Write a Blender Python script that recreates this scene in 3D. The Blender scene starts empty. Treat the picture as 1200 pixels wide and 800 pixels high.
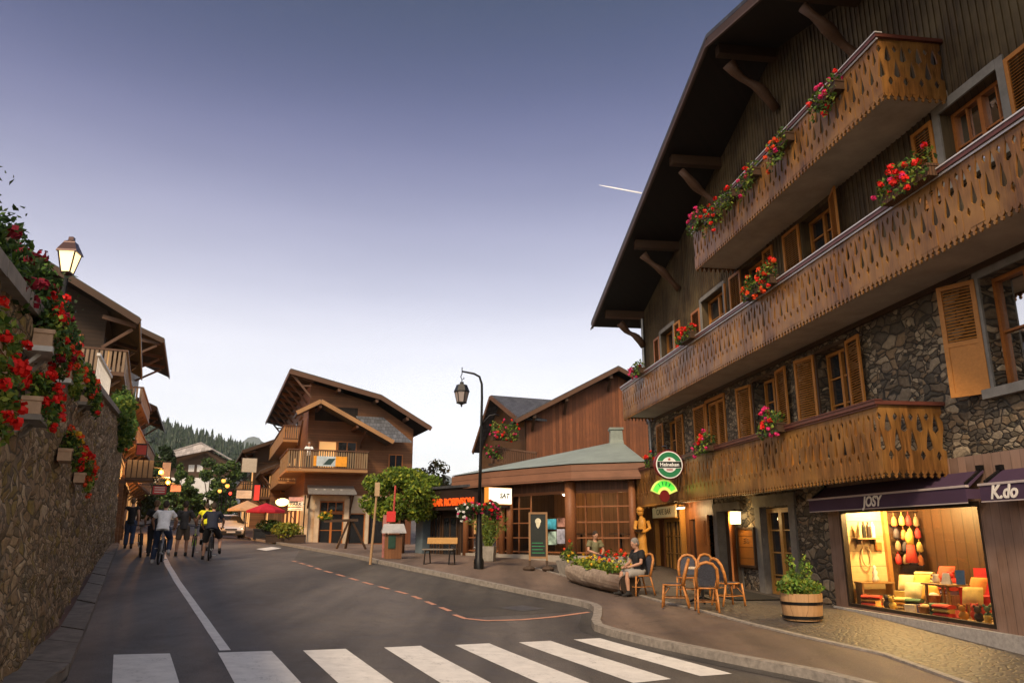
import bpy, bmesh, math, random
import numpy as np
from mathutils import Vector, Matrix, Euler

random.seed(7)
SC = bpy.context.scene
COL = SC.collection
R = math.radians
PI = math.pi

# ------------------------------------------------------------------ camera
FPX = 900.0
PITCH = math.atan(228 / FPX)
EYE = 1.65
cam_d = bpy.data.cameras.new('camera')
cam_d.sensor_width = 36
cam_d.lens = 36 * FPX / 1200
cam_d.clip_end = 20000
cam = bpy.data.objects.new('camera', cam_d)
cam.location = (0, 0, EYE)
cam.rotation_euler = (PI / 2 + PITCH, 0, 0)
COL.objects.link(cam)
SC.camera = cam


def ray(px, py):
    u = (px - 600) / FPX
    v = (400 - py) / FPX
    return np.array([u, math.cos(PITCH) - v * math.sin(PITCH), math.sin(PITCH) + v * math.cos(PITCH)])


def at(px, py, Y):
    """point on the sight line of a photo pixel, Y metres up the street"""
    r = ray(px, py)
    p = r * (Y / r[1])
    return Vector((p[0], p[1], p[2] + EYE))


# ------------------------------------------------------------------ ground height
_cp = []


def _c(px, py, z):
    r = ray(px, py)
    t = z / r[2]
    _cp.append((r[0] * t, r[1] * t, z + EYE))


for a in [(50, 750, -1.5), (128.7, 637, -.28), (133, 767, -1.5), (400, 762, -1.62), (700, 748, -1.75),
          (182, 662, -.78), (213, 651, -.63), (150, 642, -.46), (262, 630.5, -.12), (561, 665, -1.0),
          (515, 661, -.92), (460, 653, -.84), (385, 638, -.58), (480, 641, -.68), (640, 657, -.88),
          (735, 660, -1.0), (830, 714, -1.5), (905, 706, -1.52), (1000, 718, -1.52), (1176, 765, -1.72),
          (700, 692, -1.45)]:
    _c(*a)
for x, y, z in [(0, 0, -1.95), (8, 2, -2.25), (-6, 2, -1.75), (0, -12, -2.4), (-27, 85, 1.2), (-45, 130, 3.0), (-70, 200, 5.5),
                (20, 85, .2), (70, 110, 1.5), (40, 20, -1.9), (40, -15, -2.6), (-32, 20, .2), (-35, -10, -1.2), (-50, 60, 1.6)]:
    _cp.append((x, y, z + EYE))
_A = np.array(_cp)
_n = len(_A)


def _phi(d):
    return d


_K = _phi(np.linalg.norm(_A[:, None, :2] - _A[None, :, :2], axis=2)) - 0.35 * np.eye(_n)
_P = np.hstack([np.ones((_n, 1)), _A[:, :2]])
_M = np.block([[_K, _P], [_P.T, np.zeros((3, 3))]])
_W = np.linalg.solve(_M, np.concatenate([_A[:, 2], np.zeros(3)]))
_SM = [(0, 0), (1.2, 0), (-1.2, 0), (0, 1.2), (0, -1.2)]


def g(x, y):
    s = 0.0
    for dx, dy in _SM:                       # small box filter softens the cone tips of the kernel
        d = np.hypot(_A[:, 0] - x - dx, _A[:, 1] - y - dy)
        s += float(d @ _W[:_n] + _W[_n] + _W[_n + 1] * (x + dx) + _W[_n + 2] * (y + dy))
    z = s / 5
    r = math.hypot(x, y - 40)
    if r > 120:
        k = min(1, (r - 120) / 200)
        z = z * (1 - k) + 5 * k
    return z


def G(px, py, dz=0.0):
    """where the sight line of a photo pixel meets the ground"""
    r = ray(px, py)
    t = 3.0
    prev = t
    while t < 160:
        if r[2] * t + EYE < g(r[0] * t, r[1] * t) + dz:
            lo, hi = prev, t
            for _ in range(14):
                m = (lo + hi) / 2
                if r[2] * m + EYE < g(r[0] * m, r[1] * m) + dz:
                    hi = m
                else:
                    lo = m
            t = hi
            break
        prev = t
        t *= 1.03
    return (float(r[0] * t), float(r[1] * t))


def Gv(px, py, dz=0.0):
    x, y = G(px, py, dz)
    return Vector((x, y, g(x, y) + dz))


# ------------------------------------------------------------------ node helpers
MATS = {}


class NT:
    def __init__(self, name):
        self.m = bpy.data.materials.new(name)
        self.m.use_nodes = True
        self.t = self.m.node_tree
        self.t.nodes.clear()
        self.out = self.n('ShaderNodeOutputMaterial')
        self.b = self.n('ShaderNodeBsdfPrincipled')
        self.l(self.b.outputs[0], self.out.inputs[0])

    def n(self, typ, **kw):
        x = self.t.nodes.new(typ)
        for k, v in kw.items():
            setattr(x, k, v)
        return x

    def l(self, a, b):
        self.t.links.new(a, b)

    def val(self, node, **kw):
        for k, v in kw.items():
            node.inputs[k.replace('_', ' ')].default_value = v
        return node

    def obj(self):
        return self.n('ShaderNodeTexCoord').outputs['Object']

    def math(self, op, a, b=None, c=None):
        x = self.n('ShaderNodeMath', operation=op)
        for i, v in enumerate((a, b, c)):
            if v is None:
                continue
            if isinstance(v, (int, float)):
                x.inputs[i].default_value = v
            else:
                self.l(v, x.inputs[i])
        return x.outputs[0]

    def mapping(self, vec, scale):
        m = self.n('ShaderNodeMapping')
        m.inputs['Scale'].default_value = scale
        self.l(vec, m.inputs[0])
        return m.outputs[0]

    def noise(self, vec, scale, detail=4, rough=.6):
        x = self.n('ShaderNodeTexNoise')
        x.inputs['Scale'].default_value = scale
        x.inputs['Detail'].default_value = detail
        x.inputs['Roughness'].default_value = rough
        if vec is not None:
            self.l(vec, x.inputs['Vector'])
        return x.outputs['Fac']

    def ramp(self, fac, stops, interp='LINEAR'):
        x = self.n('ShaderNodeValToRGB')
        x.color_ramp.interpolation = interp
        e = x.color_ramp.elements
        e[0].position, e[0].color = stops[0][0], (*stops[0][1], 1)
        e[1].position, e[1].color = stops[-1][0], (*stops[-1][1], 1)
        for p, c in stops[1:-1]:
            y = e.new(p)
            y.color = (*c, 1)
        self.l(fac, x.inputs[0])
        return x.outputs[0]

    def mix(self, fac, a, b, typ='MIX'):
        x = self.n('ShaderNodeMix', data_type='RGBA', blend_type=typ)
        for i, v in ((0, fac), (6, a), (7, b)):
            if isinstance(v, (int, float)):
                x.inputs[i].default_value = v
            elif isinstance(v, tuple):
                x.inputs[i].default_value = (*v, 1)
            else:
                self.l(v, x.inputs[i])
        return x.outputs[2]

    def bump(self, h, strength=.3, dist=.02):
        x = self.n('ShaderNodeBump')
        x.inputs['Strength'].default_value = strength
        x.inputs['Distance'].default_value = dist
        self.l(h, x.inputs['Height'])
        self.l(x.outputs[0], self.b.inputs['Normal'])


def sc(c, k):
    return tuple(max(0, min(1, v * k)) for v in c)


def mat(name, col, rough=.6, metal=0, var=.25, scale=6, bump=0.15, spec=.4, emit=None, es=0):
    """plain surface with a little mottling"""
    if name in MATS:
        return MATS[name]
    t = NT(name)
    f = t.noise(t.obj(), scale, 5, .65)
    c = t.ramp(f, [(.3, sc(col, 1 - var)), (.7, sc(col, 1 + var))])
    t.l(c, t.b.inputs['Base Color'])
    t.val(t.b, Roughness=rough, Metallic=metal)
    t.b.inputs['Specular IOR Level'].default_value = spec
    if bump:
        t.bump(t.noise(t.obj(), scale * 6, 3), bump, .01)
    if emit:
        t.b.inputs['Emission Color'].default_value = (*emit, 1)
        t.b.inputs['Emission Strength'].default_value = es
    MATS[name] = t.m
    return t.m


def glow(name, col, s):
    if name in MATS:
        return MATS[name]
    t = NT(name)
    t.b.inputs['Base Color'].default_value = (*sc(col, .8), 1)
    t.b.inputs['Emission Color'].default_value = (*col, 1)
    t.b.inputs['Emission Strength'].default_value = s
    MATS[name] = t.m
    return t.m


def wood(name, col, w=.16, axis='X', rough=.65, var=.3, gap=.06, grain=1.0, weather=None):
    """boards: axis X = upright boards side by side, Z = lying boards, None = one piece of timber"""
    if name in MATS:
        return MATS[name]
    t = NT(name)
    o = t.obj()
    s = t.n('ShaderNodeSeparateXYZ')
    t.l(o, s.inputs[0])
    if axis == 'X':
        u = t.math('ADD', s.outputs[0], s.outputs[1])
        gv = t.mapping(o, (14, 14, 1.2))
    elif axis == 'Z':
        u = s.outputs[2]
        gv = t.mapping(o, (1.2, 1.2, 14))
    elif axis == 'Y':
        u = s.outputs[0]
        gv = t.mapping(o, (14, 1.2, 14))
    else:
        u = None
        gv = t.mapping(o, (9, 9, 9))
    gr = t.noise(gv, 2.2 * grain, 6, .7)
    base = t.ramp(gr, [(.25, sc(col, 1 - var)), (.55, col), (.8, sc(col, 1 + var))])
    if u is not None:
        k = t.math('DIVIDE', u, w)
        fl = t.math('FLOOR', k)
        fr = t.math('FRACT', k)
        wn = t.n('ShaderNodeTexWhiteNoise', noise_dimensions='1D')
        t.l(fl, wn.inputs['W'])
        tone = t.math('MULTIPLY_ADD', wn.outputs[0], .6, .7)
        hs = t.n('ShaderNodeHueSaturation')
        t.l(tone, hs.inputs['Value'])
        t.l(base, hs.inputs['Color'])
        base = hs.outputs[0]
        d = t.math('ABSOLUTE', t.math('SUBTRACT', fr, .5))
        edge = t.math('GREATER_THAN', d, .5 - gap)
        base = t.mix(edge, base, sc(col, .3))  # joints darkened in the colour: gap dirt plus painted shade
        h = t.math('SUBTRACT', t.math('MULTIPLY', gr, .3), edge)
    else:
        h = gr
    big = t.noise(o, .9, 3)
    if weather:
        base = t.mix(t.ramp(big, [(.42, (0, 0, 0)), (.7, (1, 1, 1))]), base, weather)
    else:
        base = t.mix(.35, base, t.ramp(big, [(.3, sc(col, .6)), (.7, sc(col, 1.3))]), 'MIX')
    t.l(base, t.b.inputs['Base Color'])
    t.val(t.b, Roughness=rough)
    t.b.inputs['Specular IOR Level'].default_value = .3
    t.bump(h, .5, .012)
    MATS[name] = t.m
    return t.m


def stone(name, cols, scale=3.2, flat=(1, 1, 1.7), mortar=(.05, .045, .04), bump=1.0, mw=.06):
    if name in MATS:
        return MATS[name]
    t = NT(name)
    o = t.obj()
    ns = t.n('ShaderNodeTexNoise')
    ns.inputs['Scale'].default_value = 2.5
    t.l(o, ns.inputs['Vector'])
    add = t.n('ShaderNodeVectorMath', operation='MULTIPLY_ADD')
    t.l(ns.outputs['Color'], add.inputs[0])
    add.inputs[1].default_value = (.22, .22, .22)
    t.l(o, add.inputs[2])
    v = t.mapping(add.outputs[0], flat)
    sel = t.ramp(t.noise(o, .85, 2), [(.5, (0, 0, 0)), (.505, (1, 1, 1))])
    cs, es = [], []
    n = len(cols)
    for k_ in (.72, 1.45):                     # courses of big blocks among patches of small rubble
        a = t.n('ShaderNodeTexVoronoi', feature='F1')
        e = t.n('ShaderNodeTexVoronoi', feature='DISTANCE_TO_EDGE')
        for q in (a, e):
            q.inputs['Scale'].default_value = scale * k_
            q.inputs['Randomness'].default_value = .95
            t.l(v, q.inputs['Vector'])
        s = t.n('ShaderNodeSeparateColor')
        t.l(a.outputs['Color'], s.inputs[0])
        cs.append(t.ramp(s.outputs[0], [(i / n, k) for i, k in enumerate(cols)] + [(1, cols[-1])], 'CONSTANT'))
        es.append(t.math('MULTIPLY', e.outputs['Distance'], 1.0 if k_ < 1 else 1.25))
    c = t.mix(sel, cs[0], cs[1])
    ed = t.n('ShaderNodeMix', data_type='FLOAT')
    t.l(sel, ed.inputs[0])
    t.l(es[0], ed.inputs[2])
    t.l(es[1], ed.inputs[3])
    edge = ed.outputs[0]
    fine = t.noise(o, 14, 8, .72)
    c = t.mix(.75, c, t.ramp(fine, [(.25, (.2, .2, .2)), (.75, (1, 1, 1))]), 'MULTIPLY')
    big = t.noise(o, .6, 3)
    c = t.mix(.55, c, t.ramp(big, [(.3, (.5, .47, .42)), (.7, (1, 1, 1))]), 'MULTIPLY')
    moss = t.noise(o, 1.7, 6, .7)
    c = t.mix(t.ramp(moss, [(.60, (0, 0, 0)), (.75, (.55, .55, .55))]), c, (.07, .075, .03))
    mk = t.ramp(edge, [(mw * .5, (0, 0, 0)), (mw * 1.4, (1, 1, 1))])
    c = t.mix(mk, mortar, c)
    t.l(c, t.b.inputs['Base Color'])
    t.val(t.b, Roughness=.85)
    t.b.inputs['Specular IOR Level'].default_value = .25
    hh = t.math('MULTIPLY_ADD', t.math('MINIMUM', edge, .18), 4, t.math('MULTIPLY', fine, .5))
    t.bump(hh, bump, .06)
    MATS[name] = t.m
    return t.m


def roof_tiles(name, col, w=.24):
    if name in MATS:
        return MATS[name]
    t = NT(name)
    b = t.n('ShaderNodeTexBrick')
    b.inputs['Scale'].default_value = 1
    b.inputs['Brick Width'].default_value = w
    b.inputs['Row Height'].default_value = w * .8
    b.inputs['Mortar Size'].default_value = .012
    b.inputs['Color1'].default_value = (*sc(col, .7), 1)
    b.inputs['Color2'].default_value = (*sc(col, 1.3), 1)
    b.inputs['Mortar'].default_value = (*sc(col, .3), 1)
    t.l(t.obj(), b.inputs['Vector'])
    t.l(b.outputs['Color'], t.b.inputs['Base Color'])
    t.val(t.b, Roughness=.45)
    t.bump(b.outputs['Fac'], -.6, .02)
    MATS[name] = t.m
    return t.m


def glass(name, tint=(.02, .022, .025), rough=.04, alpha=None):
    """alpha None: dark pane that mirrors the street; else see-through pane"""
    if name in MATS:
        return MATS[name]
    t = NT(name)
    t.b.inputs['Base Color'].default_value = (*tint, 1)
    t.val(t.b, Roughness=rough)
    t.b.inputs['Specular IOR Level'].default_value = .8
    if alpha is not None:
        tr = t.n('ShaderNodeBsdfTransparent')
        gl = t.n('ShaderNodeBsdfGlossy')
        gl.inputs['Roughness'].default_value = .02
        fr = t.n('ShaderNodeFresnel')
        fr.inputs['IOR'].default_value = 1.45
        mx = t.n('ShaderNodeMixShader')
        t.l(t.math('MULTIPLY', fr.outputs[0], alpha), mx.inputs[0])
        t.l(tr.outputs[0], mx.inputs[1])
        t.l(gl.outputs[0], mx.inputs[2])
        t.l(mx.outputs[0], t.out.inputs[0])
    else:
        nz = t.noise(t.obj(), 1.3, 2)
        t.bump(nz, .08, .02)
    MATS[name] = t.m
    return t.m


def leaf(name, col, var=.45, trans=.25):
    if name in MATS:
        return MATS[name]
    t = NT(name)
    f = t.noise(t.obj(), 5, 3)
    c = t.ramp(f, [(.3, sc(col, 1 - var)), (.7, sc(col, 1 + var))])
    t.l(c, t.b.inputs['Base Color'])
    t.val(t.b, Roughness=.55)
    t.b.inputs['Specular IOR Level'].default_value = .25
    tl = t.n('ShaderNodeBsdfTranslucent')
    t.l(c, tl.inputs['Color'])
    mx = t.n('ShaderNodeMixShader')
    mx.inputs[0].default_value = trans
    t.l(t.b.outputs[0], mx.inputs[1])
    t.l(tl.outputs[0], mx.inputs[2])
    t.l(mx.outputs[0], t.out.inputs[0])
    MATS[name] = t.m
    return t.m


# ------------------------------------------------------------------ mesh builder
class MB:
    def __init__(self):
        self.v = []
        self.f = []
        self.mi = []

    def add(self, vs, fs, m=0):
        k = len(self.v)
        self.v += [tuple(p) for p in vs]
        self.f += [tuple(i + k for i in q) for q in fs]
        self.mi += [m] * len(fs)
        return self

    def bx(self, x0, x1, y0, y1, z0, z1, m=0, M=None):
        vs = [Vector(p) for p in ((x0, y0, z0), (x1, y0, z0), (x1, y1, z0), (x0, y1, z0), (x0, y0, z1), (x1, y0, z1), (x1, y1, z1), (x0, y1, z1))]
        if M is not None:
            vs = [M @ p for p in vs]
        return self.add(vs, [(3, 2, 1, 0), (4, 5, 6, 7), (0, 1, 5, 4), (1, 2, 6, 5), (2, 3, 7, 6), (3, 0, 4, 7)], m)

    def box(self, c, s, rz=0, m=0, rx=0, ry=0):
        M = Matrix.Translation(Vector(c)) @ Euler((rx, ry, rz)).to_matrix().to_4x4()
        return self.bx(-s[0] / 2, s[0] / 2, -s[1] / 2, s[1] / 2, -s[2] / 2, s[2] / 2, m, M)

    def beam(self, p, q, w, h, m=0, up=(0, 0, 1)):
        p, q = Vector(p), Vector(q)
        d = (q - p).normalized()
        u = Vector(up)
        if abs(d.dot(u)) > .98:
            u = Vector((0, 1, 0))
        s = d.cross(u).normalized()
        u = s.cross(d)
        vs = []
        for b in (p, q):
            for i, j in ((-1, -1), (1, -1), (1, 1), (-1, 1)):
                vs.append(b + s * i * w / 2 + u * j * h / 2)
        return self.add(vs, [(3, 2, 1, 0), (4, 5, 6, 7), (0, 1, 5, 4), (1, 2, 6, 5), (2, 3, 7, 6), (3, 0, 4, 7)], m)

    def tube(self, pts, r, n=8, m=0, closed=False):
        pts = [Vector(p) for p in pts]
        rs = r if isinstance(r, (list, tuple)) else [r] * len(pts)
        k = len(pts)
        vs = []
        last = None
        for i, p in enumerate(pts):
            if closed:
                d = pts[(i + 1) % k] - pts[i - 1]
            else:
                d = pts[min(i + 1, k - 1)] - pts[max(i - 1, 0)]
            d.normalize()
            if last is None:
                a = Vector((0, 0, 1)) if abs(d.z) < .9 else Vector((1, 0, 0))
                s = d.cross(a).normalized()
            else:
                s = (last - d * last.dot(d)).normalized()
            last = s
            b = d.cross(s)
            q = rs[i]
            rx, ry = q if isinstance(q, tuple) else (q, q)
            for j in range(n):
                t = 2 * PI * j / n
                vs.append(p + s * math.cos(t) * rx + b * math.sin(t) * ry)
        fs = []
        for i in range(k if closed else k - 1):
            for j in range(n):
                a, b2 = i * n + j, i * n + (j + 1) % n
                c, d2 = ((i + 1) % k) * n + (j + 1) % n, ((i + 1) % k) * n + j
                fs.append((a, b2, c, d2))
        if not closed:
            fs.append(tuple(range(n - 1, -1, -1)))
            fs.append(tuple((k - 1) * n + j for j in range(n)))
        return self.add(vs, fs, m)

    def lathe(self, prof, o=(0, 0, 0), n=20, m=0, M=None, a0=0, a1=2 * PI):
        vs = []
        full = abs(a1 - a0 - 2 * PI) < 1e-6
        nn = n if full else n + 1
        for r, z in prof:
            for j in range(nn):
                t = a0 + (a1 - a0) * j / n
                p = Vector((math.cos(t) * r, math.sin(t) * r, z))
                if M is not None:
                    p = M @ p
                vs.append(p + Vector(o))
        fs = []
        for i in range(len(prof) - 1):
            for j in range(n):
                j2 = (j + 1) % nn
                fs.append((i * nn + j, i * nn + j2, (i + 1) * nn + j2, (i + 1) * nn + j))
        return self.add(vs, fs, m)

    def ball(self, c, r, n=10, m=0, s=(1, 1, 1), M=None):
        k = n // 2 + 1
        prof = [(math.sin(PI * i / k), -math.cos(PI * i / k)) for i in range(k + 1)]
        prof[0] = (1e-4, -1)
        prof[-1] = (1e-4, 1)
        S = Matrix.Diagonal((r * s[0], r * s[1], r * s[2], 1))
        return self.lathe(prof, c, n, m, (M @ S) if M is not None else S)

    def prism(self, poly, o, ux, uy, dv, m=0):
        """polygon in the plane o + x ux + y uy, pushed along dv"""
        o, ux, uy, dv = Vector(o), Vector(ux), Vector(uy), Vector(dv)
        a = [o + ux * x + uy * y for x, y in poly]
        b = [p + dv for p in a]
        n = len(a)
        fs = [tuple(range(n)), tuple(range(2 * n - 1, n - 1, -1))]
        fs += [(i, (i + 1) % n, n + (i + 1) % n, n + i) for i in range(n)]
        fs[2:] = [tuple(reversed(q)) for q in fs[2:]]
        return self.add(a + b, fs, m)

    def poly(self, pts, m=0):
        return self.add(pts, [tuple(range(len(pts)))], m)

    def build(self, name, mats, parent=None, loc=None, rz=None, smooth=False, fix=True, uv=False):
        me = bpy.data.meshes.new(name)
        me.from_pydata(self.v, [], self.f)
        if not isinstance(mats, (list, tuple)):
            mats = [mats]
        for q in mats:
            me.materials.append(q)
        if len(mats) > 1:
            me.polygons.foreach_set('material_index', self.mi)
        if smooth:
            me.polygons.foreach_set('use_smooth', [True] * len(self.f))
        if fix:
            b = bmesh.new()
            b.from_mesh(me)
            bmesh.ops.recalc_face_normals(b, faces=b.faces)
            b.to_mesh(me)
            b.free()
        me.update()
        o = bpy.data.objects.new(name, me)
        COL.objects.link(o)
        if parent is not None:
            o.parent = parent
        if loc is not None:
            o.location = loc
        if rz is not None:
            o.rotation_euler = (0, 0, rz)
        return o


def tag(o, label=None, cat=None, group=None, kind=None):
    if label:
        o['label'] = label
    if cat:
        o['category'] = cat
    if group:
        o['group'] = group
    if kind:
        o['kind'] = kind
    return o


def thing(name, label, cat, loc=(0, 0, 0), rz=0, group=None):
    o = bpy.data.objects.new(name, None)
    o.empty_display_size = .2
    COL.objects.link(o)
    o.location = loc
    o.rotation_euler = (0, 0, rz)
    return tag(o, label, cat, group)


def struct(o):
    o['kind'] = 'structure'
    return o


def copy_tree(o, parent=None):
    c = o.copy()
    COL.objects.link(c)
    if parent is not None:
        c.parent = parent
    for ch in list(o.children):
        copy_tree(ch, c)
    return c


def lettering(s, size, m, parent, loc, rot=(PI / 2, 0, 0), ext=.006, shear=0, bold=0, name='lettering', align='CENTER', sx=1.0):
    cu = bpy.data.curves.new('t', 'FONT')
    cu.body = s
    cu.size = size
    cu.extrude = ext
    cu.shear = shear
    cu.offset = bold
    cu.align_x = align
    cu.align_y = 'CENTER'
    cu.resolution_u = 3
    t = bpy.data.objects.new('t', cu)
    COL.objects.link(t)
    dg = bpy.context.evaluated_depsgraph_get()
    me = bpy.data.meshes.new_from_object(t.evaluated_get(dg))
    bpy.data.objects.remove(t)
    me.materials.clear()
    me.materials.append(m)
    o = bpy.data.objects.new(name, me)
    COL.objects.link(o)
    o.parent = parent
    o.location = loc
    o.rotation_euler = rot
    o.scale = (sx, 1, 1)
    return o


def wall_open(mb, x0, x1, z0, z1, ops, y=0.0, depth=.22, m=0, rm=None, top=None):
    """front of a wall in the XZ plane with real openings and their reveals; top(x) cuts it to a gable"""
    rm = m if rm is None else rm
    xs = sorted({x0, x1, *[min(max(v, x0), x1) for o in ops for v in o[:2]]})
    zs = sorted({z0, z1, *[min(max(v, z0), z1) for o in ops for v in o[2:4]]})
    for i in range(len(xs) - 1):
        for j in range(len(zs) - 1):
            a, b, c, d = xs[i], xs[i + 1], zs[j], zs[j + 1]
            cx, cz = (a + b) / 2, (c + d) / 2
            if any(o[0] < cx < o[1] and o[2] < cz < o[3] for o in ops):
                continue
            mb.add([(a, y, c), (b, y, c), (b, y, d), (a, y, d)], [(0, 1, 2, 3)], m)
    for a, b, c, d in [o[:4] for o in ops]:
        for p in ([(a, y, c), (a, y + depth, c), (a, y + depth, d), (a, y, d)], [(b, y, c), (b, y, d), (b, y + depth, d), (b, y + depth, c)],
                  [(a, y, d), (a, y + depth, d), (b, y + depth, d), (b, y, d)], [(a, y, c), (b, y, c), (b, y + depth, c), (a, y + depth, c)]):
            mb.add(p, [(0, 1, 2, 3)], rm)
    return mb


def leaves(mb, blobs, n, size, mats=3, rng=random, up=.35, hollow=.5, aspect=.6):
    """leaf faces scattered through ellipsoids (c, (rx, ry, rz)); weight by volume"""
    w = [b[1][0] * b[1][1] * b[1][2] for b in blobs]
    for _ in range(n):
        c, r = rng.choices(blobs, w)[0]
        while True:
            d = Vector((rng.uniform(-1, 1), rng.uniform(-1, 1), rng.uniform(-1, 1)))
            if hollow * rng.random() < d.length < 1:
                break
        p = Vector((c[0] + d.x * r[0], c[1] + d.y * r[1], c[2] + d.z * r[2]))
        nrm = (Vector((rng.gauss(0, 1), rng.gauss(0, 1), rng.gauss(0, 1))) + d * .8 + Vector((0, 0, up))).normalized()
        a = nrm.orthogonal().normalized()
        a.rotate(Matrix.Rotation(rng.uniform(0, 2 * PI), 3, nrm))
        b = nrm.cross(a)
        s = size * rng.uniform(.6, 1.3)
        k = nrm * s * .18
        mb.add([p - a * s, p + b * s * aspect - k, p + a * s, p - b * s * aspect - k], [(0, 1, 2, 3)], rng.randrange(mats))
    return mb


def petals(mb, p, r, n, size, m=0, rng=random):
    for _ in range(n):
        nrm = Vector((rng.gauss(0, 1), rng.gauss(0, 1), rng.gauss(0, 1))).normalized()
        q = Vector(p) + nrm * r * rng.uniform(.6, 1)
        nn = (nrm + Vector((rng.gauss(0, .4), rng.gauss(0, .4), rng.gauss(0, .4)))).normalized()
        a = nn.orthogonal().normalized()
        b = nn.cross(a)
        s = size * rng.uniform(.7, 1.2)
        mb.add([q - a * s, q - b * s, q + a * s, q + b * s], [(0, 1, 2, 3)], m)
    return mb


def resample(pts, n):
    pts = [np.array(p[:2], float) for p in pts]
    d = [0]
    for a, b in zip(pts, pts[1:]):
        d.append(d[-1] + float(np.linalg.norm(b - a)))
    out = []
    for i in range(n):
        t = d[-1] * i / (n - 1)
        k = 0
        while k < len(d) - 2 and d[k + 1] < t:
            k += 1
        w = (t - d[k]) / max(1e-9, d[k + 1] - d[k])
        out.append(pts[k] * (1 - w) + pts[k + 1] * w)
    return out


def strip(name, L, Rr, m, dz, n=60, k=4, skirt=0, parent=None):
    """sheet draped on the ground between two lines; skirt = depth of its upright edges"""
    A, B = resample(L, n), resample(Rr, n)
    mb = MB()
    vs = []
    for a, b in zip(A, B):
        for j in range(k + 1):
            p = a + (b - a) * j / k
            vs.append((p[0], p[1], g(p[0], p[1]) + dz))
    fs = [(i * (k + 1) + j, i * (k + 1) + j + 1, (i + 1) * (k + 1) + j + 1, (i + 1) * (k + 1) + j) for i in range(n - 1) for j in range(k)]
    mb.add(vs, fs)
    if skirt:
        ring = [i * (k + 1) for i in range(n)] + [(n - 1) * (k + 1) + j for j in range(1, k + 1)] + \
               [i * (k + 1) + k for i in range(n - 2, -1, -1)] + [j for j in range(k - 1, 0, -1)]
        top = [Vector(vs[i]) for i in ring]
        low = [p - Vector((0, 0, skirt)) for p in top]
        q = len(top)
        mb.add(top + low, [(i, (i + 1) % q, q + (i + 1) % q, q + i) for i in range(q)])
    return mb.build(name, m, parent)


def pxs(*pts):
    return [G(*p) for p in pts]
# ------------------------------------------------------------------ sky, sun
w = bpy.data.worlds.new('World')
SC.world = w
w.use_nodes = True
nt = w.node_tree
nt.nodes.clear()
_o = nt.nodes.new('ShaderNodeOutputWorld')
_bg = nt.nodes.new('ShaderNodeBackground')
_bg2 = nt.nodes.new('ShaderNodeBackground')
_add = nt.nodes.new('ShaderNodeAddShader')
_sky = nt.nodes.new('ShaderNodeTexSky')
_sky.sky_type = 'NISHITA'
_sky.sun_disc = False
SUN_AZ, SUN_EL = R(-162), R(40)          # azimuth from +Y clockwise seen from above
_sky.sun_elevation = SUN_EL
_sky.sun_rotation = SUN_AZ
nt.links.new(_sky.outputs[0], _bg2.inputs[0])
_bg2.inputs[1].default_value = .05
_tc = nt.nodes.new('ShaderNodeTexCoord')
_sep = nt.nodes.new('ShaderNodeSeparateXYZ')
nt.links.new(_tc.outputs['Generated'], _sep.inputs[0])


def _ramp(stops):
    r = nt.nodes.new('ShaderNodeValToRGB')
    r.color_ramp.interpolation = 'B_SPLINE'
    e = r.color_ramp.elements
    e[0].position, e[0].color = stops[0][0], (*stops[0][1], 1)
    e[1].position, e[1].color = stops[-1][0], (*stops[-1][1], 1)
    for p_, c_ in stops[1:-1]:
        q = e.new(p_)
        q.color = (*c_, 1)
    return r


# dusk: afterglow over the end of the street, deep blue above; half behind brightened as added fill
_front = _ramp([(0, (.84, .80, .77)), (.14, (.82, .77, .75)), (.235, (.69, .645, .66)), (.30, (.48, .445, .515)), (.38, (.265, .24, .325)),
                (.46, (.125, .108, .195)), (.54, (.036, .029, .088)), (.62, (.003, .002, .024)), (.8, (.001, .001, .01)), (1, (.001, .001, .01))])
_back = _ramp([(0, (1.0, .80, .58)), (.3, (1.0, .84, .66)), (.7, (.66, .62, .62)), (1, (.22, .23, .28))])
for r_ in (_front, _back):
    nt.links.new(_sep.outputs[2], r_.inputs[0])
_mr = nt.nodes.new('ShaderNodeMapRange')
_mr.interpolation_type = 'SMOOTHSTEP'
_mr.inputs[1].default_value = .25
_mr.inputs[2].default_value = -.35
nt.links.new(_sep.outputs[1], _mr.inputs[0])
_mx = nt.nodes.new('ShaderNodeMix')
_mx.data_type = 'RGBA'
_mx.clamp_factor = True
nt.links.new(_mr.outputs[0], _mx.inputs[0])
nt.links.new(_front.outputs[0], _mx.inputs[6])
nt.links.new(_back.outputs[0], _mx.inputs[7])
_str = nt.nodes.new('ShaderNodeMath')
_str.operation = 'MULTIPLY_ADD'
nt.links.new(_mr.outputs[0], _str.inputs[0])
_str.inputs[1].default_value = .15
_str.inputs[2].default_value = 1.06
_nz = nt.nodes.new('ShaderNodeTexNoise')
_nz.inputs['Scale'].default_value = 2.2
_nz.inputs['Detail'].default_value = 5
_mp = nt.nodes.new('ShaderNodeMapping')
_mp.inputs['Scale'].default_value = (1, 1, 5)
nt.links.new(_tc.outputs['Generated'], _mp.inputs[0])
nt.links.new(_mp.outputs[0], _nz.inputs['Vector'])
_nr = nt.nodes.new('ShaderNodeMapRange')
_nr.inputs[1].default_value = .35
_nr.inputs[2].default_value = .75
_nr.inputs[3].default_value = .95
_nr.inputs[4].default_value = 1.10
nt.links.new(_nz.outputs['Fac'], _nr.inputs[0])
_mm = nt.nodes.new('ShaderNodeMix')
_mm.data_type = 'RGBA'
_mm.blend_type = 'MULTIPLY'
_mm.inputs[0].default_value = 1
nt.links.new(_mx.outputs[2], _mm.inputs[6])
_cc = nt.nodes.new('ShaderNodeCombineColor')
for i_ in range(3):
    nt.links.new(_nr.outputs[0], _cc.inputs[i_])
nt.links.new(_cc.outputs[0], _mm.inputs[7])
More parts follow.
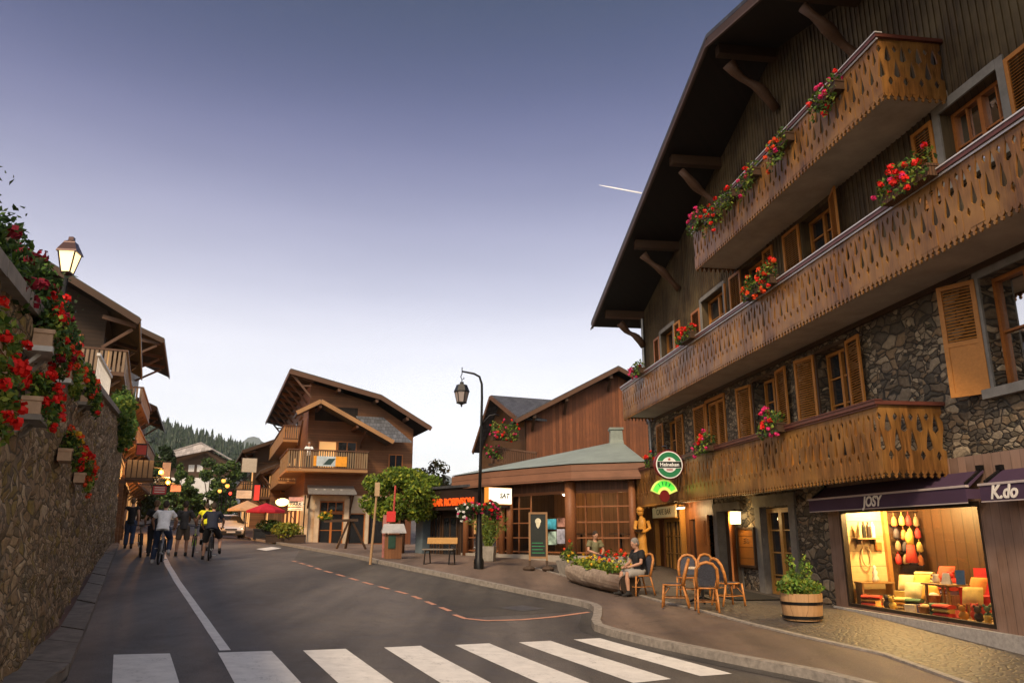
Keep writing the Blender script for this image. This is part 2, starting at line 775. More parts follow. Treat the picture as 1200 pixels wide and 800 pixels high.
nt.links.new(_mm.outputs[2], _bg.inputs[0])
nt.links.new(_str.outputs[0], _bg.inputs[1])
nt.links.new(_bg.outputs[0], _add.inputs[0])
nt.links.new(_bg2.outputs[0], _add.inputs[1])
nt.links.new(_add.outputs[0], _o.inputs[0])

_sl = bpy.data.lights.new('sun', 'SUN')
_sl.energy = 3.4
_sl.angle = R(10)
_sl.color = (1, .76, .50)
_so = bpy.data.objects.new('sun', _sl)
_dir = Vector((math.sin(SUN_AZ) * math.cos(SUN_EL), math.cos(SUN_AZ) * math.cos(SUN_EL), math.sin(SUN_EL)))
_so.rotation_euler = _dir.to_track_quat('Z', 'Y').to_euler()
_so.location = (-20, -20, 40)
COL.objects.link(_so)

SC.view_settings.view_transform = 'Standard'
SC.view_settings.look = 'None'
SC.view_settings.gamma = 1
SC.view_settings.exposure = 0.15
SC.render.film_transparent = False
SC.cycles.max_bounces = 6
SC.cycles.diffuse_bounces = 3
SC.cycles.glossy_bounces = 3
SC.cycles.transparent_max_bounces = 12
SC.cycles.transmission_bounces = 4
SC.cycles.sample_clamp_indirect = 4
SC.cycles.use_denoising = True
SC.cycles.caustics_reflective = False
SC.cycles.caustics_refractive = False


def lamp(loc, power, col=(1, .72, .38), size=.08, name='lamp_light'):
    l = bpy.data.lights.new(name, 'POINT')
    l.energy = power
    l.color = col
    l.shadow_soft_size = size
    o = bpy.data.objects.new(name, l)
    o.location = loc
    COL.objects.link(o)
    return o


# ------------------------------------------------------------------ ground materials
def asphalt(name, col, speck=.5, rough=.62):
    t = NT(name)
    o = t.obj()
    fine = t.noise(o, 55, 6, .75)
    big = t.noise(t.mapping(o, (1, .35, 1)), .35, 4, .6)
    mid = t.noise(o, 2.2, 5, .65)
    c = t.ramp(fine, [(.3, sc(col, 1 - speck)), (.5, col), (.72, sc(col, 1 + 1.6 * speck))])
    c = t.mix(.8, c, t.ramp(big, [(.35, (.62, .60, .58)), (.65, (1.2, 1.18, 1.15))]), 'MULTIPLY')
    c = t.mix(.6, c, t.ramp(mid, [(.3, (.7, .7, .7)), (.7, (1.1, 1.1, 1.1))]), 'MULTIPLY')
    # long lighter wheel paths, dark drip stains and hairline cracks
    lane = t.noise(t.mapping(o, (.9, .09, 1)), 1.1, 3, .55)
    c = t.mix(.75, c, t.ramp(lane, [(.36, (.72, .70, .68)), (.62, (1.45, 1.38, 1.30))]), 'MULTIPLY')
    st = t.noise(o, .9, 6, .7)
    c = t.mix(t.ramp(st, [(.62, (0, 0, 0)), (.74, (.45, .45, .45))]), c, sc(col, .5))
    wv = t.n('ShaderNodeTexVoronoi', feature='DISTANCE_TO_EDGE')
    wv.inputs['Scale'].default_value = .42
    ad = t.n('ShaderNodeVectorMath', operation='MULTIPLY_ADD')
    nn_ = t.n('ShaderNodeTexNoise')
    nn_.inputs['Scale'].default_value = 1.6
    nn_.inputs['Detail'].default_value = 5
    t.l(o, nn_.inputs['Vector'])
    t.l(nn_.outputs['Color'], ad.inputs[0])
    ad.inputs[1].default_value = (.9, .9, .9)
    t.l(o, ad.inputs[2])
    t.l(ad.outputs[0], wv.inputs['Vector'])
    c = t.mix(t.ramp(wv.outputs[0], [(.002, (.35, .35, .35)), (.007, (0, 0, 0))]), c, sc(col, .35))
    t.l(c, t.b.inputs['Base Color'])
    t.l(t.ramp(mid, [(.3, (rough - .08,) * 3), (.7, (rough + .12,) * 3)]), t.b.inputs['Roughness'])
    t.b.inputs['Specular IOR Level'].default_value = .35
    t.bump(fine, .5, .012)
    MATS[name] = t.m
    return t.m


M_ROAD = asphalt('asphalt road', (.108, .101, .096))
M_ROAD2 = asphalt('asphalt lay-by', (.085, .08, .073), .6, .7)
M_PAVE = asphalt('reddish pavement', (.155, .118, .098), .35, .7)
M_GROUND = asphalt('yard ground', (.10, .085, .07))
M_KERB = mat('granite kerb', (.26, .23, .20), .75, var=.35, scale=9, bump=.4)
M_SLAB = mat('granite slab', (.17, .15, .13), .75, var=.35, scale=5, bump=.35)


def worn_paint(name, col, wear=.38):
    t = NT(name)
    o = t.obj()
    f = t.noise(o, 26, 7, .75)
    b = t.noise(o, 2.5, 4)
    k = t.ramp(t.math('ADD', t.math('MULTIPLY', f, .75), t.math('MULTIPLY', b, .35)), [(wear, (1, 1, 1)), (wear + .1, (0, 0, 0))])
    c = t.ramp(t.noise(o, 5, 5), [(.3, sc(col, .78)), (.7, col)])
    t.l(t.mix(k, c, (.10, .095, .09)), t.b.inputs['Base Color'])
    t.val(t.b, Roughness=.6)
    t.bump(f, .4, .006)
    MATS[name] = t.m
    return t.m


M_WHITE = worn_paint('white road paint', (.78, .75, .71), .37)
M_ORANGE = worn_paint('faded orange road paint', (.62, .30, .19), .40)


def cobbles():
    t = NT('setts')
    o = t.obj()
    v = t.n('ShaderNodeTexVoronoi', feature='DISTANCE_TO_EDGE')
    v.inputs['Scale'].default_value = 9
    t.l(o, v.inputs['Vector'])
    a = t.n('ShaderNodeTexVoronoi', feature='F1')
    a.inputs['Scale'].default_value = 9
    t.l(o, a.inputs['Vector'])
    s = t.n('ShaderNodeSeparateColor')
    t.l(a.outputs['Color'], s.inputs[0])
    c = t.ramp(s.outputs[0], [(0, (.060, .050, .044)), (.5, (.100, .082, .070)), (1, (.078, .070, .064))])
    c = t.mix(t.ramp(v.outputs[0], [(.03, (0, 0, 0)), (.1, (1, 1, 1))]), (.05, .04, .03), c)
    t.l(c, t.b.inputs['Base Color'])
    t.val(t.b, Roughness=.6)
    t.bump(t.math('MINIMUM', v.outputs[0], .2), .9, .05)
    return t.m


M_SETT = cobbles()

# ------------------------------------------------------------------ terrain sheet
mb = MB()
xs = [-4000, -1500, -700, -350, -200, -130] + list(np.arange(-90, 60.1, 3.0)) + [90, 140, 220, 400, 800, 1800, 4000]
ys = [-600, -200, -90, -40, -20] + list(np.arange(-10, 100.1, 3.0)) + [115, 140, 180, 240, 330, 500, 900, 1800, 4500]
nx, ny = len(xs), len(ys)
mb.add([(x, y, g(x, y) - .06) for y in ys for x in xs], [(j * nx + i, j * nx + i + 1, (j + 1) * nx + i + 1, (j + 1) * nx + i) for j in range(ny - 1) for i in range(nx - 1)])
struct(mb.build('ground', M_GROUND))

KERB = [(-36, 105), (-29.5, 80), (-22.5, 62)] + pxs((280, 628.5), (290, 631), (300, 633.5), (330, 638.5), (360, 644), (400, 651), (440, 660), (480, 668.5), (520, 676.5),
                                           (560, 685), (600, 693.5), (640, 702), (675, 709), (690, 713), (696.5, 717), (695.5, 727), (692, 736),
                                           (699, 741), (725, 748), (760, 757), (820, 770), (880, 782.5), (960, 798)) + [(6.3, 5), (7.4, -4), (8.5, -14)]
LEFT = [(-43, 105), (-36, 80), (-29, 62), (-24.2, 50), (-18.5, 37)] + pxs((139, 641), (129, 664), (116, 700), (97, 748), (77.5, 797)) + [(-4.3, 6.0), (-2.2, 1.5), (1.5, -8), (4, -14)]
WALLB = [(-45, 105), (-38, 80), (-31.3, 62), (-26.5, 50), (-20.8, 37)] + pxs((128.7, 637), (95, 684), (50, 750)) + [(-5.35, 6.9), (-3.3, 2.0), (.2, -8), (2.8, -14)]
struct(strip('road', LEFT, KERB, M_ROAD, 0.0, 170, 14))


def offset(pts, d):
    pts = [np.array(p[:2], float) for p in pts]
    out = []
    for i, p in enumerate(pts):
        a = pts[min(i + 1, len(pts) - 1)] - pts[max(i - 1, 0)]
        a = a / max(1e-6, np.linalg.norm(a))
        out.append(p + np.array([-a[1], a[0]]) * d)
    return out


INNER = [(-28, 112), (-20, 90), (-10, 75), (-3, 60), (6, 46), (10, 38), (12, 30), (11, 22), (11.5, 14), (12, 6), (13, -4), (14, -14)]
KO = offset(KERB, .17)
struct(strip('pavement', KO, INNER, M_PAVE, .10, 170, 16))
struct(strip('kerb', KERB, KO, M_KERB, .125, 240, 1, .22))
# gully stones along the kerb foot
struct(strip('gutter', offset(KERB, -.26), offset(KERB, -.005), M_ROAD2, .005, 240, 1))

# setts in front of the chalet and the pale edging stone that bounds them
EDGE = pxs((628, 669), (660, 678), (700, 688), (740, 699.5), (780, 711), (830, 723), (880, 737), (940, 752), (1000, 766), (1040, 775)) + [(5.6, 9.3)]
BACK = [(5.1, 33), (6.2, 27), (7.4, 20), (8.0, 16), (8.7, 11), (9.2, 7.5)]
struct(strip('sett_paving', EDGE, BACK, M_SETT, .108, 70, 10))
struct(strip('edging_stone', offset(EDGE, -.10), EDGE, M_KERB, .128, 90, 1, .03))

# left pavement of long granite slabs
A, B = resample(LEFT, 400), resample(WALLB, 400)
mb = MB()
i = 0
rng = random.Random(3)
while i < 392:
    k = rng.choice([4, 4, 5])
    a0, a1 = A[i], A[i + k]
    b0, b1 = B[i], B[i + k]
    # slab stops short of the wall foot
    b0 = a0 + (b0 - a0) * .68
    b1 = a1 + (b1 - a1) * .68
    e = .02
    q = [a0 + (a1 - a0) * e, b0 + (b1 - b0) * e, b1 + (b0 - b1) * e, a1 + (a0 - a1) * e]
    dz = .12 + rng.uniform(-.008, .008)
    top = [(p[0], p[1], g(p[0], p[1]) + dz) for p in q]
    low = [(p[0], p[1], g(p[0], p[1]) - .1) for p in q]
    mb.add(top + low, [(0, 1, 2, 3), (0, 4, 5, 1), (1, 5, 6, 2), (2, 6, 7, 3), (3, 7, 4, 0)])
    i += k
struct(mb.build('pavement_slabs', M_SLAB))
struct(strip('pavement_edge', [a + (b - a) * .0 + (b - a) * .03 for a, b in zip(A, B)], [a + (b - a) * 1.15 for a, b in zip(A, B)],
             asphalt('brick dust edge', (.13, .075, .06), .5, .8), .095, 200, 2))


# ------------------------------------------------------------------ painted markings
def marking(name, quads, m, dz=.006, n=14, k=3):
    mb = MB()
    for q in quads:
        a, b, c, d = [np.array(p[:2]) for p in q]
        vs = []
        for i in range(n + 1):
            for j in range(k + 1):
                u, v = i / n, j / k
                p = (a * (1 - v) + b * v) * (1 - u) + (d * (1 - v) + c * v) * u
                vs.append((p[0], p[1], g(p[0], p[1]) + dz))
        mb.add(vs, [(i * (k + 1) + j, i * (k + 1) + j + 1, (i + 1) * (k + 1) + j + 1, (i + 1) * (k + 1) + j) for i in range(n) for j in range(k)])
    return struct(mb.build(name, m))


zq = []
for (l, r), (bl, br) in [(((133, 767), (199, 765.5)), ((134, 800), (207, 800))), (((255, 764.5), (318, 762.5)), ((283, 800), (344, 800))),
                         (((355, 762), (405, 760)), ((396, 800), (461, 800))), (((450, 758.5), (493, 756.5)), ((511, 800), (581, 800))),
                         (((533, 755.5), (573, 753.5)), ((628, 800), (694, 800))), (((608, 752.5), (645, 750.5)), ((745, 800), (797, 800))),
                         (((672, 749), (703, 747.5)), ((846, 800), (898, 800)))]:
    A_, B_, C_, D_ = [np.array(G(*p)) for p in (l, r, br, bl)]
    dl, dr = (D_ - A_) / np.linalg.norm(D_ - A_), (C_ - B_) / np.linalg.norm(C_ - B_)
    dd = (dl + dr) / np.linalg.norm(dl + dr)
    zq.append((A_, B_, B_ + dd * 3.4, A_ + dd * 3.4))
marking('zebra_crossing', zq, M_WHITE)
cl = pxs((264, 762), (253, 746), (240, 727), (224, 704), (208, 681.5), (197, 663), (191, 650), (190, 643)) + [(-20.5, 45), (-28, 63), (-34, 82)]
cl = resample(cl, 160)
L_, R_ = offset(cl, .075), offset(cl, -.075)
mb = MB()
for i in range(159):
    if i > 62 and (i // 6) % 2:
        continue
    mb.add([(p[0], p[1], g(p[0], p[1]) + .007) for p in (L_[i], R_[i], R_[i + 1], L_[i + 1])], [(0, 1, 2, 3)])
struct(mb.build('centre_line', M_WHITE))
# lay-by: dashes, then the closing stroke
dl = pxs((343, 657), (378, 668), (430, 683), (480, 696.5), (533, 718))
dl = resample(dl, 220)
L_, R_ = offset(dl, .06), offset(dl, -.06)
mb = MB()
for i in range(219):
    if i % 17 > 9:
        continue
    mb.add([(p[0], p[1], g(p[0], p[1]) + .007) for p in (L_[i], R_[i], R_[i + 1], L_[i + 1])], [(0, 1, 2, 3)])
cl2 = resample(pxs((532, 720), (545, 724.5), (570, 727), (610, 726), (650, 722.5), (690, 717)), 80)
L_, R_ = offset(cl2, .055), offset(cl2, -.055)
for i in range(79):
    mb.add([(p[0], p[1], g(p[0], p[1]) + .007) for p in (L_[i], R_[i], R_[i + 1], L_[i + 1])], [(0, 1, 2, 3)])
struct(mb.build('parking_line', M_ORANGE))
# darker asphalt of the lay-by and two patches
LB1 = pxs((345, 655), (380, 667), (430, 681.5), (480, 695), (533, 716.5), (546, 723))
LB2 = pxs((352, 644), (400, 653), (480, 671), (560, 688), (640, 705), (688, 715))
struct(strip('lay_by', LB1, LB2, M_ROAD2, .003, 90, 8))
marking('road_patch', [pxs((585, 712), (612, 716), (640, 713), (612, 709))], mat('manhole iron', (.10, .095, .09), .5, .4), .008, 3, 3)
marking('road_patch', [pxs((300, 643), (312, 645), (330, 642), (318, 640.5))], M_WHITE, .006, 3, 3)

# ------------------------------------------------------------------ hills
rng = random.Random(11)


def ridge(name, pts, depth, back, m, base=-20, rough=6):
    """hill with a crest through the given points, falling off to both sides"""
    C = [np.array(p) for p in pts]
    n = 120
    d = [0]
    for a, b in zip(C, C[1:]):
        d.append(d[-1] + np.linalg.norm(b[:2] - a[:2]))
    mb = MB()
    vs = []
    K = 12
    for i in range(n + 1):
        t = d[-1] * i / n
        q = max(0, min(len(C) - 2, int(np.searchsorted(d, t) - 1)))
        u = (t - d[q]) / (d[q + 1] - d[q])
        c = C[q] * (1 - u) + C[q + 1] * u
        out = c[:2] / np.linalg.norm(c[:2])
        for j in range(-K, K + 1):
            f = j / K
            off = (depth if j < 0 else back) * f
            h = base + (c[2] - base) * (math.cos(abs(f) ** .9 * PI) * .5 + .5)
            h += rough * rng.uniform(-.5, .5) * (1 - abs(f))
            vs.append((c[0] + out[0] * off, c[1] + out[1] * off, h))
    W = 2 * K + 1
    mb.add(vs, [(i * W + j, i * W + j + 1, (i + 1) * W + j + 1, (i + 1) * W + j) for i in range(n) for j in range(2 * K)])
    return struct(mb.build(name, m, smooth=True)), vs


M_HILL = leaf('hill grass', (.035, .055, .022), .5, 0)
M_MOUNT = mat('mountain side', (.09, .12, .11), .9, var=.4, scale=.006, bump=0)
HD = 620
hp = [at(px, py, HD) for px, py in [(-260, 350), (-60, 420), (90, 470), (190, 503), (222, 514), (255, 524), (285, 530), (330, 545), (420, 560), (520, 585), (700, 600), (1000, 590), (1500, 560)]]
hill, hv = ridge('hill', hp, 420, 500, M_HILL, 0, 8)
mp = [at(px, py, 3400) for px, py in [(100, 560), (200, 535), (262, 522), (280, 517), (298, 515), (330, 522), (400, 545), (600, 570), (900, 560)]]
ridge('mountain', mp, 900, 1200, M_MOUNT, 0, 40)

# spruce wood on the near hill: one uncountable mass
mb = MB()
W = 25
for _ in range(8500):
    i, j = rng.randrange(0, 75), rng.randrange(2, 15)
    v = [Vector(hv[(i + a) * W + j + b]) for a, b in ((0, 0), (1, 0), (1, 1), (0, 1))]
    u, s = rng.random(), rng.random()
    p = (v[0] * (1 - u) + v[1] * u) * (1 - s) + (v[3] * (1 - u) + v[2] * u) * s
    h = rng.uniform(4.5, 10) * rng.choice([1, 1, 1, .7])
    r = h * rng.uniform(.17, .27)
    for k in range(3):
        z0 = h * (.05 + .28 * k)
        rr = r * (1 - .27 * k)
        n = 5
        a0 = rng.uniform(0, 6)
        ring = [(p.x + math.cos(a0 + 2 * PI * q / n) * rr * rng.uniform(.8, 1.1), p.y + math.sin(a0 + 2 * PI * q / n) * rr, p.z + z0 + rng.uniform(-.4, .4)) for q in range(n)]
        mb.add(ring + [(p.x, p.y, p.z + min(h, z0 + h * .48))], [(q, (q + 1) % n, n) for q in range(n)], (k + i) % 2)
tag(mb.build('spruce_forest', [leaf('spruce dark', (.018, .034, .020), .4, 0), leaf('spruce mid', (.028, .048, .026), .4, 0)], fix=False),
    'dark spruce forest covering the far hillside', 'forest', kind='stuff')

# vapour trail high above the roofs
a, b = at(702, 217, 5200), at(752, 226.5, 5200)
mb = MB()
mb.tube([a, a.lerp(b, .3), b], [1.5, 4.5, 6], 8)
tag(mb.build('contrail', mat('vapour', (.9, .9, .92), 1, var=0, bump=0), smooth=True), 'thin white vapour trail high in the dusk sky', 'contrail')
# ================================================================== the big chalet on the right
D_ = (-0.13343184, 0.99105799)
C_LOC = (6.877, 16.343, .15)
C_RZ = math.atan2(-.99105799, .13343184)
C_M = Matrix.Translation(C_LOC) @ Matrix.Rotation(C_RZ, 4, 'Z')


def cw(x, y, z):
    """point in the chalet's own frame (x along the front, y into the house) to the world"""
    return C_M @ Vector((x, y, z))


def cg(x, y):
    """ground height there, in the chalet's frame"""
    p = cw(x, y, 0)
    return g(p.x, p.y) + .11 - C_LOC[2]


M_STONE = stone('rubble stone', [(.21, .165, .115), (.33, .26, .185), (.15, .125, .095), (.45, .36, .25), (.25, .19, .13), (.38, .27, .165), (.60, .48, .33), (.18, .15, .115)], 3.9, (1, 1, 2.1), (.045, .04, .035), .9, .05)
M_TIMBER = wood('grey brown boarding', (.066, .043, .022), .155, 'X', .7, .45, .05, 1, (.125, .092, .046))
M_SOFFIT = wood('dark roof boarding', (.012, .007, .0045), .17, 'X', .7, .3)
M_CLAD = wood('old larch cladding', (.26, .155, .105), .19, 'X', .65, .3, .035, 1, (.30, .20, .155))
M_BALC = wood('carved balcony board', (.165, .072, .020), .138, 'X', .33, .8, .0, .8, (.30, .15, .040))  # golden highlights put into the colour by bright grain and patches
M_SHUT = wood('honey shutter', (.44, .18, .036), .9, None, .45, .3)
M_DOORW = wood('orange door timber', (.36, .125, .03), .9, None, .4, .3)
M_DARKW = wood('dark timber', (.06, .032, .017), .9, None, .5, .35)
M_LOG = wood('bare log', (.085, .042, .022), .9, None, .6, .4)
M_PLASTER = mat('dim plaster', (.36, .31, .255), .85, var=.22, scale=1.2, bump=.2)
M_SILL = mat('grey stone trim', (.20, .19, .175), .8, var=.25, scale=4, bump=.3)
M_RAIL = mat('oxblood rail', (.11, .035, .025), .35, var=.2, bump=.05)
M_RAILW = mat('pale rail flashing', (.62, .60, .60), .3, metal=.3, var=.1, bump=0)
M_PANE = glass('dark window')
M_ROUGH = mat('roughcast plinth', (.40, .37, .34), .9, var=.25, scale=14, bump=1.2)
M_SLATE = roof_tiles('dark roof slates', (.05, .05, .055))
M_GOLD = wood('golden door frame', (.46, .23, .055), .9, None, .4, .3)
M_IRON = mat('black iron', (.012, .012, .013), .4, .5, var=.2, bump=.1)
M_LACE = mat('lace curtain', (.45, .42, .38), .9, var=.25, scale=9, bump=.3)
M_GUTTER = mat('zinc pipe', (.26, .27, .28), .4, .6, var=.15, bump=0)

CH = thing('alpine_chalet', 'large stone and timber alpine chalet with three carved balconies above a gift shop and bar', 'chalet', C_LOC, C_RZ)
XL, XR, DP = -12.85, 10.9, 11.0
RX, RZ_, SL = -.97, 13.85, .304           # ridge x, outer top height, slope
OV = 1.8


def roof_z(x):
    return RZ_ - SL * abs(x - RX)


# --- stone storeys
op_g = [(-3.78, -2.28, -.5, 2.2), (-6.6, -5.35, -.5, 2.18)]
op_1 = [(-11.0, -9.78, 2.75, 5.42), (-6.95, -5.65, 2.75, 5.42), (-3.68, -2.42, 3.1, 5.44), (-.42, .74, 3.1, 5.44), (4.68, 6.05, 3.72, 5.5)]
mb = MB()
wall_open(mb, XL, -12.02, -1.5, 2.75, [], 0, .3)
wall_open(mb, -6.9, -.5, -1.5, 2.75, op_g, 0, .24, 0, 1)
wall_open(mb, XL, XR, 2.75, 5.75, op_1, 0, .3)
wall_open(mb, 8.0, XR, -1.5, 2.75, [], 0, .3)
mb.add([(XL, 0, -1.5), (XL, DP, -1.5), (XL, DP, 5.75), (XL, 0, 5.75)], [(0, 1, 2, 3)])
mb.add([(XR, 0, -1.5), (XR, DP, -1.5), (XR, DP, 5.75), (XR, 0, 5.75)], [(0, 1, 2, 3)])
mb.add([(XL, DP, -1.5), (XR, DP, -1.5), (XR, DP, 5.75), (XL, DP, 5.75)], [(0, 1, 2, 3)])
mb.build('stone_wall', [M_STONE, mat('grey jamb stone', (.17, .155, .135), .85, var=.3, scale=3, bump=.5)], CH, fix=False)

# --- timber storeys
op_2 = [(-10.85, -9.5, 7.3, 8.62), (-6.85, -5.15, 7.3, 8.62), (-3.85, -2.52, 7.2, 8.66), (-.55, .74, 7.2, 8.66), (4.36, 5.72, 7.3, 8.62)]
mb = MB()
wall_open(mb, XL, XR, 5.75, 8.9, op_2, 0, .3)
xs_ = [XL, RX, XR]
lo = [(x, 0, 8.9) for x in xs_]
hi = [(x, 0, roof_z(x) - .25) for x in xs_]
mb.add([lo[0], lo[2], hi[2], hi[1], hi[0]], [(0, 1, 2, 3, 4)])
for x in (XL, XR):
    mb.add([(x, 0, 5.75), (x, DP, 5.75), (x, DP, roof_z(x) - .25), (x, 0, roof_z(x) - .25)], [(0, 1, 2, 3)])
mb.add([(XL, DP, 5.75), (XR, DP, 5.75), (XR, DP, roof_z(XR) - .25), (RX, DP, RZ_ - .25), (XL, DP, roof_z(XL) - .25)], [(0, 1, 2, 3, 4)])
mb.build('timber_wall', M_TIMBER, CH, fix=False)
# upright battens over the board joints
mb = MB()
k = 0
x = XL + .08
while x < XR:
    zt = roof_z(x) - .28
    segs = [(5.82, zt)]
    for a, b, c, d in op_2:
        if a - .2 < x < b + .2:
            segs = [(5.82, c - .2), (d + .2, zt)]
    for c, d in segs:
        mb.bx(x - .017, x + .017, -.024, -.001, c, d)
    x += .155
mb.build('battens', M_TIMBER, CH)
# floor band between stone and timber
mb = MB()
mb.bx(XL - .02, XR + .02, -.06, .02, 5.62, 5.8)
mb.build('floor_beam', M_DARKW, CH)

# --- roof: two slopes, boarded soffit, fascia, bargeboards, gutter edge
rf = MB()
for s, x1 in ((-1, -13.95), (1, 12.0)):
    zt = RZ_ - SL * abs(x1 - RX)
    rf.add([(RX, -OV - .02, RZ_ + .04), (x1, -OV - .02, zt + .04), (x1, DP + 1, zt + .04), (RX, DP + 1, RZ_ + .04),
            (RX, -OV - .02, RZ_ - .06), (x1, -OV - .02, zt - .06), (x1, DP + 1, zt - .06), (RX, DP + 1, RZ_ - .06)],
           [(0, 1, 2, 3), (7, 6, 5, 4), (0, 4, 5, 1), (1, 5, 6, 2), (2, 6, 7, 3)])
ROOF = rf.build('roof', M_SLATE, CH)
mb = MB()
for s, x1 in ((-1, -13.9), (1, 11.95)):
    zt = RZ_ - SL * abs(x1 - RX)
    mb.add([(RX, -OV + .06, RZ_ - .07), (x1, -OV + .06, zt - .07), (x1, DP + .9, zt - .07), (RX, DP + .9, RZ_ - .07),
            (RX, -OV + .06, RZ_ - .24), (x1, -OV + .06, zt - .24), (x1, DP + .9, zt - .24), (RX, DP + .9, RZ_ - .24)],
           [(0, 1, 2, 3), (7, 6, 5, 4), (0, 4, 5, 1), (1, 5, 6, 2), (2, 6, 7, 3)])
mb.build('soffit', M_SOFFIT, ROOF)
mb = MB()
for s, x1 in ((-1, -13.95), (1, 12.0)):
    zt = RZ_ - SL * abs(x1 - RX)
    mb.beam((RX, -OV + .01, RZ_ - .19), (x1, -OV + .01, zt - .19), .05, .24, up=(0, 0, 1))
mb.build('bargeboard', M_DARKW, ROOF)
mb = MB()
for s, x1 in ((-1, -13.95), (1, 12.0)):
    zt = RZ_ - SL * abs(x1 - RX)
    mb.beam((RX, -OV - .055, RZ_ - .335), (x1, -OV - .055, zt - .335), .035, .035)
mb.build('bargeboard_trim', mat('lighter trim', (.10, .06, .04), .5, var=.2), ROOF)
mb = MB()
mb.tube([(-14.05, -OV, 9.86), (-14.05, DP, 9.86)], .075, 10)
mb.build('gutter', M_IRON, ROOF)
# purlins and crooked log struts
rng = random.Random(5)
for x in (-12.72, -8.55, -4.7, RX, 2.6, 6.6):
    zp = roof_z(x) - .4
    mb = MB()
    mb.beam((x, -OV + .25, zp), (x, .3, zp), .24, .28)
    mb.build('purlin', M_DARKW, ROOF)
    mb = MB()
    L = 1.35 if x > -12 else 1.05
    pts, rs = [], []
    for k in range(9):
        u = k / 8
        bend = .13 * math.sin(u * PI * 1.6 + .5)
        pts.append((x + .05 * math.sin(u * 7 + x), -.03 - L * u * .95 - bend * .5, zp - .2 - L * (1 - u) - .05 + bend))
        rs.append((.115 + .03 * math.sin(u * 9 + x)) * (1.25 if k in (0, 8) else 1))
    mb.tube(pts, rs, 9)
    mb.build('log_strut', M_LOG, CH, smooth=True)


# --- windows and shutters
def casement(x0, x1, z0, z1, y=.24, cols=2, rows=3, m=M_SHUT, parent=CH, lace=False, name='window', fw=.065):
    fr = MB()
    for a, b in ((x0, x0 + fw), (x1 - fw, x1)):
        fr.bx(a, b, y - .03, y + .05, z0, z1)
    fr.bx(x0 + fw, x1 - fw, y - .03, y + .05, z0, z0 + fw)
    fr.bx(x0 + fw, x1 - fw, y - .03, y + .05, z1 - fw, z1)
    if cols > 1:
        xm = (x0 + x1) / 2
        fr.bx(xm - fw * .7, xm + fw * .7, y - .035, y + .05, z0 + fw, z1 - fw)
    for k in range(1, rows):
        z = z0 + (z1 - z0) * k / rows
        fr.bx(x0 + fw, x1 - fw, y - .015, y + .03, z - .016, z + .016)
    if cols > 2:
        for k in (1, 3):
            x = x0 + (x1 - x0) * k / 4
            fr.bx(x - .014, x + .014, y - .012, y + .028, z0 + fw, z1 - fw)
    f = fr.build(name, m, parent)
    pn = MB()
    pn.add([(x0, y + .035, z0), (x1, y + .035, z0), (x1, y + .035, z1), (x0, y + .035, z1)], [(0, 1, 2, 3)])
    pn.build('pane', glass('see-through window pane', alpha=1.0) if lace else M_PANE, f)
    if lace:
        cu = MB()
        n = 24
        vs = []
        for i in range(n + 1):
            x = x0 + (x1 - x0) * i / n
            for z in (z0, z1):
                vs.append((x, y + .1 + .025 * math.sin(i * 1.7), z))
        cu.add(vs, [(2 * i, 2 * i + 2, 2 * i + 3, 2 * i + 1) for i in range(n)])
        cu.build('curtain', M_LACE, f)
        bk = MB()
        bk.bx(x0, x1, y + .3, y + .34, z0, z1)
        bk.build('room_back', M_DARKW, f)
    return f


def shutter(x0, x1, z0, z1, ang=0.0, hinge=None, m=M_SHUT, parent=CH, y=-.03, solid=.4):
    """louvred leaf with a solid lower panel; opened flat on the wall or ajar by ang about its hinge"""
    hx = x0 if hinge is None else hinge
    M = Matrix.Translation((hx, y, 0)) @ Matrix.Rotation(ang, 4, 'Z') @ Matrix.Translation((-hx, 0, 0))
    mb = MB()
    t, fw = .02, .075
    zm = z0 + (z1 - z0) * solid
    mb.bx(x0, x0 + fw, -t, t, z0, z1, M=M)
    mb.bx(x1 - fw, x1, -t, t, z0, z1, M=M)
    for a, b in ((z0, z0 + fw), (zm - fw / 2, zm + fw / 2), (z1 - fw, z1)):
        mb.bx(x0 + fw, x1 - fw, -t, t, a, b, M=M)
    mb.bx(x0 + fw, x1 - fw, -.008, .008, z0 + fw, zm - fw / 2, M=M)
    z = zm + fw / 2 + .03
    while z < z1 - fw - .02:
        P = M @ Matrix.Translation(((x0 + x1) / 2, 0, z)) @ Matrix.Rotation(R(38), 4, 'X')
        w = (x1 - x0) - 2 * fw
        mb.bx(-w / 2, w / 2, -.026, .026, -.004, .004, M=P)
        z += .052
    mb.build('shutter', m, parent)


def surround(x0, x1, z0, z1, m=M_SILL, wd=.12, sill=True):
    mb = MB()
    mb.bx(x0 - wd, x0 - .003, -.035, .03, z0, z1 + wd)
    mb.bx(x1 + .003, x1 + wd, -.035, .03, z0, z1 + wd)
    mb.bx(x0 - .003, x1 + .003, -.04, .03, z1 + .003, z1 + wd + .01)
    if sill:
        mb.bx(x0 - wd - .06, x1 + wd + .06, -.12, .05, z0 - .15, z0 - .003)
    mb.build('window_surround', m, CH)


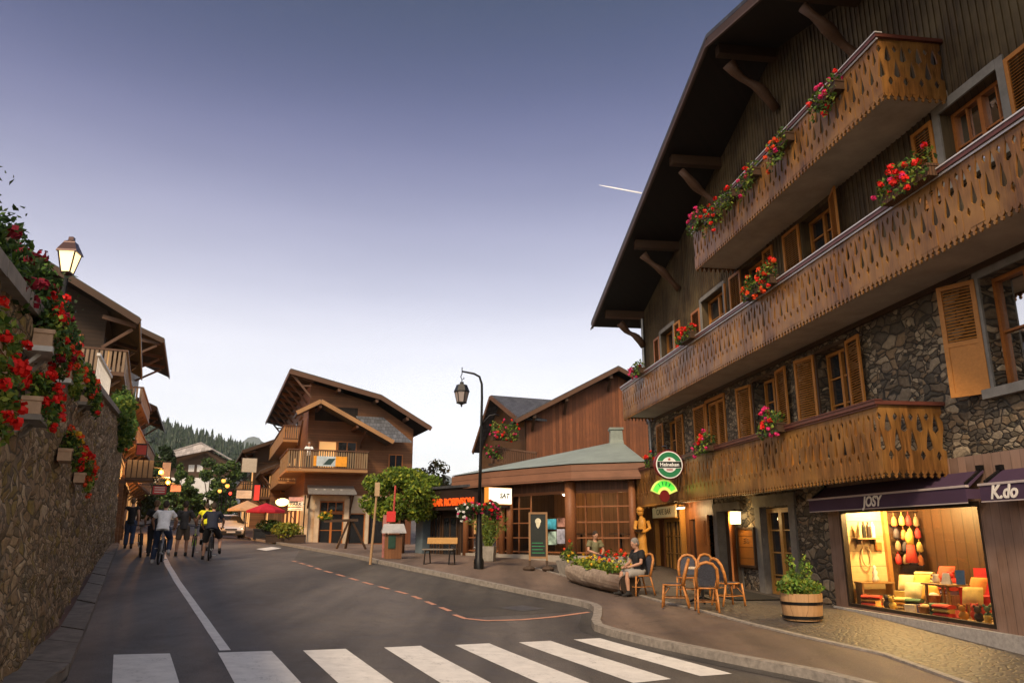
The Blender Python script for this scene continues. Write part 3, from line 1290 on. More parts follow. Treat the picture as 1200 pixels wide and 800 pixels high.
# first floor
casement(-11.0, -9.78, 2.75, 5.42, cols=2, rows=4)
shutter(-11.78, -11.05, 2.78, 5.42)
shutter(-9.73, -9.0, 2.78, 5.42)
shutter(-8.0, -7.06, 2.78, 5.44)
surround(-6.95, -5.65, 2.75, 5.42, M_SHUT, .09, False)
shutter(-6.93, -6.3, 2.78, 5.4, y=.06)
shutter(-6.28, -5.67, 2.78, 5.4, y=.06)
surround(-3.68, -2.42, 3.1, 5.44, M_DARKW, .06, False)
casement(-3.5, -2.45, 3.1, 5.42, cols=2, rows=4)
shutter(-4.5, -3.8, 3.1, 5.42, R(9), -3.8)
shutter(-2.36, -1.66, 3.1, 5.46, R(-8), -2.36)
surround(-.42, .74, 3.1, 5.44, M_DARKW, .06, False)
casement(-.4, .72, 3.1, 5.42, cols=2, rows=4)
shutter(-1.2, -.5, 3.1, 5.46, R(9), -.5)
shutter(.8, 1.42, 3.1, 5.44, R(-8), .8)
casement(4.68, 6.05, 3.72, 5.5, cols=2, rows=2, lace=True, m=M_DOORW)
surround(4.68, 6.05, 3.72, 5.5)
shutter(4.0, 4.6, 3.66, 5.52, R(28), 4.6, solid=.46)
shutter(6.12, 6.75, 3.66, 5.52, R(-10), 6.12, solid=.46)
# second floor
casement(-10.85, -9.5, 7.3, 8.62, cols=2, rows=2)
surround(-10.85, -9.5, 7.3, 8.62)
shutter(-11.6, -10.98, 7.25, 8.6, m=M_DOORW, solid=.1)
shutter(-9.36, -8.8, 7.25, 8.6, solid=.1)
casement(-6.85, -5.15, 7.3, 8.62, cols=2, rows=2)
surround(-6.85, -5.15, 7.3, 8.62)
shutter(-7.7, -6.99, 7.25, 8.5, m=M_DOORW, solid=.1)
shutter(-5.3, -4.95, 7.25, 8.62, R(-70), -4.98, solid=.1)
casement(-3.85, -2.52, 7.2, 8.66, cols=2, rows=3)
shutter(-4.65, -3.9, 6.6, 8.68, solid=.3)
shutter(-2.5, -1.95, 6.6, 8.66, solid=.3)
casement(-.55, .74, 7.2, 8.66, cols=2, rows=3)
shutter(-1.4, -.6, 6.6, 8.66, solid=.3)
shutter(.78, 1.42, 6.6, 8.68, R(-20), .78, solid=.3)
casement(4.36, 5.72, 7.3, 8.62, cols=3, rows=2, lace=True, m=M_DOORW)
surround(4.36, 5.72, 7.3, 8.62, wd=.16)
shutter(3.62, 4.18, 7.1, 8.62, solid=.08)
shutter(5.9, 6.5, 7.1, 8.66, solid=.08)


# --- carved balconies
LAM = [(-.02, .5), (.0, .5)]
JOINT_A = [(-.02, .5), (.13, .5), (.15, .36), (.205, .16), (.26, .34), (.285, .5), (.58, .5), (.59, .24), (.62, .06), (.67, .12), (.73, .20), (.79, .30), (.85, .42), (.885, .5), (1.0, .5)]
JOINT_B = [(-.02, .5), (.285, .5), (.295, .22), (.325, .05), (.38, .10), (.44, .18), (.51, .28), (.58, .40), (.64, .5), (.755, .5), (.775, .36), (.82, .18), (.86, .36), (.88, .5), (1.0, .5)]
ZS = sorted({z for z, _ in JOINT_A + JOINT_B})


def _at(tab, z):
    for (a, u), (b, v) in zip(tab, tab[1:]):
        if a <= z <= b:
            return u + (v - u) * (z - a) / (b - a) if b > a else v
    return .5


def carved_run(mb, p, q, z0, h, pitch=.138):
    p, q = Vector(p), Vector(q)
    d = (q - p)
    n = max(2, round(d.length / pitch))
    st = d / n
    u = d.normalized()
    nrm = Vector((u.y, -u.x, 0))
    L = st.length
    for i in range(n):
        c = p + st * (i + .5)
        jit = rng.uniform(-.006, .006)
        tl, tr = (JOINT_A, JOINT_B) if i % 2 else (JOINT_B, JOINT_A)
        sk = rng.uniform(-.008, .008)
        vs = []
        for z in ZS:
            a, b = -_at(tl, z - (sk if .1 < z < .9 else 0)) * L * .985, _at(tr, z + (sk if .1 < z < .9 else 0)) * L * .985
            zz = z0 + z * h
            for w, t in ((a, .014), (b, .014), (b, -.014), (a, -.014)):
                vs.append(c + u * w + nrm * (t + jit) + Vector((0, 0, zz)))
        fs = []
        for k in range(len(ZS) - 1):
            a, b = k * 4, k * 4 + 4
            for j in range(4):
                fs.append((a + j, a + (j + 1) % 4, b + (j + 1) % 4, b + j))
        mb.add(vs, fs)
    # fringe of small notched teeth along the foot
    n2 = max(2, round(d.length / .131))
    st2 = d / n2
    wk = st2.length / .131
    tp_ = [(-.145, .010), (-.115, .032), (-.09, .016), (-.06, .050), (-.022, .063)]
    for i in range(n2):
        c = p + st2 * (i + .5)
        vs = []
        for z, w in tp_:
            for sgn, t in ((-1, .012), (1, .012), (1, -.016), (-1, -.016)):
                vs.append(c + u * (w * wk * sgn) + nrm * t + Vector((0, 0, z0 + z)))
        mb.add(vs, [(k * 4 + j, k * 4 + (j + 1) % 4, k * 4 + 4 + (j + 1) % 4, k * 4 + 4 + j) for k in range(len(tp_) - 1) for j in range(4)])


def balcony(xa, xb, zf, zr, off=1.2, ends=(True, True)):
    b = MB()
    b.bx(xa + .02, xb - .02, -off + .03, .02, zf, zf + .16)
    B = b.build('balcony', M_PLASTER, CH)
    p = MB()
    z0, h = zf + .02, zr - zf - .1
    carved_run(p, (xa, -off, 0), (xb, -off, 0), z0, h)
    if ends[0]:
        carved_run(p, (xa, -.05, 0), (xa, -off, 0), z0, h)
    if ends[1]:
        carved_run(p, (xb, -off, 0), (xb, -.05, 0), z0, h)
    # lying rails that carry the boards, behind them
    for z in (zf + .2, zr - .16):
        p.bx(xa + .03, xb - .03, -off + .025, -off + .075, z, z + .07)
    p.build('carved_railing', M_BALC, B, fix=False)
    r = MB()
    r.bx(xa - .07, xb + .07, -off - .075, -off + .075, zr - .075, zr - .012)
    if ends[0]:
        r.bx(xa - .07, xa + .06, -off + .075, 0, zr - .075, zr - .012)
    if ends[1]:
        r.bx(xb - .06, xb + .07, -off + .075, 0, zr - .075, zr - .012)
    r.build('handrail', M_RAIL, B)
    r = MB()
    r.bx(xa - .085, xb + .085, -off - .09, -off + .05, zr - .01, zr + .012)
    r.bx(xa - .05, xb + .05, -off - .045, -off - .025, zr - .115, zr - .08)
    r.build('rail_flashing', M_RAILW if zr > 5 else M_RAIL, B)
    return B


balcony(-11.2, 3.42, 2.56, 3.72)
balcony(-11.92, 11.2, 5.72, 6.84)
balcony(-4.17, 4.64, 8.78, 9.9, ends=(True, True))

# --- ground floor: bar front in timber
op_b = [(-11.55, -9.85, -.4, 2.1), (-8.95, -8.35, .3, 2.02), (-8.2, -6.98, -.4, 2.12)]
mb = MB()
wall_open(mb, -12.02, -6.9, -1.5, 2.75, op_b, -.02, .2)
mb.build('bar_front', wood('bar front boarding', (.20, .075, .026), .16, 'X', .5, .35), CH, fix=False)
for x in (-12.0, -9.3):
    BF = MB()
    BF.bx(x - .06, x + .06, -.2, -.03, -.4, 2.5)
    BF.build('porch_post', M_GOLD, CH)
door = casement(-11.53, -9.87, -.2, 2.08, y=.05, cols=3, rows=4, m=M_GOLD, name='glazed_door', fw=.1)
mb = MB()
mb.bx(-8.95, -8.35, .1, .14, .3, 2.02)
mb.build('bar_window_pane', M_PANE, CH)
# orange leaf standing open in front of the bar
mb = MB()
M_ = Matrix.Translation((-8.2, -.08, 0)) @ Matrix.Rotation(R(-4), 4, 'Z')
mb.bx(0, 1.2, -.025, .025, -.02, 2.12, M=M_)
for a, b, c, d in ((.12, 1.08, .15, 1.0), (.2, 1.0, 1.25, 1.95)):
    mb.bx(a, b, -.045, -.026, c, d, M=M_)
    mb.bx(a + .08, b - .08, -.055, -.046, c + .08, d - .08, M=M_)
lf = mb.build('door', M_DOORW, CH)
lf['label'] = 'solid orange door of the bar'
# dark doorway with a door leaf open outwards
mb = MB()
mb.bx(-6.6, -5.35, .20, .235, -.4, 2.18)
dk = mb.build('doorway', M_DARKW, CH)
mb = MB()
M_ = Matrix.Translation((-5.36, -.08, 0)) @ Matrix.Rotation(R(-33), 4, 'Z')
mb.bx(-.0, .62, -.025, .025, -.02, 2.14, M=M_)
mb.bx(.1, .52, -.04, -.026, 1.0, 1.95, M=M_)
mb.build('door', M_DOORW, CH)
# stone jambs and the glazed house door
mb = MB()
for a, b in ((-4.1, -3.79), (-2.27, -1.98), (-6.88, -6.61), (-5.34, -5.1)):
    mb.bx(a, b, -.05, .06, -.5, 2.22)
mb.bx(-4.15, -1.93, -.06, .06, 2.223, 2.5)
mb.bx(-6.9, -5.08, -.055, .06, 2.19, 2.42)
mb.bx(-3.95, -2.1, -.35, -.06, -.5, .02)
mb.build('door_surround', mat('grey jamb stone', (.17, .155, .135), .85, var=.3, scale=3, bump=.5), CH)
hd = casement(-3.76, -2.3, .04, 2.18, y=.15, cols=2, rows=4, m=M_GOLD, name='glazed_door', fw=.11)
mb = MB()
mb.bx(-3.65, -2.4, .16, .18, .04, .5)
mb.build('door_panel', M_GOLD, hd)
# warm spot strip above the bar door
for k in range(4):
    mb = MB()
    mb.box((-9.15 + .17 * k, -.3, 2.37), (.1, .05, .05))
    mb.build('spot_bulb', glow('spot bulbs', (1, .82, .55), 5), CH)

# --- shop front
SX0, SX1, SZ0, SZ1 = -.07, 4.02, .13, 2.04
mb = MB()
wall_open(mb, -.5, 8.0, .1, 2.75, [(SX0, SX1, SZ0, SZ1)], -.06, .12)
mb.build('shop_cladding', M_CLAD, CH, fix=False)
mb = MB()
mb.bx(-.52, 8.02, -.12, .05, -2, .098)
mb.build('shop_plinth', M_ROUGH, CH)
mb = MB()
fw = .07
mb.bx(SX0, SX0 + fw, -.05, .06, SZ0, SZ1)
mb.bx(SX1 - fw, SX1, -.05, .06, SZ0, SZ1)
mb.bx(SX0 + fw, SX1 - fw, -.05, .06, SZ0, SZ0 + .06)
mb.bx(SX0 + fw, SX1 - fw, -.05, .06, SZ1 - .08, SZ1)
SW = mb.build('shop_window', mat('dark bronze frame', (.03, .022, .016), .4, .3, bump=0), CH)
mb = MB()
mb.add([(SX0, .02, SZ0), (SX1, .02, SZ0), (SX1, .02, SZ1), (SX0, .02, SZ1)], [(0, 1, 2, 3)])
mb.build('pane', glass('shop pane', alpha=.9), SW)
# room behind it: bright pine cheek on the left, darkened display walls behind
x0, x1, yb = SX0 - .05, SX1 + .05, 1.75
mb = MB()
mb.add([(x0, .06, SZ0 + .02), (x1, .06, SZ0 + .02), (x1, yb, SZ0 + .02), (x0, yb, SZ0 + .02)], [(0, 1, 2, 3)])
mb.add([(x0, .06, 2.35), (x1, .06, 2.35), (x1, yb, 2.35), (x0, yb, 2.35)], [(0, 1, 2, 3)])
mb.add([(x0, .06, SZ0), (x0, yb, SZ0), (x0, yb, 2.35), (x0, .06, 2.35)], [(0, 1, 2, 3)])
mb.build('shop_interior', wood('shop boarding', (.52, .37, .19), .3, 'Z', .5, .2, .02), CH, fix=False)
mb = MB()
mb.bx(x0 + .01, x0 + .05, .99, yb, SZ0 + .03, 2.34)
mb.bx(x0 + .051, x1, yb - .05, yb, SZ0 + .03, 2.34)
mb.bx(x1 - .04, x1, .1, yb - .051, SZ0 + .03, 2.34)
mb.build('display_back', wood('dark display back', (.05, .024, .012), .3, 'X', .5, .3), CH)  # unlit depth of the room put into the wall colour
mb = MB()
mb.bx(x0 + .005, x0 + .1, .91, .988, SZ0 + .025, 2.34)
mb.build('display_post', wood('partition timber', (.36, .17, .05), .9, None, .5, .25), CH)
for k in range(3):
    mb = MB()
    mb.bx(.30 + .002 * k, 1.75 - .002 * k, .62 + .25 * k, 1.62, SZ0 + .022 + .15 * k, SZ0 + .021 + .15 * (k + 1))
    mb.build('display_step', M_CLAD, CH)
lamp(cw(.55, .62, 2.12), 300, (1, .68, .25), .06)
lamp(cw(1.75, .75, 2.2), 160, (1, .66, .26), .06)
lamp(cw(3.1, .75, 2.2), 80, (1, .66, .26), .06)
for x, y in ((.55, .62), (1.75, .62), (3.1, .6)):
    mb = MB()
    mb.lathe([(.001, 2.345), (.05, 2.345), (.05, 2.30), (.04, 2.29), (.001, 2.29)], (x, y, 0), 10)
    mb.build('ceiling_spot', glow('spot glass', (1, .8, .45), 6), CH)

# --- awnings
M_AWN = mat('aubergine canvas', (.055, .028, .058), .8, var=.12, scale=2, bump=.15)
M_AWT = mat('pale awning trim', (.45, .38, .36), .6, var=.1, bump=0)
M_LETW = mat('cream lettering', (.80, .74, .66), .6, var=.03, bump=0)


def awning(xa, xb, text, tx, size, zt=2.5, zb=2.24, drop=.23, off=.42):
    b = MB()
    b.add([(xa, -.08, zt), (xb, -.08, zt), (xb, -off, zb), (xa, -off, zb), (xa, -.08, zt - .03), (xb, -.08, zt - .03), (xb, -off + .02, zb - .03), (xa, -off + .02, zb - .03)],
          [(0, 1, 2, 3), (7, 6, 5, 4), (0, 3, 7, 4), (1, 5, 6, 2)])
    A = b.build('awning', M_AWN, CH)
    v = MB()
    v.bx(xa, xb, -off - .015, -off, zb - drop, zb - .005)
    v.bx(xb - .006, xb, -off, -.08, zb - drop + .05, zb - .03)
    v.build('valance', M_AWN, A)
    t = MB()
    t.bx(xa - .02, xb + .02, -off - .03, -off + .03, zb - .005, zb + .03)
    t.bx(xa, xb, -off - .018, -off - .001, zb - drop - .018, zb - drop - .001)
    t.build('awning_bar', M_AWT, A)
    ar = MB()
    for x in (xa + .06, xb - .06):
        ar.beam((x, -.05, zt + .02), (x, -off + .05, zb + .05), .06, .05)
        ar.box((x, -.09, zt + .04), (.10, .08, .08))
    ar.build('awning_arm', M_IRON, A)
    lettering(text, size, M_LETW, A, (tx, -off - .024, zb - drop / 2 - .005), ext=.004, shear=.28, bold=.006 * size / .2)
    return A


awning(-.55, 4.25, 'JOSY', 1.75, .26)
awning(4.55, 8.6, 'K.do', 5.02, .27, 2.47, 2.24, .23)
mb = MB()
mb.tube([(-12.7, -.1, 10.0), (-12.7, -.1, 5.9), (-12.3, -.1, 5.6), (-12.3, -.1, -.5)], .055, 8)
mb.build('drainpipe', M_GUTTER, CH)

# dark log carrying the outer end of the lowest balcony
mb = MB()
mb.tube([(-11.6, -1.0, -.5), (-11.6, -1.0, 1.2), (-11.62, -.98, 2.55)], [.24, .22, .21], 12)
mb.build('balcony_post', wood('grey black log', (.05, .042, .036), .9, None, .7, .5), CH, smooth=True)
# ================================================================== buildings down the street
def frame(px, py, Y, az):
    """ground-plan frame: origin on a sight line, local x along compass angle az, local -y faces the viewer"""
    return at(px, py, Y), R(90 - az)


M_BROWN = wood('warm brown boarding', (.17, .075, .032), .17, 'Z', .6, .35)
M_BROWNV = wood('red brown upright boarding', (.19, .068, .028), .18, 'X', .6, .4, .04, 1, (.12, .045, .022))
M_HONEY = wood('honey rail', (.34, .185, .08), .9, None, .5, .3)
M_ROOFW = wood('roof edge timber', (.10, .05, .028), .9, None, .5, .3)
M_CREAM = mat('cream render', (.46, .38, .28), .85, var=.18, scale=2, bump=.2)
M_WARMW = glow('lamplit window', (1, .52, .18), .5)


def baluster_run(mb, p, q, z0, z1, pitch=.14, w=.09, t=.03, m=0):
    p, q = Vector(p), Vector(q)
    n = max(2, int((q - p).length / pitch))
    u = (q - p).normalized()
    a = math.atan2(u.y, u.x)
    for i in range(n):
        c = p + (q - p) * ((i + .5) / n)
        mb.box((c.x, c.y, (z0 + z1) / 2), (w, t, z1 - z0), a, m)


def slat_balcony(par, xa, xb, y0, off, zf, zr, m_slab=None, m_bal=None, m_rail=None, ends=(True, True), name='balcony', side=None, pitch=.15):
    b = MB()
    b.bx(xa, xb, -off, y0, zf, zf + .18)
    if side:
        b.bx(xa, xa + side[0], y0, side[1], zf, zf + .18)
    B = b.build(name, m_slab or M_HONEY, par)
    r = MB()
    y = -off + .04
    baluster_run(r, (xa, y, 0), (xb, y, 0), zf + .2, zr - .05, pitch)
    if ends[0]:
        baluster_run(r, (xa + .04, -off, 0), (xa + .04, side[1] if side else y0, 0), zf + .2, zr - .05, pitch)
    if ends[1]:
        baluster_run(r, (xb - .04, -off, 0), (xb - .04, y0, 0), zf + .2, zr - .05, pitch)
    r.build('balustrade', m_bal or M_HONEY, B)
    h = MB()
    h.bx(xa - .04, xb + .04, -off - .05, -off + .09, zr - .05, zr + .03)
    h.bx(xa, xb, -off + .02, -off + .06, zf + .2, zf + .27)
    if ends[0]:
        h.bx(xa - .04, xa + .1, -off + .09, side[1] if side else y0, zr - .05, zr + .03)
    if ends[1]:
        h.bx(xb - .1, xb + .04, -off + .09, y0, zr - .05, zr + .03)
    h.build('handrail', m_rail or M_ROOFW, B)
    return B


def slab(mb, a, b, c, d, t, m=0):
    """roof plate: four corners of its top, thickness downwards"""
    v = [Vector(p) for p in (a, b, c, d)]
    lo = [p - Vector((0, 0, t)) for p in v]
    mb.add(v + lo, [(0, 1, 2, 3), (7, 6, 5, 4), (0, 4, 5, 1), (1, 5, 6, 2), (2, 6, 7, 3), (3, 7, 4, 0)], m)


def simple_window(par, x0, x1, z0, z1, y=0.0, m=None, lit=False, name='window', cols=2, rows=1):
    f = MB()
    fw = .07
    f.bx(x0, x1, y - .05, y + .02, z0, z0 + fw)
    f.bx(x0, x1, y - .05, y + .02, z1 - fw, z1)
    f.bx(x0, x0 + fw, y - .05, y + .02, z0 + fw, z1 - fw)
    f.bx(x1 - fw, x1, y - .05, y + .02, z0 + fw, z1 - fw)
    for k in range(1, cols):
        x = x0 + (x1 - x0) * k / cols
        f.bx(x - fw * .4, x + fw * .4, y - .045, y + .02, z0 + fw, z1 - fw)
    for k in range(1, rows):
        z = z0 + (z1 - z0) * k / rows
        f.bx(x0 + fw, x1 - fw, y - .03, y + .02, z - .02, z + .02)
    o = f.build(name, m or M_DOORW, par)
    p = MB()
    p.add([(x0, y - .012, z0), (x1, y - .012, z0), (x1, y - .012, z1), (x0, y - .012, z1)], [(0, 1, 2, 3)])
    p.build('pane', M_WARMW if lit else M_PANE, o)
    return o


# ------------------------------------------------------------------ the brown chalet in the middle
loc, rz = frame(352, 638, 52, 69.3)
loc.z -= .1
K = thing('street_chalet', 'brown wooden chalet with wraparound balcony and cream shop front behind the round tree', 'chalet', loc, rz)
mb = MB()
mb.bx(0, 7.3, 0, 24, 3.3, 7.6)
mb.add([(0, 0, 7.6), (7.3, 0, 7.6), (7.3, 0, 8.0), (4.5, 0, 9.7), (0, 0, 10.9), (0, 24, 7.6), (7.3, 24, 7.6), (7.3, 24, 8.0), (4.5, 24, 9.7), (0, 24, 10.9)],
       [(0, 1, 2, 3, 4), (9, 8, 7, 6, 5), (1, 6, 7, 2), (0, 4, 9, 5)])
mb.build('timber_wall', M_BROWN, K)
mb = MB()
wall_open(mb, 0, 7.3, -.5, 3.3, [(1.1, 2.7, -.2, 2.95), (3.05, 4.15, .1, 2.15), (4.4, 5.45, .1, 2.15)], 0, .25)
mb.bx(0, 7.3, .26, 24, -.5, 3.3)
for a, b in ((-.15, .35), (.75, 1.08), (2.72, 3.03), (4.17, 4.38), (5.5, 5.8)):
    mb.bx(a, b, -.14, -.003, -.5, 3.1)
mb.build('ground_floor_wall', M_CREAM, K)
mb = MB()
mb.bx(5.81, 7.32, -.1, -.002, -.5, 3.2)
mb.bx(-.05, -.002, .3, 24, -.5, 3.2)
mb.build('lower_boarding', M_BROWNV, K)
simple_window(K, 1.1, 1.9, -.1, 2.15, .1, name='glazed_door', rows=2, cols=1)
simple_window(K, 1.9, 2.7, -.1, 2.15, .1, name='glazed_door', rows=2, cols=1)
simple_window(K, 1.1, 2.7, 2.2, 2.92, .1, name='transom_window', cols=3)
simple_window(K, 3.05, 4.15, .1, 2.15, .1, name='shop_window', cols=1)
simple_window(K, 4.4, 5.45, .1, 2.15, .1, name='shop_window', cols=1)
# roof: high eave over the street, long fall to the right
rf = MB()
slab(rf, (-1.5, -1.2, 11.55), (4.7, -1.2, 10.15), (4.7, 24.8, 10.15), (-1.5, 24.8, 11.55), .14)
slab(rf, (4.7, -1.2, 10.15), (8.3, -1.2, 8.15), (8.3, 24.8, 8.15), (4.7, 24.8, 10.15), .14)
KR = rf.build('roof', M_SLATE, K)
mb = MB()
mb.beam((-1.5, -1.22, 11.32), (4.7, -1.22, 9.93), .06, .3)
mb.beam((4.7, -1.22, 9.93), (8.3, -1.22, 7.93), .06, .3)
mb.beam((-1.53, -1.2, 11.32), (-1.53, 24.8, 11.32), .06, .3)
mb.build('bargeboard', M_ROOFW, KR)
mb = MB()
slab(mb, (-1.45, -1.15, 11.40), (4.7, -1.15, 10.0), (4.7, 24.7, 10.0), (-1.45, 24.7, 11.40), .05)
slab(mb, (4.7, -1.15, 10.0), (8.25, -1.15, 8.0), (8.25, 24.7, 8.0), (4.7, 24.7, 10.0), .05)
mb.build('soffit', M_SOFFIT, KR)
for y in (-.9, 1.6, 4.2, 6.8, 9.4, 12, 15, 18, 21.5):
    mb = MB()
    mb.beam((-1.4, y, 11.2), (.1, y, 10.85), .16, .2)
    mb.beam((-1.25, y, 11.1), (-.02, y, 9.7), .13, .13)
    mb.beam((-.7, y, 10.45), (-.02, y, 10.5), .1, .1)
    mb.build('roof_bracket', M_ROOFW, K)
for x in (1.8, 4.4, 6.6):
    mb = MB()
    zt = 11.2 - .226 * (x + 1.5) if x < 4.7 else 9.8 - .555 * (x - 4.7)
    mb.beam((x, -1.15, zt - .15), (x, .05, zt - .15), .2, .22)
    mb.build('purlin', M_ROOFW, K)
# porch gable above the balcony
pf = MB()
slab(pf, (-.95, -2.2, 8.55), (.5, -2.2, 9.4), (.5, .5, 9.4), (-.95, .5, 8.55), .12)
slab(pf, (.5, -2.2, 9.4), (5.4, -2.2, 6.92), (5.4, .1, 6.92), (.5, .1, 9.4), .12)
PF = pf.build('porch_roof', M_SLATE, K)
mb = MB()
mb.beam((-1.0, -2.23, 8.42), (.5, -2.23, 9.28), .06, .26)
mb.beam((.5, -2.23, 9.28), (5.45, -2.23, 6.78), .06, .26)
mb.build('bargeboard', M_HONEY, PF)
slab_ = MB()
slab(slab_, (3.2, -.05, 8.75), (5.1, -.05, 8.75), (6.9, -1.3, 7.0), (5.2, -1.3, 7.0), .1)
slab_.build('lean_to_roof', roof_tiles('blue slates', (.10, .105, .12)), K)
for x, z in ((.5, 8.95), (3.0, 7.75), (-.6, 8.3)):
    mb = MB()
    mb.beam((x, -2.1, z), (x, 0, z), .16, .18)
    mb.build('purlin', M_ROOFW, K)
for sx in (-.55, 3.6):
    mb = MB()
    mb.beam((sx, -.02, 6.6), (sx, -1.7, 8.0 if sx < 0 else 7.5), .13, .15)
    mb.build('roof_bracket', M_ROOFW, K)
slat_balcony(K, -1.3, 3.9, 0, 1.5, 4.75, 6.15, M_HONEY, wood('grey balusters', (.23, .16, .09), .9, None, .6, .3), M_ROOFW, ends=(True, True), side=(1.3, 5.5))
slat_balcony(K, -1.25, -.02, 16, -6.2, 4.4, 5.7, ends=(True, False))
slat_balcony(K, -1.25, -.02, 20, -4.6, 7.3, 8.5, ends=(True, False))
simple_window(K, .75, 2.0, 5.0, 6.95, -.01, name='balcony_window', lit=True, cols=1)
simple_window(K, 2.02, 3.35, 5.0, 6.95, -.01, name='balcony_window', cols=2)
simple_window(K, 5.6, 6.6, 4.7, 6.2, -.01)
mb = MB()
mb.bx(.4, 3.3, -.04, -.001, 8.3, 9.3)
mb.build('attic_dark_panel', M_SOFFIT, K)  # raised dark panel; the shade of a recess is put into its colour
# little canopy over the shop doors
mb = MB()
slab(mb, (.2, -.02, 3.95), (3.25, -.02, 3.95), (3.3, -1.3, 3.4), (.15, -1.3, 3.4), .1)
CA = mb.build('canopy', mat('grey canopy tiles', (.16, .155, .15), .6, var=.25, scale=9, bump=.4), K)
for x in (.3, 3.1):
    mb = MB()
    mb.beam((x, -.02, 2.4), (x, -1.15, 3.3), .12, .12)
    mb.beam((x, -.02, 2.0), (x, -.02, 3.4), .14, .12)
    mb.build('canopy_bracket', M_DARKW, CA)
for k in range(4):
    mb = MB()
    mb.box((.7 + .55 * k, -.7, 3.62), (.12, .1, .08))
    mb.build('spot', mat('white spot', (.7, .7, .68), .4), CA)
# street side in lamp light
for y, z0, z1, lit in ((2.0, .4, 2.4, True), (5.5, .4, 2.4, True), (8.5, .4, 2.5, True), (12, .4, 2.4, True), (16, .4, 2.4, True), (12, 4.9, 6.4, True), (17, 4.9, 6.4, True), (2.5, 5, 6.6, True), (7.5, 4.9, 6.4, True), (7.5, 7.8, 9.2, False)):
    mb = MB()
    mb.bx(-.06, -.02, y, y + 1.3, z0, z1)
    mb.build('side_window', M_WARMW if lit else M_PANE, K)
# banner on the railing
mb = MB()
mb.bx(.35, 2.5, -1.55, -1.535, 5.1, 5.75)
bn = mb.build('banner', mat('blue white banner', (.42, .50, .54), .7, var=.35, scale=1.1, bump=0), COL and None, loc, rz)
tag(bn, 'pale blue, dark and orange advertising banner on the balcony rail of the brown chalet', 'banner')
for a, b, c in ((.33, .52, .66), (1.75, 2.5, .66)):
    mb = MB()
    mb.bx(a, b, -1.562, -1.553, 5.1, 5.1 + c)
    mb.build('banner_panel', mat('orange banner', (.72, .30, .02), .6, var=.2, scale=4, bump=0), bn)
mb = MB()
mb.prism([(.95, 5.2), (1.3, 5.6), (1.75, 5.62), (1.45, 5.2)], (0, -1.553, 0), (1, 0, 0), (0, 0, 1), (0, -.006, 0))
mb.build('banner_mark', mat('dark teal mark', (.02, .05, .05), .6), bn)

# ------------------------------------------------------------------ glazed pavilion with the metal roof
loc, rz = frame(671, 652, 27, 136.3)
P1 = thing('glazed_pavilion', 'polygonal timber and glass restaurant pavilion under a pale green metal roof', 'pavilion', loc, rz)
_a, _b = R(0), R(26.3)                     # two visible faces, then further ones round the back
pt = [(-7.2, .55), (-4.16, 0), (0, 0), (2.33, 1.15), (-.72, 5.04), (-4.74, 8.06), (-8.4, 4.3)]
pt = [Vector((x, y, 0)) for x, y in pt]
cen = Vector((-3.2, 3.1, 0))


def pav_ring(inset, z):
    return [Vector((p.x, p.y, z)) + (cen - Vector((p.x, p.y, 0))).normalized() * inset for p in pt]


M_COPPER = mat('pale green sheet roof', (.26, .31, .285), .5, var=.16, scale=1.5, bump=.06)
apx = Matrix.Rotation(-rz, 3, 'Z') @ (at(722, 519, 31.0) - loc)
apex_in = [Vector((apx.x, apx.y, apx.z)) + (p - cen) * .07 for p in pt]
eave = pav_ring(-.05, 3.12)
mb = MB()
n = len(pt)
mb.add(eave + apex_in, [(i, (i + 1) % n, n + (i + 1) % n, n + i) for i in range(n)] + [tuple(range(n, 2 * n))])
PR = mb.build('roof', M_COPPER, P1)
mb = MB()
c = apx
mb.lathe([(.46, -.25), (.36, .1), (.33, .48), (.40, .52), (.40, .60), (.001, .63)], c, 4)
mb.build('roof_vent', mat('grey green vent', (.22, .26, .24), .5, var=.15), PR)
up, lo = pav_ring(0, 3.08), pav_ring(0, 2.55)
up2, lo2 = pav_ring(.9, 3.0), pav_ring(.9, 2.57)
mb = MB()
mb.add(up + lo, [(i, (i + 1) % n, n + (i + 1) % n, n + i) for i in range(n)])
mb.add(lo + lo2, [(i, (i + 1) % n, n + (i + 1) % n, n + i) for i in range(n)])
mb.build('fascia', wood('pavilion fascia', (.22, .105, .062), .26, 'Z', .55, .3), P1)
wl, wh = pav_ring(.75, -.3), pav_ring(.75, 2.56)
mb = MB()
bl, bh, bo = pav_ring(.45, -.5), pav_ring(.45, .02), pav_ring(.9, .02)
mb.add(bl + bh + bo, [(i, (i + 1) % n, n + (i + 1) % n, n + i) for i in range(n)] + [(n + i, n + (i + 1) % n, 2 * n + (i + 1) % n, 2 * n + i) for i in range(n)])
mb.build('plinth', mat('pale stone ledge', (.33, .29, .24), .8, var=.25, scale=3, bump=.3), P1)
M_PTIM = wood('rust brown post', (.24, .095, .038), .9, None, .5, .4)
M_PGLASS = glass('pavilion glass', (.022, .014, .009), .05)
M_PGLASS.node_tree.nodes['Principled BSDF'].inputs['Specular IOR Level'].default_value = .45
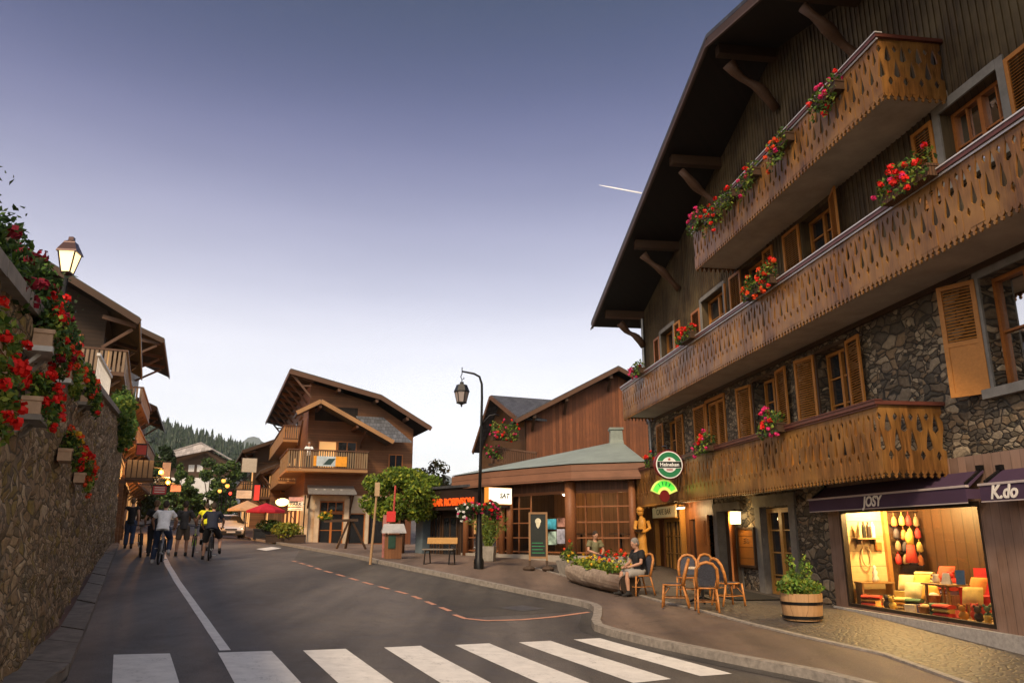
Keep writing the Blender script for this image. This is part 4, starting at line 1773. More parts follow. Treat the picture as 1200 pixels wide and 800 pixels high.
for i in range(n):
    a, b = wl[i], wl[(i + 1) % n]
    ah, bh_ = wh[i], wh[(i + 1) % n]
    d = (b - a)
    u = d.normalized()
    nrm = Vector((u.y, -u.x, 0))
    L = d.length
    if nrm.dot(a - cen) < 0:
        nrm = -nrm
    visible = i in (0, 1, 2)
    mb = MB()
    mb.add([a, b, bh_, ah], [(0, 1, 2, 3)])
    gw = mb.build('glazed_wall', glass('pavilion pane', alpha=1.0) if visible else M_BROWNV, P1)
    if not visible:
        continue
    mb = MB()
    k = max(3, round(L / .62))
    for q in range(1, k):
        if i == 1 and q in (3, 4):
            continue
        p = a + d * q / k + nrm * .03
        mb.beam((p.x, p.y, .05), (p.x, p.y, 2.5), .04, .05)
    for z in (.12, .62, 1.15, 1.68, 2.2):
        if i == 1 and z in (.62, 1.15, 1.68):
            for s0, s1 in ((0, 2 / k), (5 / k, 1)):
                mb.beam(a + d * s0 + nrm * .03 + Vector((0, 0, z + .3)), a + d * s1 + nrm * .03 + Vector((0, 0, z + .3)), .05, .045)
            continue
        p, q = a + nrm * .03, b + nrm * .03
        mb.beam((p.x, p.y, z), (q.x, q.y, z), .05, .05 if z < 2.1 else .12)
    mb.build('glazing_bars', M_PTIM, gw)
    mb = MB()
    p, q = a + nrm * .04, b + nrm * .04
    mb.beam((p.x, p.y, 2.4), (q.x, q.y, 2.4), .06, .32)
    mb.build('boarded_head', wood('head boarding', (.11, .05, .028), .14, 'X', .6, .3), gw)
for i in (0, 1, 2, 3):
    p = wl[i]
    for s in ((-.22, .22) if i == 1 else (0,)):
        mb = MB()
        q = p + Vector((s, -.12, 0))
        if i == 2:
            q += Vector((.1, .02, 0))
        mb.tube([(q.x, q.y, -.1), (q.x, q.y, 2.6)], .2 if i == 2 else .13, 10)
        mb.build('post', M_PTIM, P1, smooth=True)
# posters behind the glass
for k, (s, z, wdt, h, cl) in enumerate([(.66, .92, .95, .36, (.05, .28, .38)), (.60, .38, .42, .46, (.42, .52, .58)), (.745, .38, .40, .46, (.30, .42, .36)), (.875, .42, .38, .5, (.30, .30, .36)), (.88, 1.0, .36, .3, (.35, .18, .14))]):
    a, b = wl[1], wl[2]
    p = a.lerp(b, s) + Vector((0, -.07, 0))
    mb = MB()
    mb.box((p.x, p.y, z + h / 2), (wdt, .012, h))
    o = mb.build('poster', mat('poster %d' % k, cl, .3, var=.9, scale=3.2, bump=0), None, None)
    o.matrix_world = Matrix.Translation(loc) @ Matrix.Rotation(rz, 4, 'Z')
    tag(o, ['wide turquoise poster in the pavilion window', 'white and blue poster at lower left in the pavilion window', 'green and white poster in the middle of the lower row in the pavilion window',
            'violet grey poster by the thick post in the pavilion window', 'small brownish poster above the violet grey one in the pavilion window'][k], 'poster', 'posters in the pavilion window')
mb = MB()
mb.ball((-1.9, 1.7, 2.2), .06, 8)
bulb_ = mb.build('ceiling_lamp', glow('lamp bulb', (1, .72, .4), 9), P1)
PM_ = Matrix.Translation(loc) @ Matrix.Rotation(rz, 4, 'Z')
lamp(PM_ @ Vector((-1.9, 1.7, 2.0)), 38, (1, .62, .28), .1)
lamp(PM_ @ Vector((.6, 1.9, 2.0)), 20, (1, .62, .28), .1)
mb = MB()
mb.add([Vector((p.x, p.y, .03)) for p in wl], [tuple(range(n))])
mb.build('floor', wood('pavilion floor', (.20, .11, .055), .2, 'X', .4, .3), P1)
mb = MB()
mb.bx(-6, 1.2, 3.05, 3.12, .04, 2.55)
mb.build('inner_wall', wood('inner boarding', (.24, .12, .055), .22, 'X', .5, .35), P1)
for k, (x, y, lb) in enumerate([(-2.9, 1.6, 'dark round table inside the pavilion, left of the chalkboard'), (-.9, 1.5, 'dark round table inside the pavilion behind the posters'), (.75, 1.7, 'dark round table inside the pavilion right of the thick post')]):
    tb = thing('indoor_table', lb, 'table', PM_ @ Vector((x, y, .035)), rz, 'tables inside the pavilion')
    mb = MB()
    mb.lathe([(.001, .70), (.42, .70), (.42, .74), (.001, .74)], (0, 0, 0), 20)
    mb.build('table_top', M_DARKW, tb)
    mb = MB()
    mb.lathe([(.25, 0), (.25, .03), (.04, .05), (.04, .70)], (0, 0, 0), 14)
    mb.build('pedestal', M_IRON, tb)
# light box sign on the left corner of the pavilion
l2 = at(584, 581, 27.4)
sg = thing('light_box_sign', 'glowing white light box sign at the pavilion corner with dark letters', 'sign', l2, R(38))
mb = MB()
mb.bx(-.52, .5, -.12, .12, -.29, .29)
mb.build('sign_case', mat('orange sign edge', (.55, .22, .03), .5, emit=(1, .35, .05), es=.35), sg)
mb = MB()
mb.bx(-.5, .485, -.135, -.123, -.27, .27)
mb.build('sign_face', glow('sign face', (1, .93, .74), 1.25), sg)
lettering('SAT', .24, mat('sign black', (.02, .02, .02), .5), sg, (.16, -.14, .0), ext=.003, shear=.2, bold=.006)
mb = MB()
mb.beam((.0, .12, 0), (.35, .7, 0), .05, .05)
mb.build('bracket', M_IRON, sg)

# ------------------------------------------------------------------ boarded barn behind the pavilion
loc, rz = frame(720, 560, 40, 80)
loc.z = 1.0
B1 = thing('boarded_house', 'tall rust brown boarded house with a slate roof behind the pavilion', 'house', loc, rz)
b0 = 4.54 - 1.0
mb = MB()
zt = b0 + 5.45
mb.add([(-4.6, 0, -1), (6, 0, -1), (6, 0, b0 + 2.6), (.2, 0, zt), (-4.6, 0, b0 + 3.0), (-4.6, 9, -1), (6, 9, -1), (6, 9, b0 + 2.6), (.2, 9, zt), (-4.6, 9, b0 + 3.0)],
       [(0, 1, 2, 3, 4), (9, 8, 7, 6, 5), (0, 4, 9, 5), (1, 6, 7, 2)])
mb.build('boarded_wall', M_BROWNV, B1)
rf = MB()
slab(rf, (-5.3, -.7, b0 + 2.85), (.2, -.7, b0 + 5.78), (.2, 9.5, b0 + 5.78), (-5.3, 9.5, b0 + 2.85), .14)
slab(rf, (.2, -.7, b0 + 5.78), (6.6, -.7, b0 + 2.5), (6.6, 9.5, b0 + 2.5), (.2, 9.5, b0 + 5.78), .14)
BR = rf.build('roof', M_SLATE, B1)
mb = MB()
mb.beam((-5.3, -.72, b0 + 2.68), (.2, -.72, b0 + 5.61), .06, .2)
mb.beam((.2, -.72, b0 + 5.61), (6.6, -.72, b0 + 2.33), .06, .2)
mb.build('bargeboard', M_ROOFW, BR)
for x in (-4.3, -2.6, -.2):
    mb = MB()
    z = b0 + 5.5 - .533 * abs(x - .2)
    mb.beam((x, -.65, z - .1), (x, .05, z - .1), .16, .18)
    mb.beam((x, -.55, z - .15), (x, -.02, z - .75), .12, .12)
    mb.build('roof_bracket', M_DARKW, B1)
simple_window(B1, 1.55, 2.3, .55 + b0, 1.15 + b0, -.01)
# wing on its left: gable to the street, slates falling towards us
wl_ = at(583, 463, 41) - loc
wl_.rotate(Matrix.Rotation(-rz, 3, 'Z'))
rx, ry, rzv = wl_.x, wl_.y, wl_.z
mb = MB()
ze = rzv - 1.55
slab(mb, (rx - .35, ry, rzv), (rx + 4.6, ry + 1.2, rzv), (rx + 4.6, ry - 1.3, ze), (rx + .65, ry - 2.55, ze), .1)
slab(mb, (rx - .35, ry, rzv), (rx + 4.6, ry + 1.2, rzv), (rx + 3.6, ry + 3.6, ze - 1.2), (rx - .95, ry + 2.5, ze - 1.2), .1)
mb.build('wing_roof', roof_tiles('dark blue slates', (.075, .078, .09)), B1)
mb = MB()
mb.add([(rx + .25, ry + .2, rzv - .15), (rx + 1.1, ry - 2.0, ze - .05), (rx + 1.1, ry - 2.0, -1), (rx - .5, ry + 2.4, -1), (rx - .5, ry + 2.4, ze - .4),
        (rx + 4.4, ry + 1, -1), (rx + 4.4, ry - 1.2, -1), (rx + 4.4, ry - 1.2, ze - .05)], [(0, 1, 2, 3, 4), (1, 7, 6, 2)])
mb.build('wing_wall', M_DARKW, B1)
mb = MB()
mb.beam((rx - .4, ry - .02, rzv - .12), (rx + .6, ry - 2.57, ze - .12), .08, .2)
mb.beam((rx - .4, ry, rzv - .12), (rx - 1.0, ry + 2.5, ze - 1.32), .08, .2)
mb.build('wing_bargeboard', M_ROOFW, B1)
mb = MB()
f0 = at(578, 545, 39.3)
f1 = at(627, 552, 38.3)
f0, f1 = [Matrix.Rotation(-rz, 3, 'Z') @ (p - loc) for p in (f0, f1)]
mb.beam(f0, f1, 1.1, .14)
wb = mb.build('wing_balcony', M_DARKW, B1)
mb = MB()
u_ = (f1 - f0)
for i in range(19):
    p = f0 + u_ * (i + .5) / 19 + Vector((0, -.5, .45))
    mb.box(p, (.08, .04, .75))
mb.beam(f0 + Vector((0, -.5, .85)), f1 + Vector((0, -.5, .85)), .1, .08)
for i in range(6):
    p = f0 + Vector((0, -.5 + .2 * i, .45))
    mb.box(p, (.04, .08, .75))
mb.build('balustrade', M_ROOFW, wb)

# ------------------------------------------------------------------ low bar building with red letters
loc, rz = frame(575, 652, 31, 136.3)
RB = thing('bar_building', 'low dark wooden bar with big orange red letters above its doors', 'bar', loc, rz)
mb = MB()
mb.bx(-4.7, 1.2, .35, 6, -.6, 2.75)
mb.build('bar_wall', wood('near black boarding', (.045, .025, .016), .2, 'X', .6, .3), RB)
mb = MB()
mb.bx(-4.8, 1.3, -.3, 6.2, 2.42, 2.7)
mb.bx(-4.8, 1.3, -.32, -.2, 1.82, 2.42)
mb.build('sign_fascia', wood('black fascia', (.022, .012, .008), .9, None, .6, .3), RB)
mb = MB()
slab(mb, (-4.9, -.4, 2.8), (1.4, -.4, 2.8), (1.4, 6.4, 3.3), (-4.9, 6.4, 3.3), .1)
mb.build('roof', M_SLATE, RB)
mb = MB()
mb.bx(-4.75, -4.25, -.1, .32, -.6, 1.82)
mb.build('blue_pillar', mat('blue grey paint', (.10, .135, .16), .7, var=.2, scale=3), RB)
simple_window(RB, -4.2, -3.5, -.1, 1.7, .33, m=M_DARKW, cols=3)
simple_window(RB, -3.4, -2.4, -.5, 1.6, .33, m=M_DARKW, name='bar_door')
simple_window(RB, -2.2, -.6, -.2, 1.6, .33, m=M_DARKW, cols=3)
lettering('BAR ROBINSON', .42, glow('orange letters', (1, .12, .012), .42), RB, (-1.95, -.36, 2.12), ext=.03, bold=.008, sx=.88)
# ================================================================== left side of the street
W_LOC = Vector((-6.978, 12.16, .149))
W_RZ = R(114.7)
W_M = Matrix.Translation(W_LOC) @ Matrix.Rotation(W_RZ, 4, 'Z')


def wtop(x):
    return 3.42 + .087 * (x + 7)


M_WALL = stone('old retaining wall stone', [(.40, .27, .145), (.53, .375, .215), (.25, .18, .105), (.60, .44, .265), (.45, .31, .18), (.33, .25, .16), (.70, .54, .35), (.40, .29, .10)], 7.5, (1, 1, 1.25), (.10, .078, .05), .6, .045)
M_LEAF1 = leaf('geranium leaf', (.075, .145, .025))
M_LEAF2 = leaf('geranium leaf dark', (.03, .062, .016))
M_LEAF3 = leaf('geranium leaf light', (.20, .25, .035))
M_RED = leaf('scarlet petals', (.72, .018, .012), .25, .15)
M_PINK = leaf('magenta petals', (.66, .03, .16), .25, .15)
M_CORAL = leaf('orange red petals', (.80, .085, .02), .25, .15)
M_YEL = leaf('yellow petals', (.78, .45, .03), .25, .15)
M_WINE = leaf('wine petals', (.22, .008, .022), .3, .1)
M_POT = mat('terracotta pale', (.50, .33, .215), .8, var=.2, scale=6, bump=.2)
M_CONC = mat('weathered concrete', (.24, .215, .185), .85, var=.3, scale=3, bump=.4)
M_WHITEP = mat('white paint', (.62, .60, .57), .5, var=.12, bump=0)

WALL = thing('retaining_wall', 'tall brown rubble stone retaining wall hung with flower boxes', 'wall', W_LOC, W_RZ)
rng = random.Random(21)
from mathutils import noise as mnoise
mb = MB()
nx_, nz_ = 300, 46
X0, X1 = -13.5, 19.45
vs = []
for i in range(nx_ + 1):
    x = X0 + (X1 - X0) * i / nx_
    p = W_M @ Vector((x, 0, 0))
    b = g(p.x, p.y) - W_LOC.z - .1
    for j in range(nz_ + 1):
        z = b + (wtop(x) - b) * j / nz_
        q = Vector((x * 2.3, 0, z * 3.4))
        dy = .085 * mnoise.noise(q) + .05 * mnoise.noise(q * 2.3) + .08 * mnoise.noise(Vector((x * .35, 3, z * .4)))
        dy += .10 * (1 - j / nz_) * -1        # the wall leans back a little as it rises
        vs.append((x, dy, z))
mb.add(vs, [(i * (nz_ + 1) + j, (i + 1) * (nz_ + 1) + j, (i + 1) * (nz_ + 1) + j + 1, i * (nz_ + 1) + j + 1) for i in range(nx_) for j in range(nz_)])
mb.add([(X1, .0, -1), (X1, 2, -1), (X1, 2, wtop(X1)), (X1, 0, wtop(X1))], [(0, 1, 2, 3)])
mb.add([(X0, 0, wtop(X0)), (X1, 0, wtop(X1)), (X1, 9, wtop(X1)), (X0, 9, wtop(X0))], [(0, 1, 2, 3)])
mb.build('stone_face', M_WALL, WALL, smooth=True, fix=False)
mb = MB()
rr = random.Random(4)
x = X0
while x < X1 - .5:
    L = rr.uniform(.7, 1.2)
    x2 = min(X1, x + L)
    a = math.atan(.082)
    mb.box(((x + x2) / 2, .14, wtop((x + x2) / 2) + .06), (x2 - x - .02, .5, .13), 0, ry=-a)
    x = x2
mb.build('coping', M_CONC, WALL)


# ------------------------------------------------------------------ flower boxes: shared builder
def flower_box(label, group, loc, rz, L=.8, W=.22, H=.2, cols=(M_RED,), spread=.28, up=.32, out=.25, nl=260, nb=16, box_m=None, ls=.055, shelf=False, bias=0.0,
               lm=None, seed=0, cat='flower box', name='flower_box', hang=.12, head=.06, wide=None):
    """trough (local x along it, -y outwards) with leaves and round blossom heads as its parts"""
    r = random.Random(seed)
    T = thing(name, label, cat, loc, rz, group)
    b = MB()
    t = .02
    b.bx(-L / 2, L / 2, -W / 2, W / 2, 0, t)
    b.bx(-L / 2, L / 2, -W / 2, -W / 2 + t, t, H)
    b.bx(-L / 2, L / 2, W / 2 - t, W / 2, t, H)
    b.bx(-L / 2, -L / 2 + t, -W / 2 + t, W / 2 - t, t, H)
    b.bx(L / 2 - t, L / 2, -W / 2 + t, W / 2 - t, t, H)
    b.bx(-L / 2 - .012, L / 2 + .012, -W / 2 - .012, -W / 2 - .001, H - .035, H + .004)
    b.bx(-L / 2 - .012, -L / 2 - .001, -W / 2, W / 2, H - .035, H + .004)
    b.bx(L / 2 + .001, L / 2 + .012, -W / 2, W / 2, H - .035, H + .004)
    b.build('box', box_m or M_POT, T)
    s = MB()
    s.bx(-L / 2 + t, L / 2 - t, -W / 2 + t, W / 2 - t, H * .4, H * .82)
    s.build('soil', M_DARKW, T)
    if shelf:
        s = MB()
        s.bx(-L / 2 - .03, L / 2 + .03, -W / 2 - .015, W / 2 + .06, -.055, -.005)
        s.beam((-L * .3, W / 2 + .03, -.16), (-L * .3, W * .1, -.055), .03, .03)
        s.beam((L * .3, W / 2 + .03, -.16), (L * .3, W * .1, -.055), .03, .03)
        s.build('shelf', M_WHITEP if shelf == 2 else M_CONC, T)
    bl = []
    n = max(2, round((wide or L) / .22))
    for i in range(n):
        x = ((i + .5) / n - .5) * (wide or L) * 1.05 + bias
        bl.append(((x, -out * r.uniform(.2, .6), H + up * r.uniform(.25, .5)), (.17, spread * r.uniform(.6, 1), up * r.uniform(.5, .8))))
        bl.append(((x, -W / 2 - out * r.uniform(.3, .8), H - hang * r.uniform(.2, 1.2)), (.14, spread * .5, .13 + hang * .6)))
    m = leaves(MB(), bl, nl, ls, 3, r)
    m.build('foliage', lm or [M_LEAF1, M_LEAF2, M_LEAF3], T, fix=False)
    p = MB()
    for k in range(nb):
        c, rad = r.choice(bl)
        d = Vector((r.gauss(0, 1), r.gauss(-.4, 1), r.gauss(.5, 1))).normalized()
        petals(p, (c[0] + d.x * rad[0] * 1.05, c[1] + d.y * rad[1] * 1.1, c[2] + d.z * rad[2] * 1.1), head * r.uniform(.7, 1.2), 20, head * .5, r.randrange(len(cols)), r)
    p.build('blossoms', list(cols), T, fix=False)
    return T


def on_wall(x, off, z):
    return W_M @ Vector((x, -off, z))


pots = [  # x of the near end, z of the box foot, off, look
    (-5.85, 3.22, .27, 'pale terracotta box of scarlet geraniums on a white shelf, topmost on the near wall', 2, (M_RED, M_RED, M_WINE), .52, 34),
    (-5.95, 2.57, .27, 'pale terracotta box overflowing with scarlet geraniums, below the white shelf box', 1, (M_RED,), .55, 34),
    (-8.35, 2.55, .27, 'nearest geranium box at the left edge, with yellow green trailing leaves', 0, (M_RED,), .55, 26),
    (-3.75, 3.30, .25, 'small pale box of red geraniums on a white shelf beside the white railing', 2, (M_RED, M_CORAL), .5, 22),
    (-2.35, 2.46, .25, 'cream box of mixed coral, yellow and red flowers, upper of the lowest pair', 0, (M_CORAL, M_RED, M_YEL), .5, 26),
    (.35, 2.34, .25, 'cream box of coral and red flowers, lowest on the wall', 0, (M_CORAL, M_RED, M_CORAL), .6, 34),
    (-.35, 3.55, .25, 'small grey box with a few red geraniums, farthest along the upper row', 1, (M_RED,), .4, 12),
    (-1.9, 3.55, .25, 'leafy geranium box between two shelf boxes high on the wall', 1, (M_RED, M_CORAL), .4, 14),
]
for k, (x, z, off, lb, sh, cols, up, nb) in enumerate(pots):
    flower_box(lb, 'geranium boxes on the retaining wall', on_wall(x + .3, off - .09, z), W_RZ, .56, .16, .155, cols, .15, up * .48, .07, 760, int(nb * (1.3 if k in (4, 5) else .72)), M_POT, .034, sh, seed=30 + k, hang=.14 if k != 2 else .3,
               lm=[M_LEAF1, M_LEAF3, M_LEAF3] if k in (2, 3, 5) else None, name='geranium_box', head=.046, wide=.72, bias=.12)
# big coping trough with its hanging shrubs, backlit darkness put into their colours
T = thing('stone_trough', 'pale stone trough on the wall top under a dark flowering shrub', 'planter', on_wall(-6.9, -.36, wtop(-6.9) + .12), W_RZ)
mb = MB()
mb.bx(-.8, .8, -.30, .3, -.06, -.005)
mb.bx(-.75, .75, -.27, .25, -.004, .2)
mb.build('trough', M_CONC, T)
r = random.Random(77)


def shrub(label, loc, blobs, n, ls, cols, nb, group=None, seed=1, mats=None, name='flowering_shrub', head=.06, twigs=14):
    T = thing(name, label, 'shrub', loc, W_RZ, group)
    q = random.Random(seed)
    m = leaves(MB(), blobs, n, ls, 3, q, .2)
    m.build('foliage', mats or [M_LEAF2, M_LEAF1, M_LEAF2], T, fix=False)
    m = MB()
    for k in range(twigs):
        c, rad = q.choice(blobs)
        d = Vector((q.gauss(0, .6), q.gauss(0, .6), abs(q.gauss(.6, .5)))).normalized()
        a = Vector(c)
        e = a + Vector((d.x * rad[0], d.y * rad[1], d.z * rad[2])) * q.uniform(1.0, 1.3)
        m.tube([Vector((0, 0, -.1)), a * .7, a.lerp(e, .5) + Vector((0, 0, .05)), e], [.02, .014, .008, .004], 5)
        leaves(m, [(e, (.1, .1, .1))], 7, ls * .8, 1, q)
    m.build('stems', leaf('twig leaf', (.03, .05, .015)), T, fix=False)
    if nb:
        p = MB()
        for k in range(nb):
            c, rad = q.choice(blobs)
            d = Vector((q.gauss(0, 1), q.gauss(-.4, 1), q.gauss(.2, 1))).normalized()
            petals(p, (c[0] + d.x * rad[0], c[1] + d.y * rad[1], c[2] + d.z * rad[2]), head * q.uniform(.7, 1.2), 18, head * .5, q.randrange(len(cols)), q)
        p.build('blossoms', list(cols), T, fix=False)
    return T


shrub('tall dark leafy shrub with sparse red flowers, highest on the wall at the left edge', on_wall(-6.9, -.42, wtop(-6.9) + .15),
      [((-.3, 0, .15), (.8, .5, .3)), ((.2, -.1, .3), (.6, .45, .3)), ((-.6, 0, .35), (.6, .4, .28)), ((.6, -.25, .0), (.5, .3, .35))], 3200, .04, (M_WINE,), 14, seed=3)
shrub('dark hanging shrub with wine red flowers spilling over the wall top', on_wall(-5.2, -.3, wtop(-5.2) + .2),
      [((0, -.15, .15), (.7, .35, .35)), ((.5, -.2, -.1), (.6, .3, .4)), ((-.4, -.25, -.15), (.4, .25, .35))], 2600, .042, (M_WINE, M_WINE, M_RED), 30, seed=4)
shrub('low wine red flowering bush on the wall top at the foot of the lit lantern', on_wall(-3.0, -.3, wtop(-3.0) + .2),
      [((-.5, -.1, .15), (.7, .35, .3)), ((.6, -.1, .2), (.7, .3, .32)), ((0, -.3, -.1), (.6, .25, .3))], 1700, .045, (M_WINE, M_WINE, M_RED), 22, seed=5)
shrub('rounded bush of red geraniums on the wall coping in front of the white railing', on_wall(-.7, -.5, wtop(-.7) + .1),
      [((-.4, -.2, .1), (.6, .35, .32)), ((.5, -.2, .05), (.6, .3, .3))], 800, .055, (M_RED, M_WINE), 24, seed=6)
shrub('green trailing creeper at the far end of the retaining wall', on_wall(14.5, -.05, wtop(14.5) - .1),
      [((-2.0, -.2, .2), (1.4, .4, .5)), ((0.2, -.25, -.35), (1.2, .35, .7)), ((1.8, -.2, .1), (1.2, .4, .55))], 1500, .09, (M_CORAL,), 4, seed=8, mats=[M_LEAF1, M_LEAF3, M_LEAF1])

# ------------------------------------------------------------------ lit lantern on the wall
M_LANT = mat('lantern red black', (.035, .012, .012), .35, .4, var=.1, bump=0)
M_LGLASS = glow('lit lantern glass', (1, .74, .36), 1.7)


def lantern_head(par, s=1.0, lit=True, z=0.0):
    """four-sided street lantern tapering downwards; foot of the glass at z"""
    a = MB()
    a.lathe([(.10 * s, z), (.19 * s, z + .36 * s)], (0, 0, 0), 4)
    a.build('lantern_glass', M_LGLASS if lit else glass('clear lantern glass', (.30, .27, .27), .15), par)
    b = MB()
    for k in range(4):
        t = k * PI / 2
        b.beam((.10 * s * math.cos(t), .10 * s * math.sin(t), z), (.19 * s * math.cos(t), .19 * s * math.sin(t), z + .36 * s), .02 * s, .02 * s)
    b.lathe([(.001, z - .05 * s), (.05 * s, z - .04 * s), (.115 * s, z - .012 * s), (.115 * s, z + .012 * s)], (0, 0, 0), 4)
    b.lathe([(.23 * s, z + .35 * s), (.215 * s, z + .385 * s), (.13 * s, z + .52 * s), (.12 * s, z + .545 * s), (.06 * s, z + .58 * s), (.055 * s, z + .64 * s), (.001, z + .66 * s)], (0, 0, 0), 4)
    b.lathe([(.23 * s, z + .35 * s), (.001, z + .36 * s)], (0, 0, 0), 4)
    b.build('lantern_frame', M_LANT if lit else M_IRON, par)


p = on_wall(-.8, -.3, wtop(-.8))
LT = thing('wall_lantern', 'lit lantern on a short dark post on top of the stone wall', 'lantern', p, W_RZ + .5)
mb = MB()
mb.tube([(0, 0, -.2), (0, 0, 1.45)], .035, 8)
mb.lathe([(.07, 0), (.05, .12), (.035, .14)], (0, 0, 0), 8)
mb.build('post', M_IRON, LT)
lantern_head(LT, .92, True, 1.50)
lamp(p + Vector((0, 0, 1.7)), 14, (1, .68, .32), .12)

# white railing above the wall
RL = thing('white_railing', 'white painted metal railing on the terrace above the stone wall', 'railing', on_wall(0, 0, 0), W_RZ)
mb = MB()
for x0_, x1_ in ((4.6, 9.5),):
    n = 14
    for i in range(n):
        x = x0_ + (x1_ - x0_) * i / (n - 1)
        z = wtop(x) + .15
        mb = MB()
        mb.bx(x - .014, x + .014, .10, .12, z - .08, z + .73)
        mb.build('bar', M_WHITEP, RL)
mb = MB()
mb.beam((4.5, .11, wtop(4.5) + .9), (9.6, .11, wtop(9.6) + .9), .07, .06)
mb.beam((4.5, .11, wtop(4.5) + .1), (9.6, .11, wtop(9.6) + .1), .05, .05)
mb.build('rails', M_WHITEP, RL)


# ------------------------------------------------------------------ chalets along the street
def row_chalet(label, loc, az, W, D, zE, slope, balcs, ovs=1.2, ovf=1.3, wall=None, low=None, zlow=2.9, lit=(), sx=1, name='row_chalet', win=True, seed=0, ridge=None):
    """house with its gable to the viewer; its right side (left for sx=-1) stands on the street"""
    r = random.Random(seed)
    T = thing(name, label, 'chalet', loc, R(90 - az))
    wall = wall or M_BROWN
    ridge = ridge or W / 2
    zR = zE + slope * (ridge + ovs)

    def X(v):
        return v * sx
    zr = lambda x: zE + slope * (ovs - x) if -x < ridge else zR - slope * (-x - ridge)
    m = MB()
    ring = [(0, zlow), (-W, zlow), (-W, zr(-W) - .15), (-ridge, zR - .15), (0, zr(0) - .15)]
    m.add([(X(x), 0, z) for x, z in ring] + [(X(x), D, z) for x, z in ring], [(0, 1, 2, 3, 4), (9, 8, 7, 6, 5), (0, 4, 9, 5), (1, 6, 7, 2)])
    m.build('upper_wall', wall, T)
    m = MB()
    m.bx(min(0, X(-W)), max(0, X(-W)), .02, D, -1.2, zlow)
    m.build('ground_floor_wall', low or M_CREAM, T)
    f = MB()
    a = X(ovs)
    slab(f, (X(-ridge), -ovf, zR), (a, -ovf, zE), (a, D + .8, zE), (X(-ridge), D + .8, zR), .12)
    xb = -W - ovs
    slab(f, (X(-ridge), -ovf, zR), (X(xb), -ovf, zR - slope * (W + ovs - ridge)), (X(xb), D + .8, zR - slope * (W + ovs - ridge)), (X(-ridge), D + .8, zR), .12)
    ro = f.build('roof', M_SLATE, T)
    m = MB()
    m.beam((X(-ridge), -ovf - .02, zR - .2), (a, -ovf - .02, zE - .2), .06, .26)
    m.beam((X(-ridge), -ovf - .02, zR - .2), (X(xb), -ovf - .02, zR - .2 - slope * (W + ovs - ridge)), .06, .26)
    m.beam((a, -ovf, zE - .16), (a, D + .8, zE - .16), .06, .2)
    m.build('bargeboard', M_DARKW, ro)
    m = MB()
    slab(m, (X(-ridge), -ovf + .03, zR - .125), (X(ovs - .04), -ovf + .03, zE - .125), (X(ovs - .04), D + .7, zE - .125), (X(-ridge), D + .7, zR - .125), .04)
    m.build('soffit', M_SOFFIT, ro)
    for y in (-ovf * .6, D * .33, D * .66):
        m = MB()
        m.beam((X(ovs * .9), y, zE - .3 + slope * .1), (X(-.1), y, zE - .3 + slope * .6), .14, .18)
        m.beam((X(ovs * .8), y, zE - .4), (X(.02), y, zE - 1.3), .12, .12)
        m.build('roof_bracket', M_ROOFW, T)
    for zf, zt, y0, y1, wrap in balcs:
        o = 1.0
        b = MB()
        b.bx(min(X(.01), X(o)), max(X(.01), X(o)), y0, y1, zf, zf + .16)
        if wrap:
            b.bx(min(X(-wrap), X(.01)), max(X(-wrap), X(.01)), y0, -.01, zf, zf + .16)
        B = b.build('balcony', M_ROOFW, T)
        q = MB()
        baluster_run(q, (X(o - .04), y0, 0), (X(o - .04), y1, 0), zf + .17, zt - .06, .17, .10)
        baluster_run(q, (X(-wrap if wrap else .02), y0 + .04, 0), (X(o), y0 + .04, 0), zf + .17, zt - .06, .17, .10)
        q.build('balustrade', M_HONEY if seed % 2 else wood('weathered balusters', (.24, .165, .105), .9, None, .6, .3), B)
        q = MB()
        q.bx(min(X(o - .1), X(o + .05)), max(X(o - .1), X(o + .05)), y0, y1, zt - .06, zt + .02)
        q.bx(min(X(-wrap), X(o - .1)), max(X(-wrap), X(o - .1)), y0, y0 + .1, zt - .06, zt + .02)
        q.build('handrail', M_ROOFW, B)
        y = y0 + .6
        while y < y1:
            q = MB()
            q.beam((X(o * .85), y, zf - .06), (X(.0), y, zf - .8), .1, .1)
            q.build('bracket', M_ROOFW, B)
            y += 2.4
    # street windows and shop openings
    k = 0
    for z0, z1 in ([(.2, 2.4)] + [(b[0] + .35, b[0] + 2.0) for b in balcs]):
        y = .9
        while y < D - 1.2:
            q = MB()
            q.bx(min(X(.005), X(.04)), max(X(.005), X(.04)), y, y + 1.15, z0, z1)
            q.build('street_window', M_WARMW if (k in lit or (z0 < .5 and k % 2 == 0)) else M_PANE, T)
            k += 1
            y += 2.3
    if win:
        for x in (-1.9, -4.2):
            for z in ([b[0] + .4 for b in balcs if b[4]] or [zlow + .7]):
                simple_window(T, min(X(x), X(x + 1.1)), max(X(x), X(x + 1.1)), z, z + 1.5, -.005)
    return T


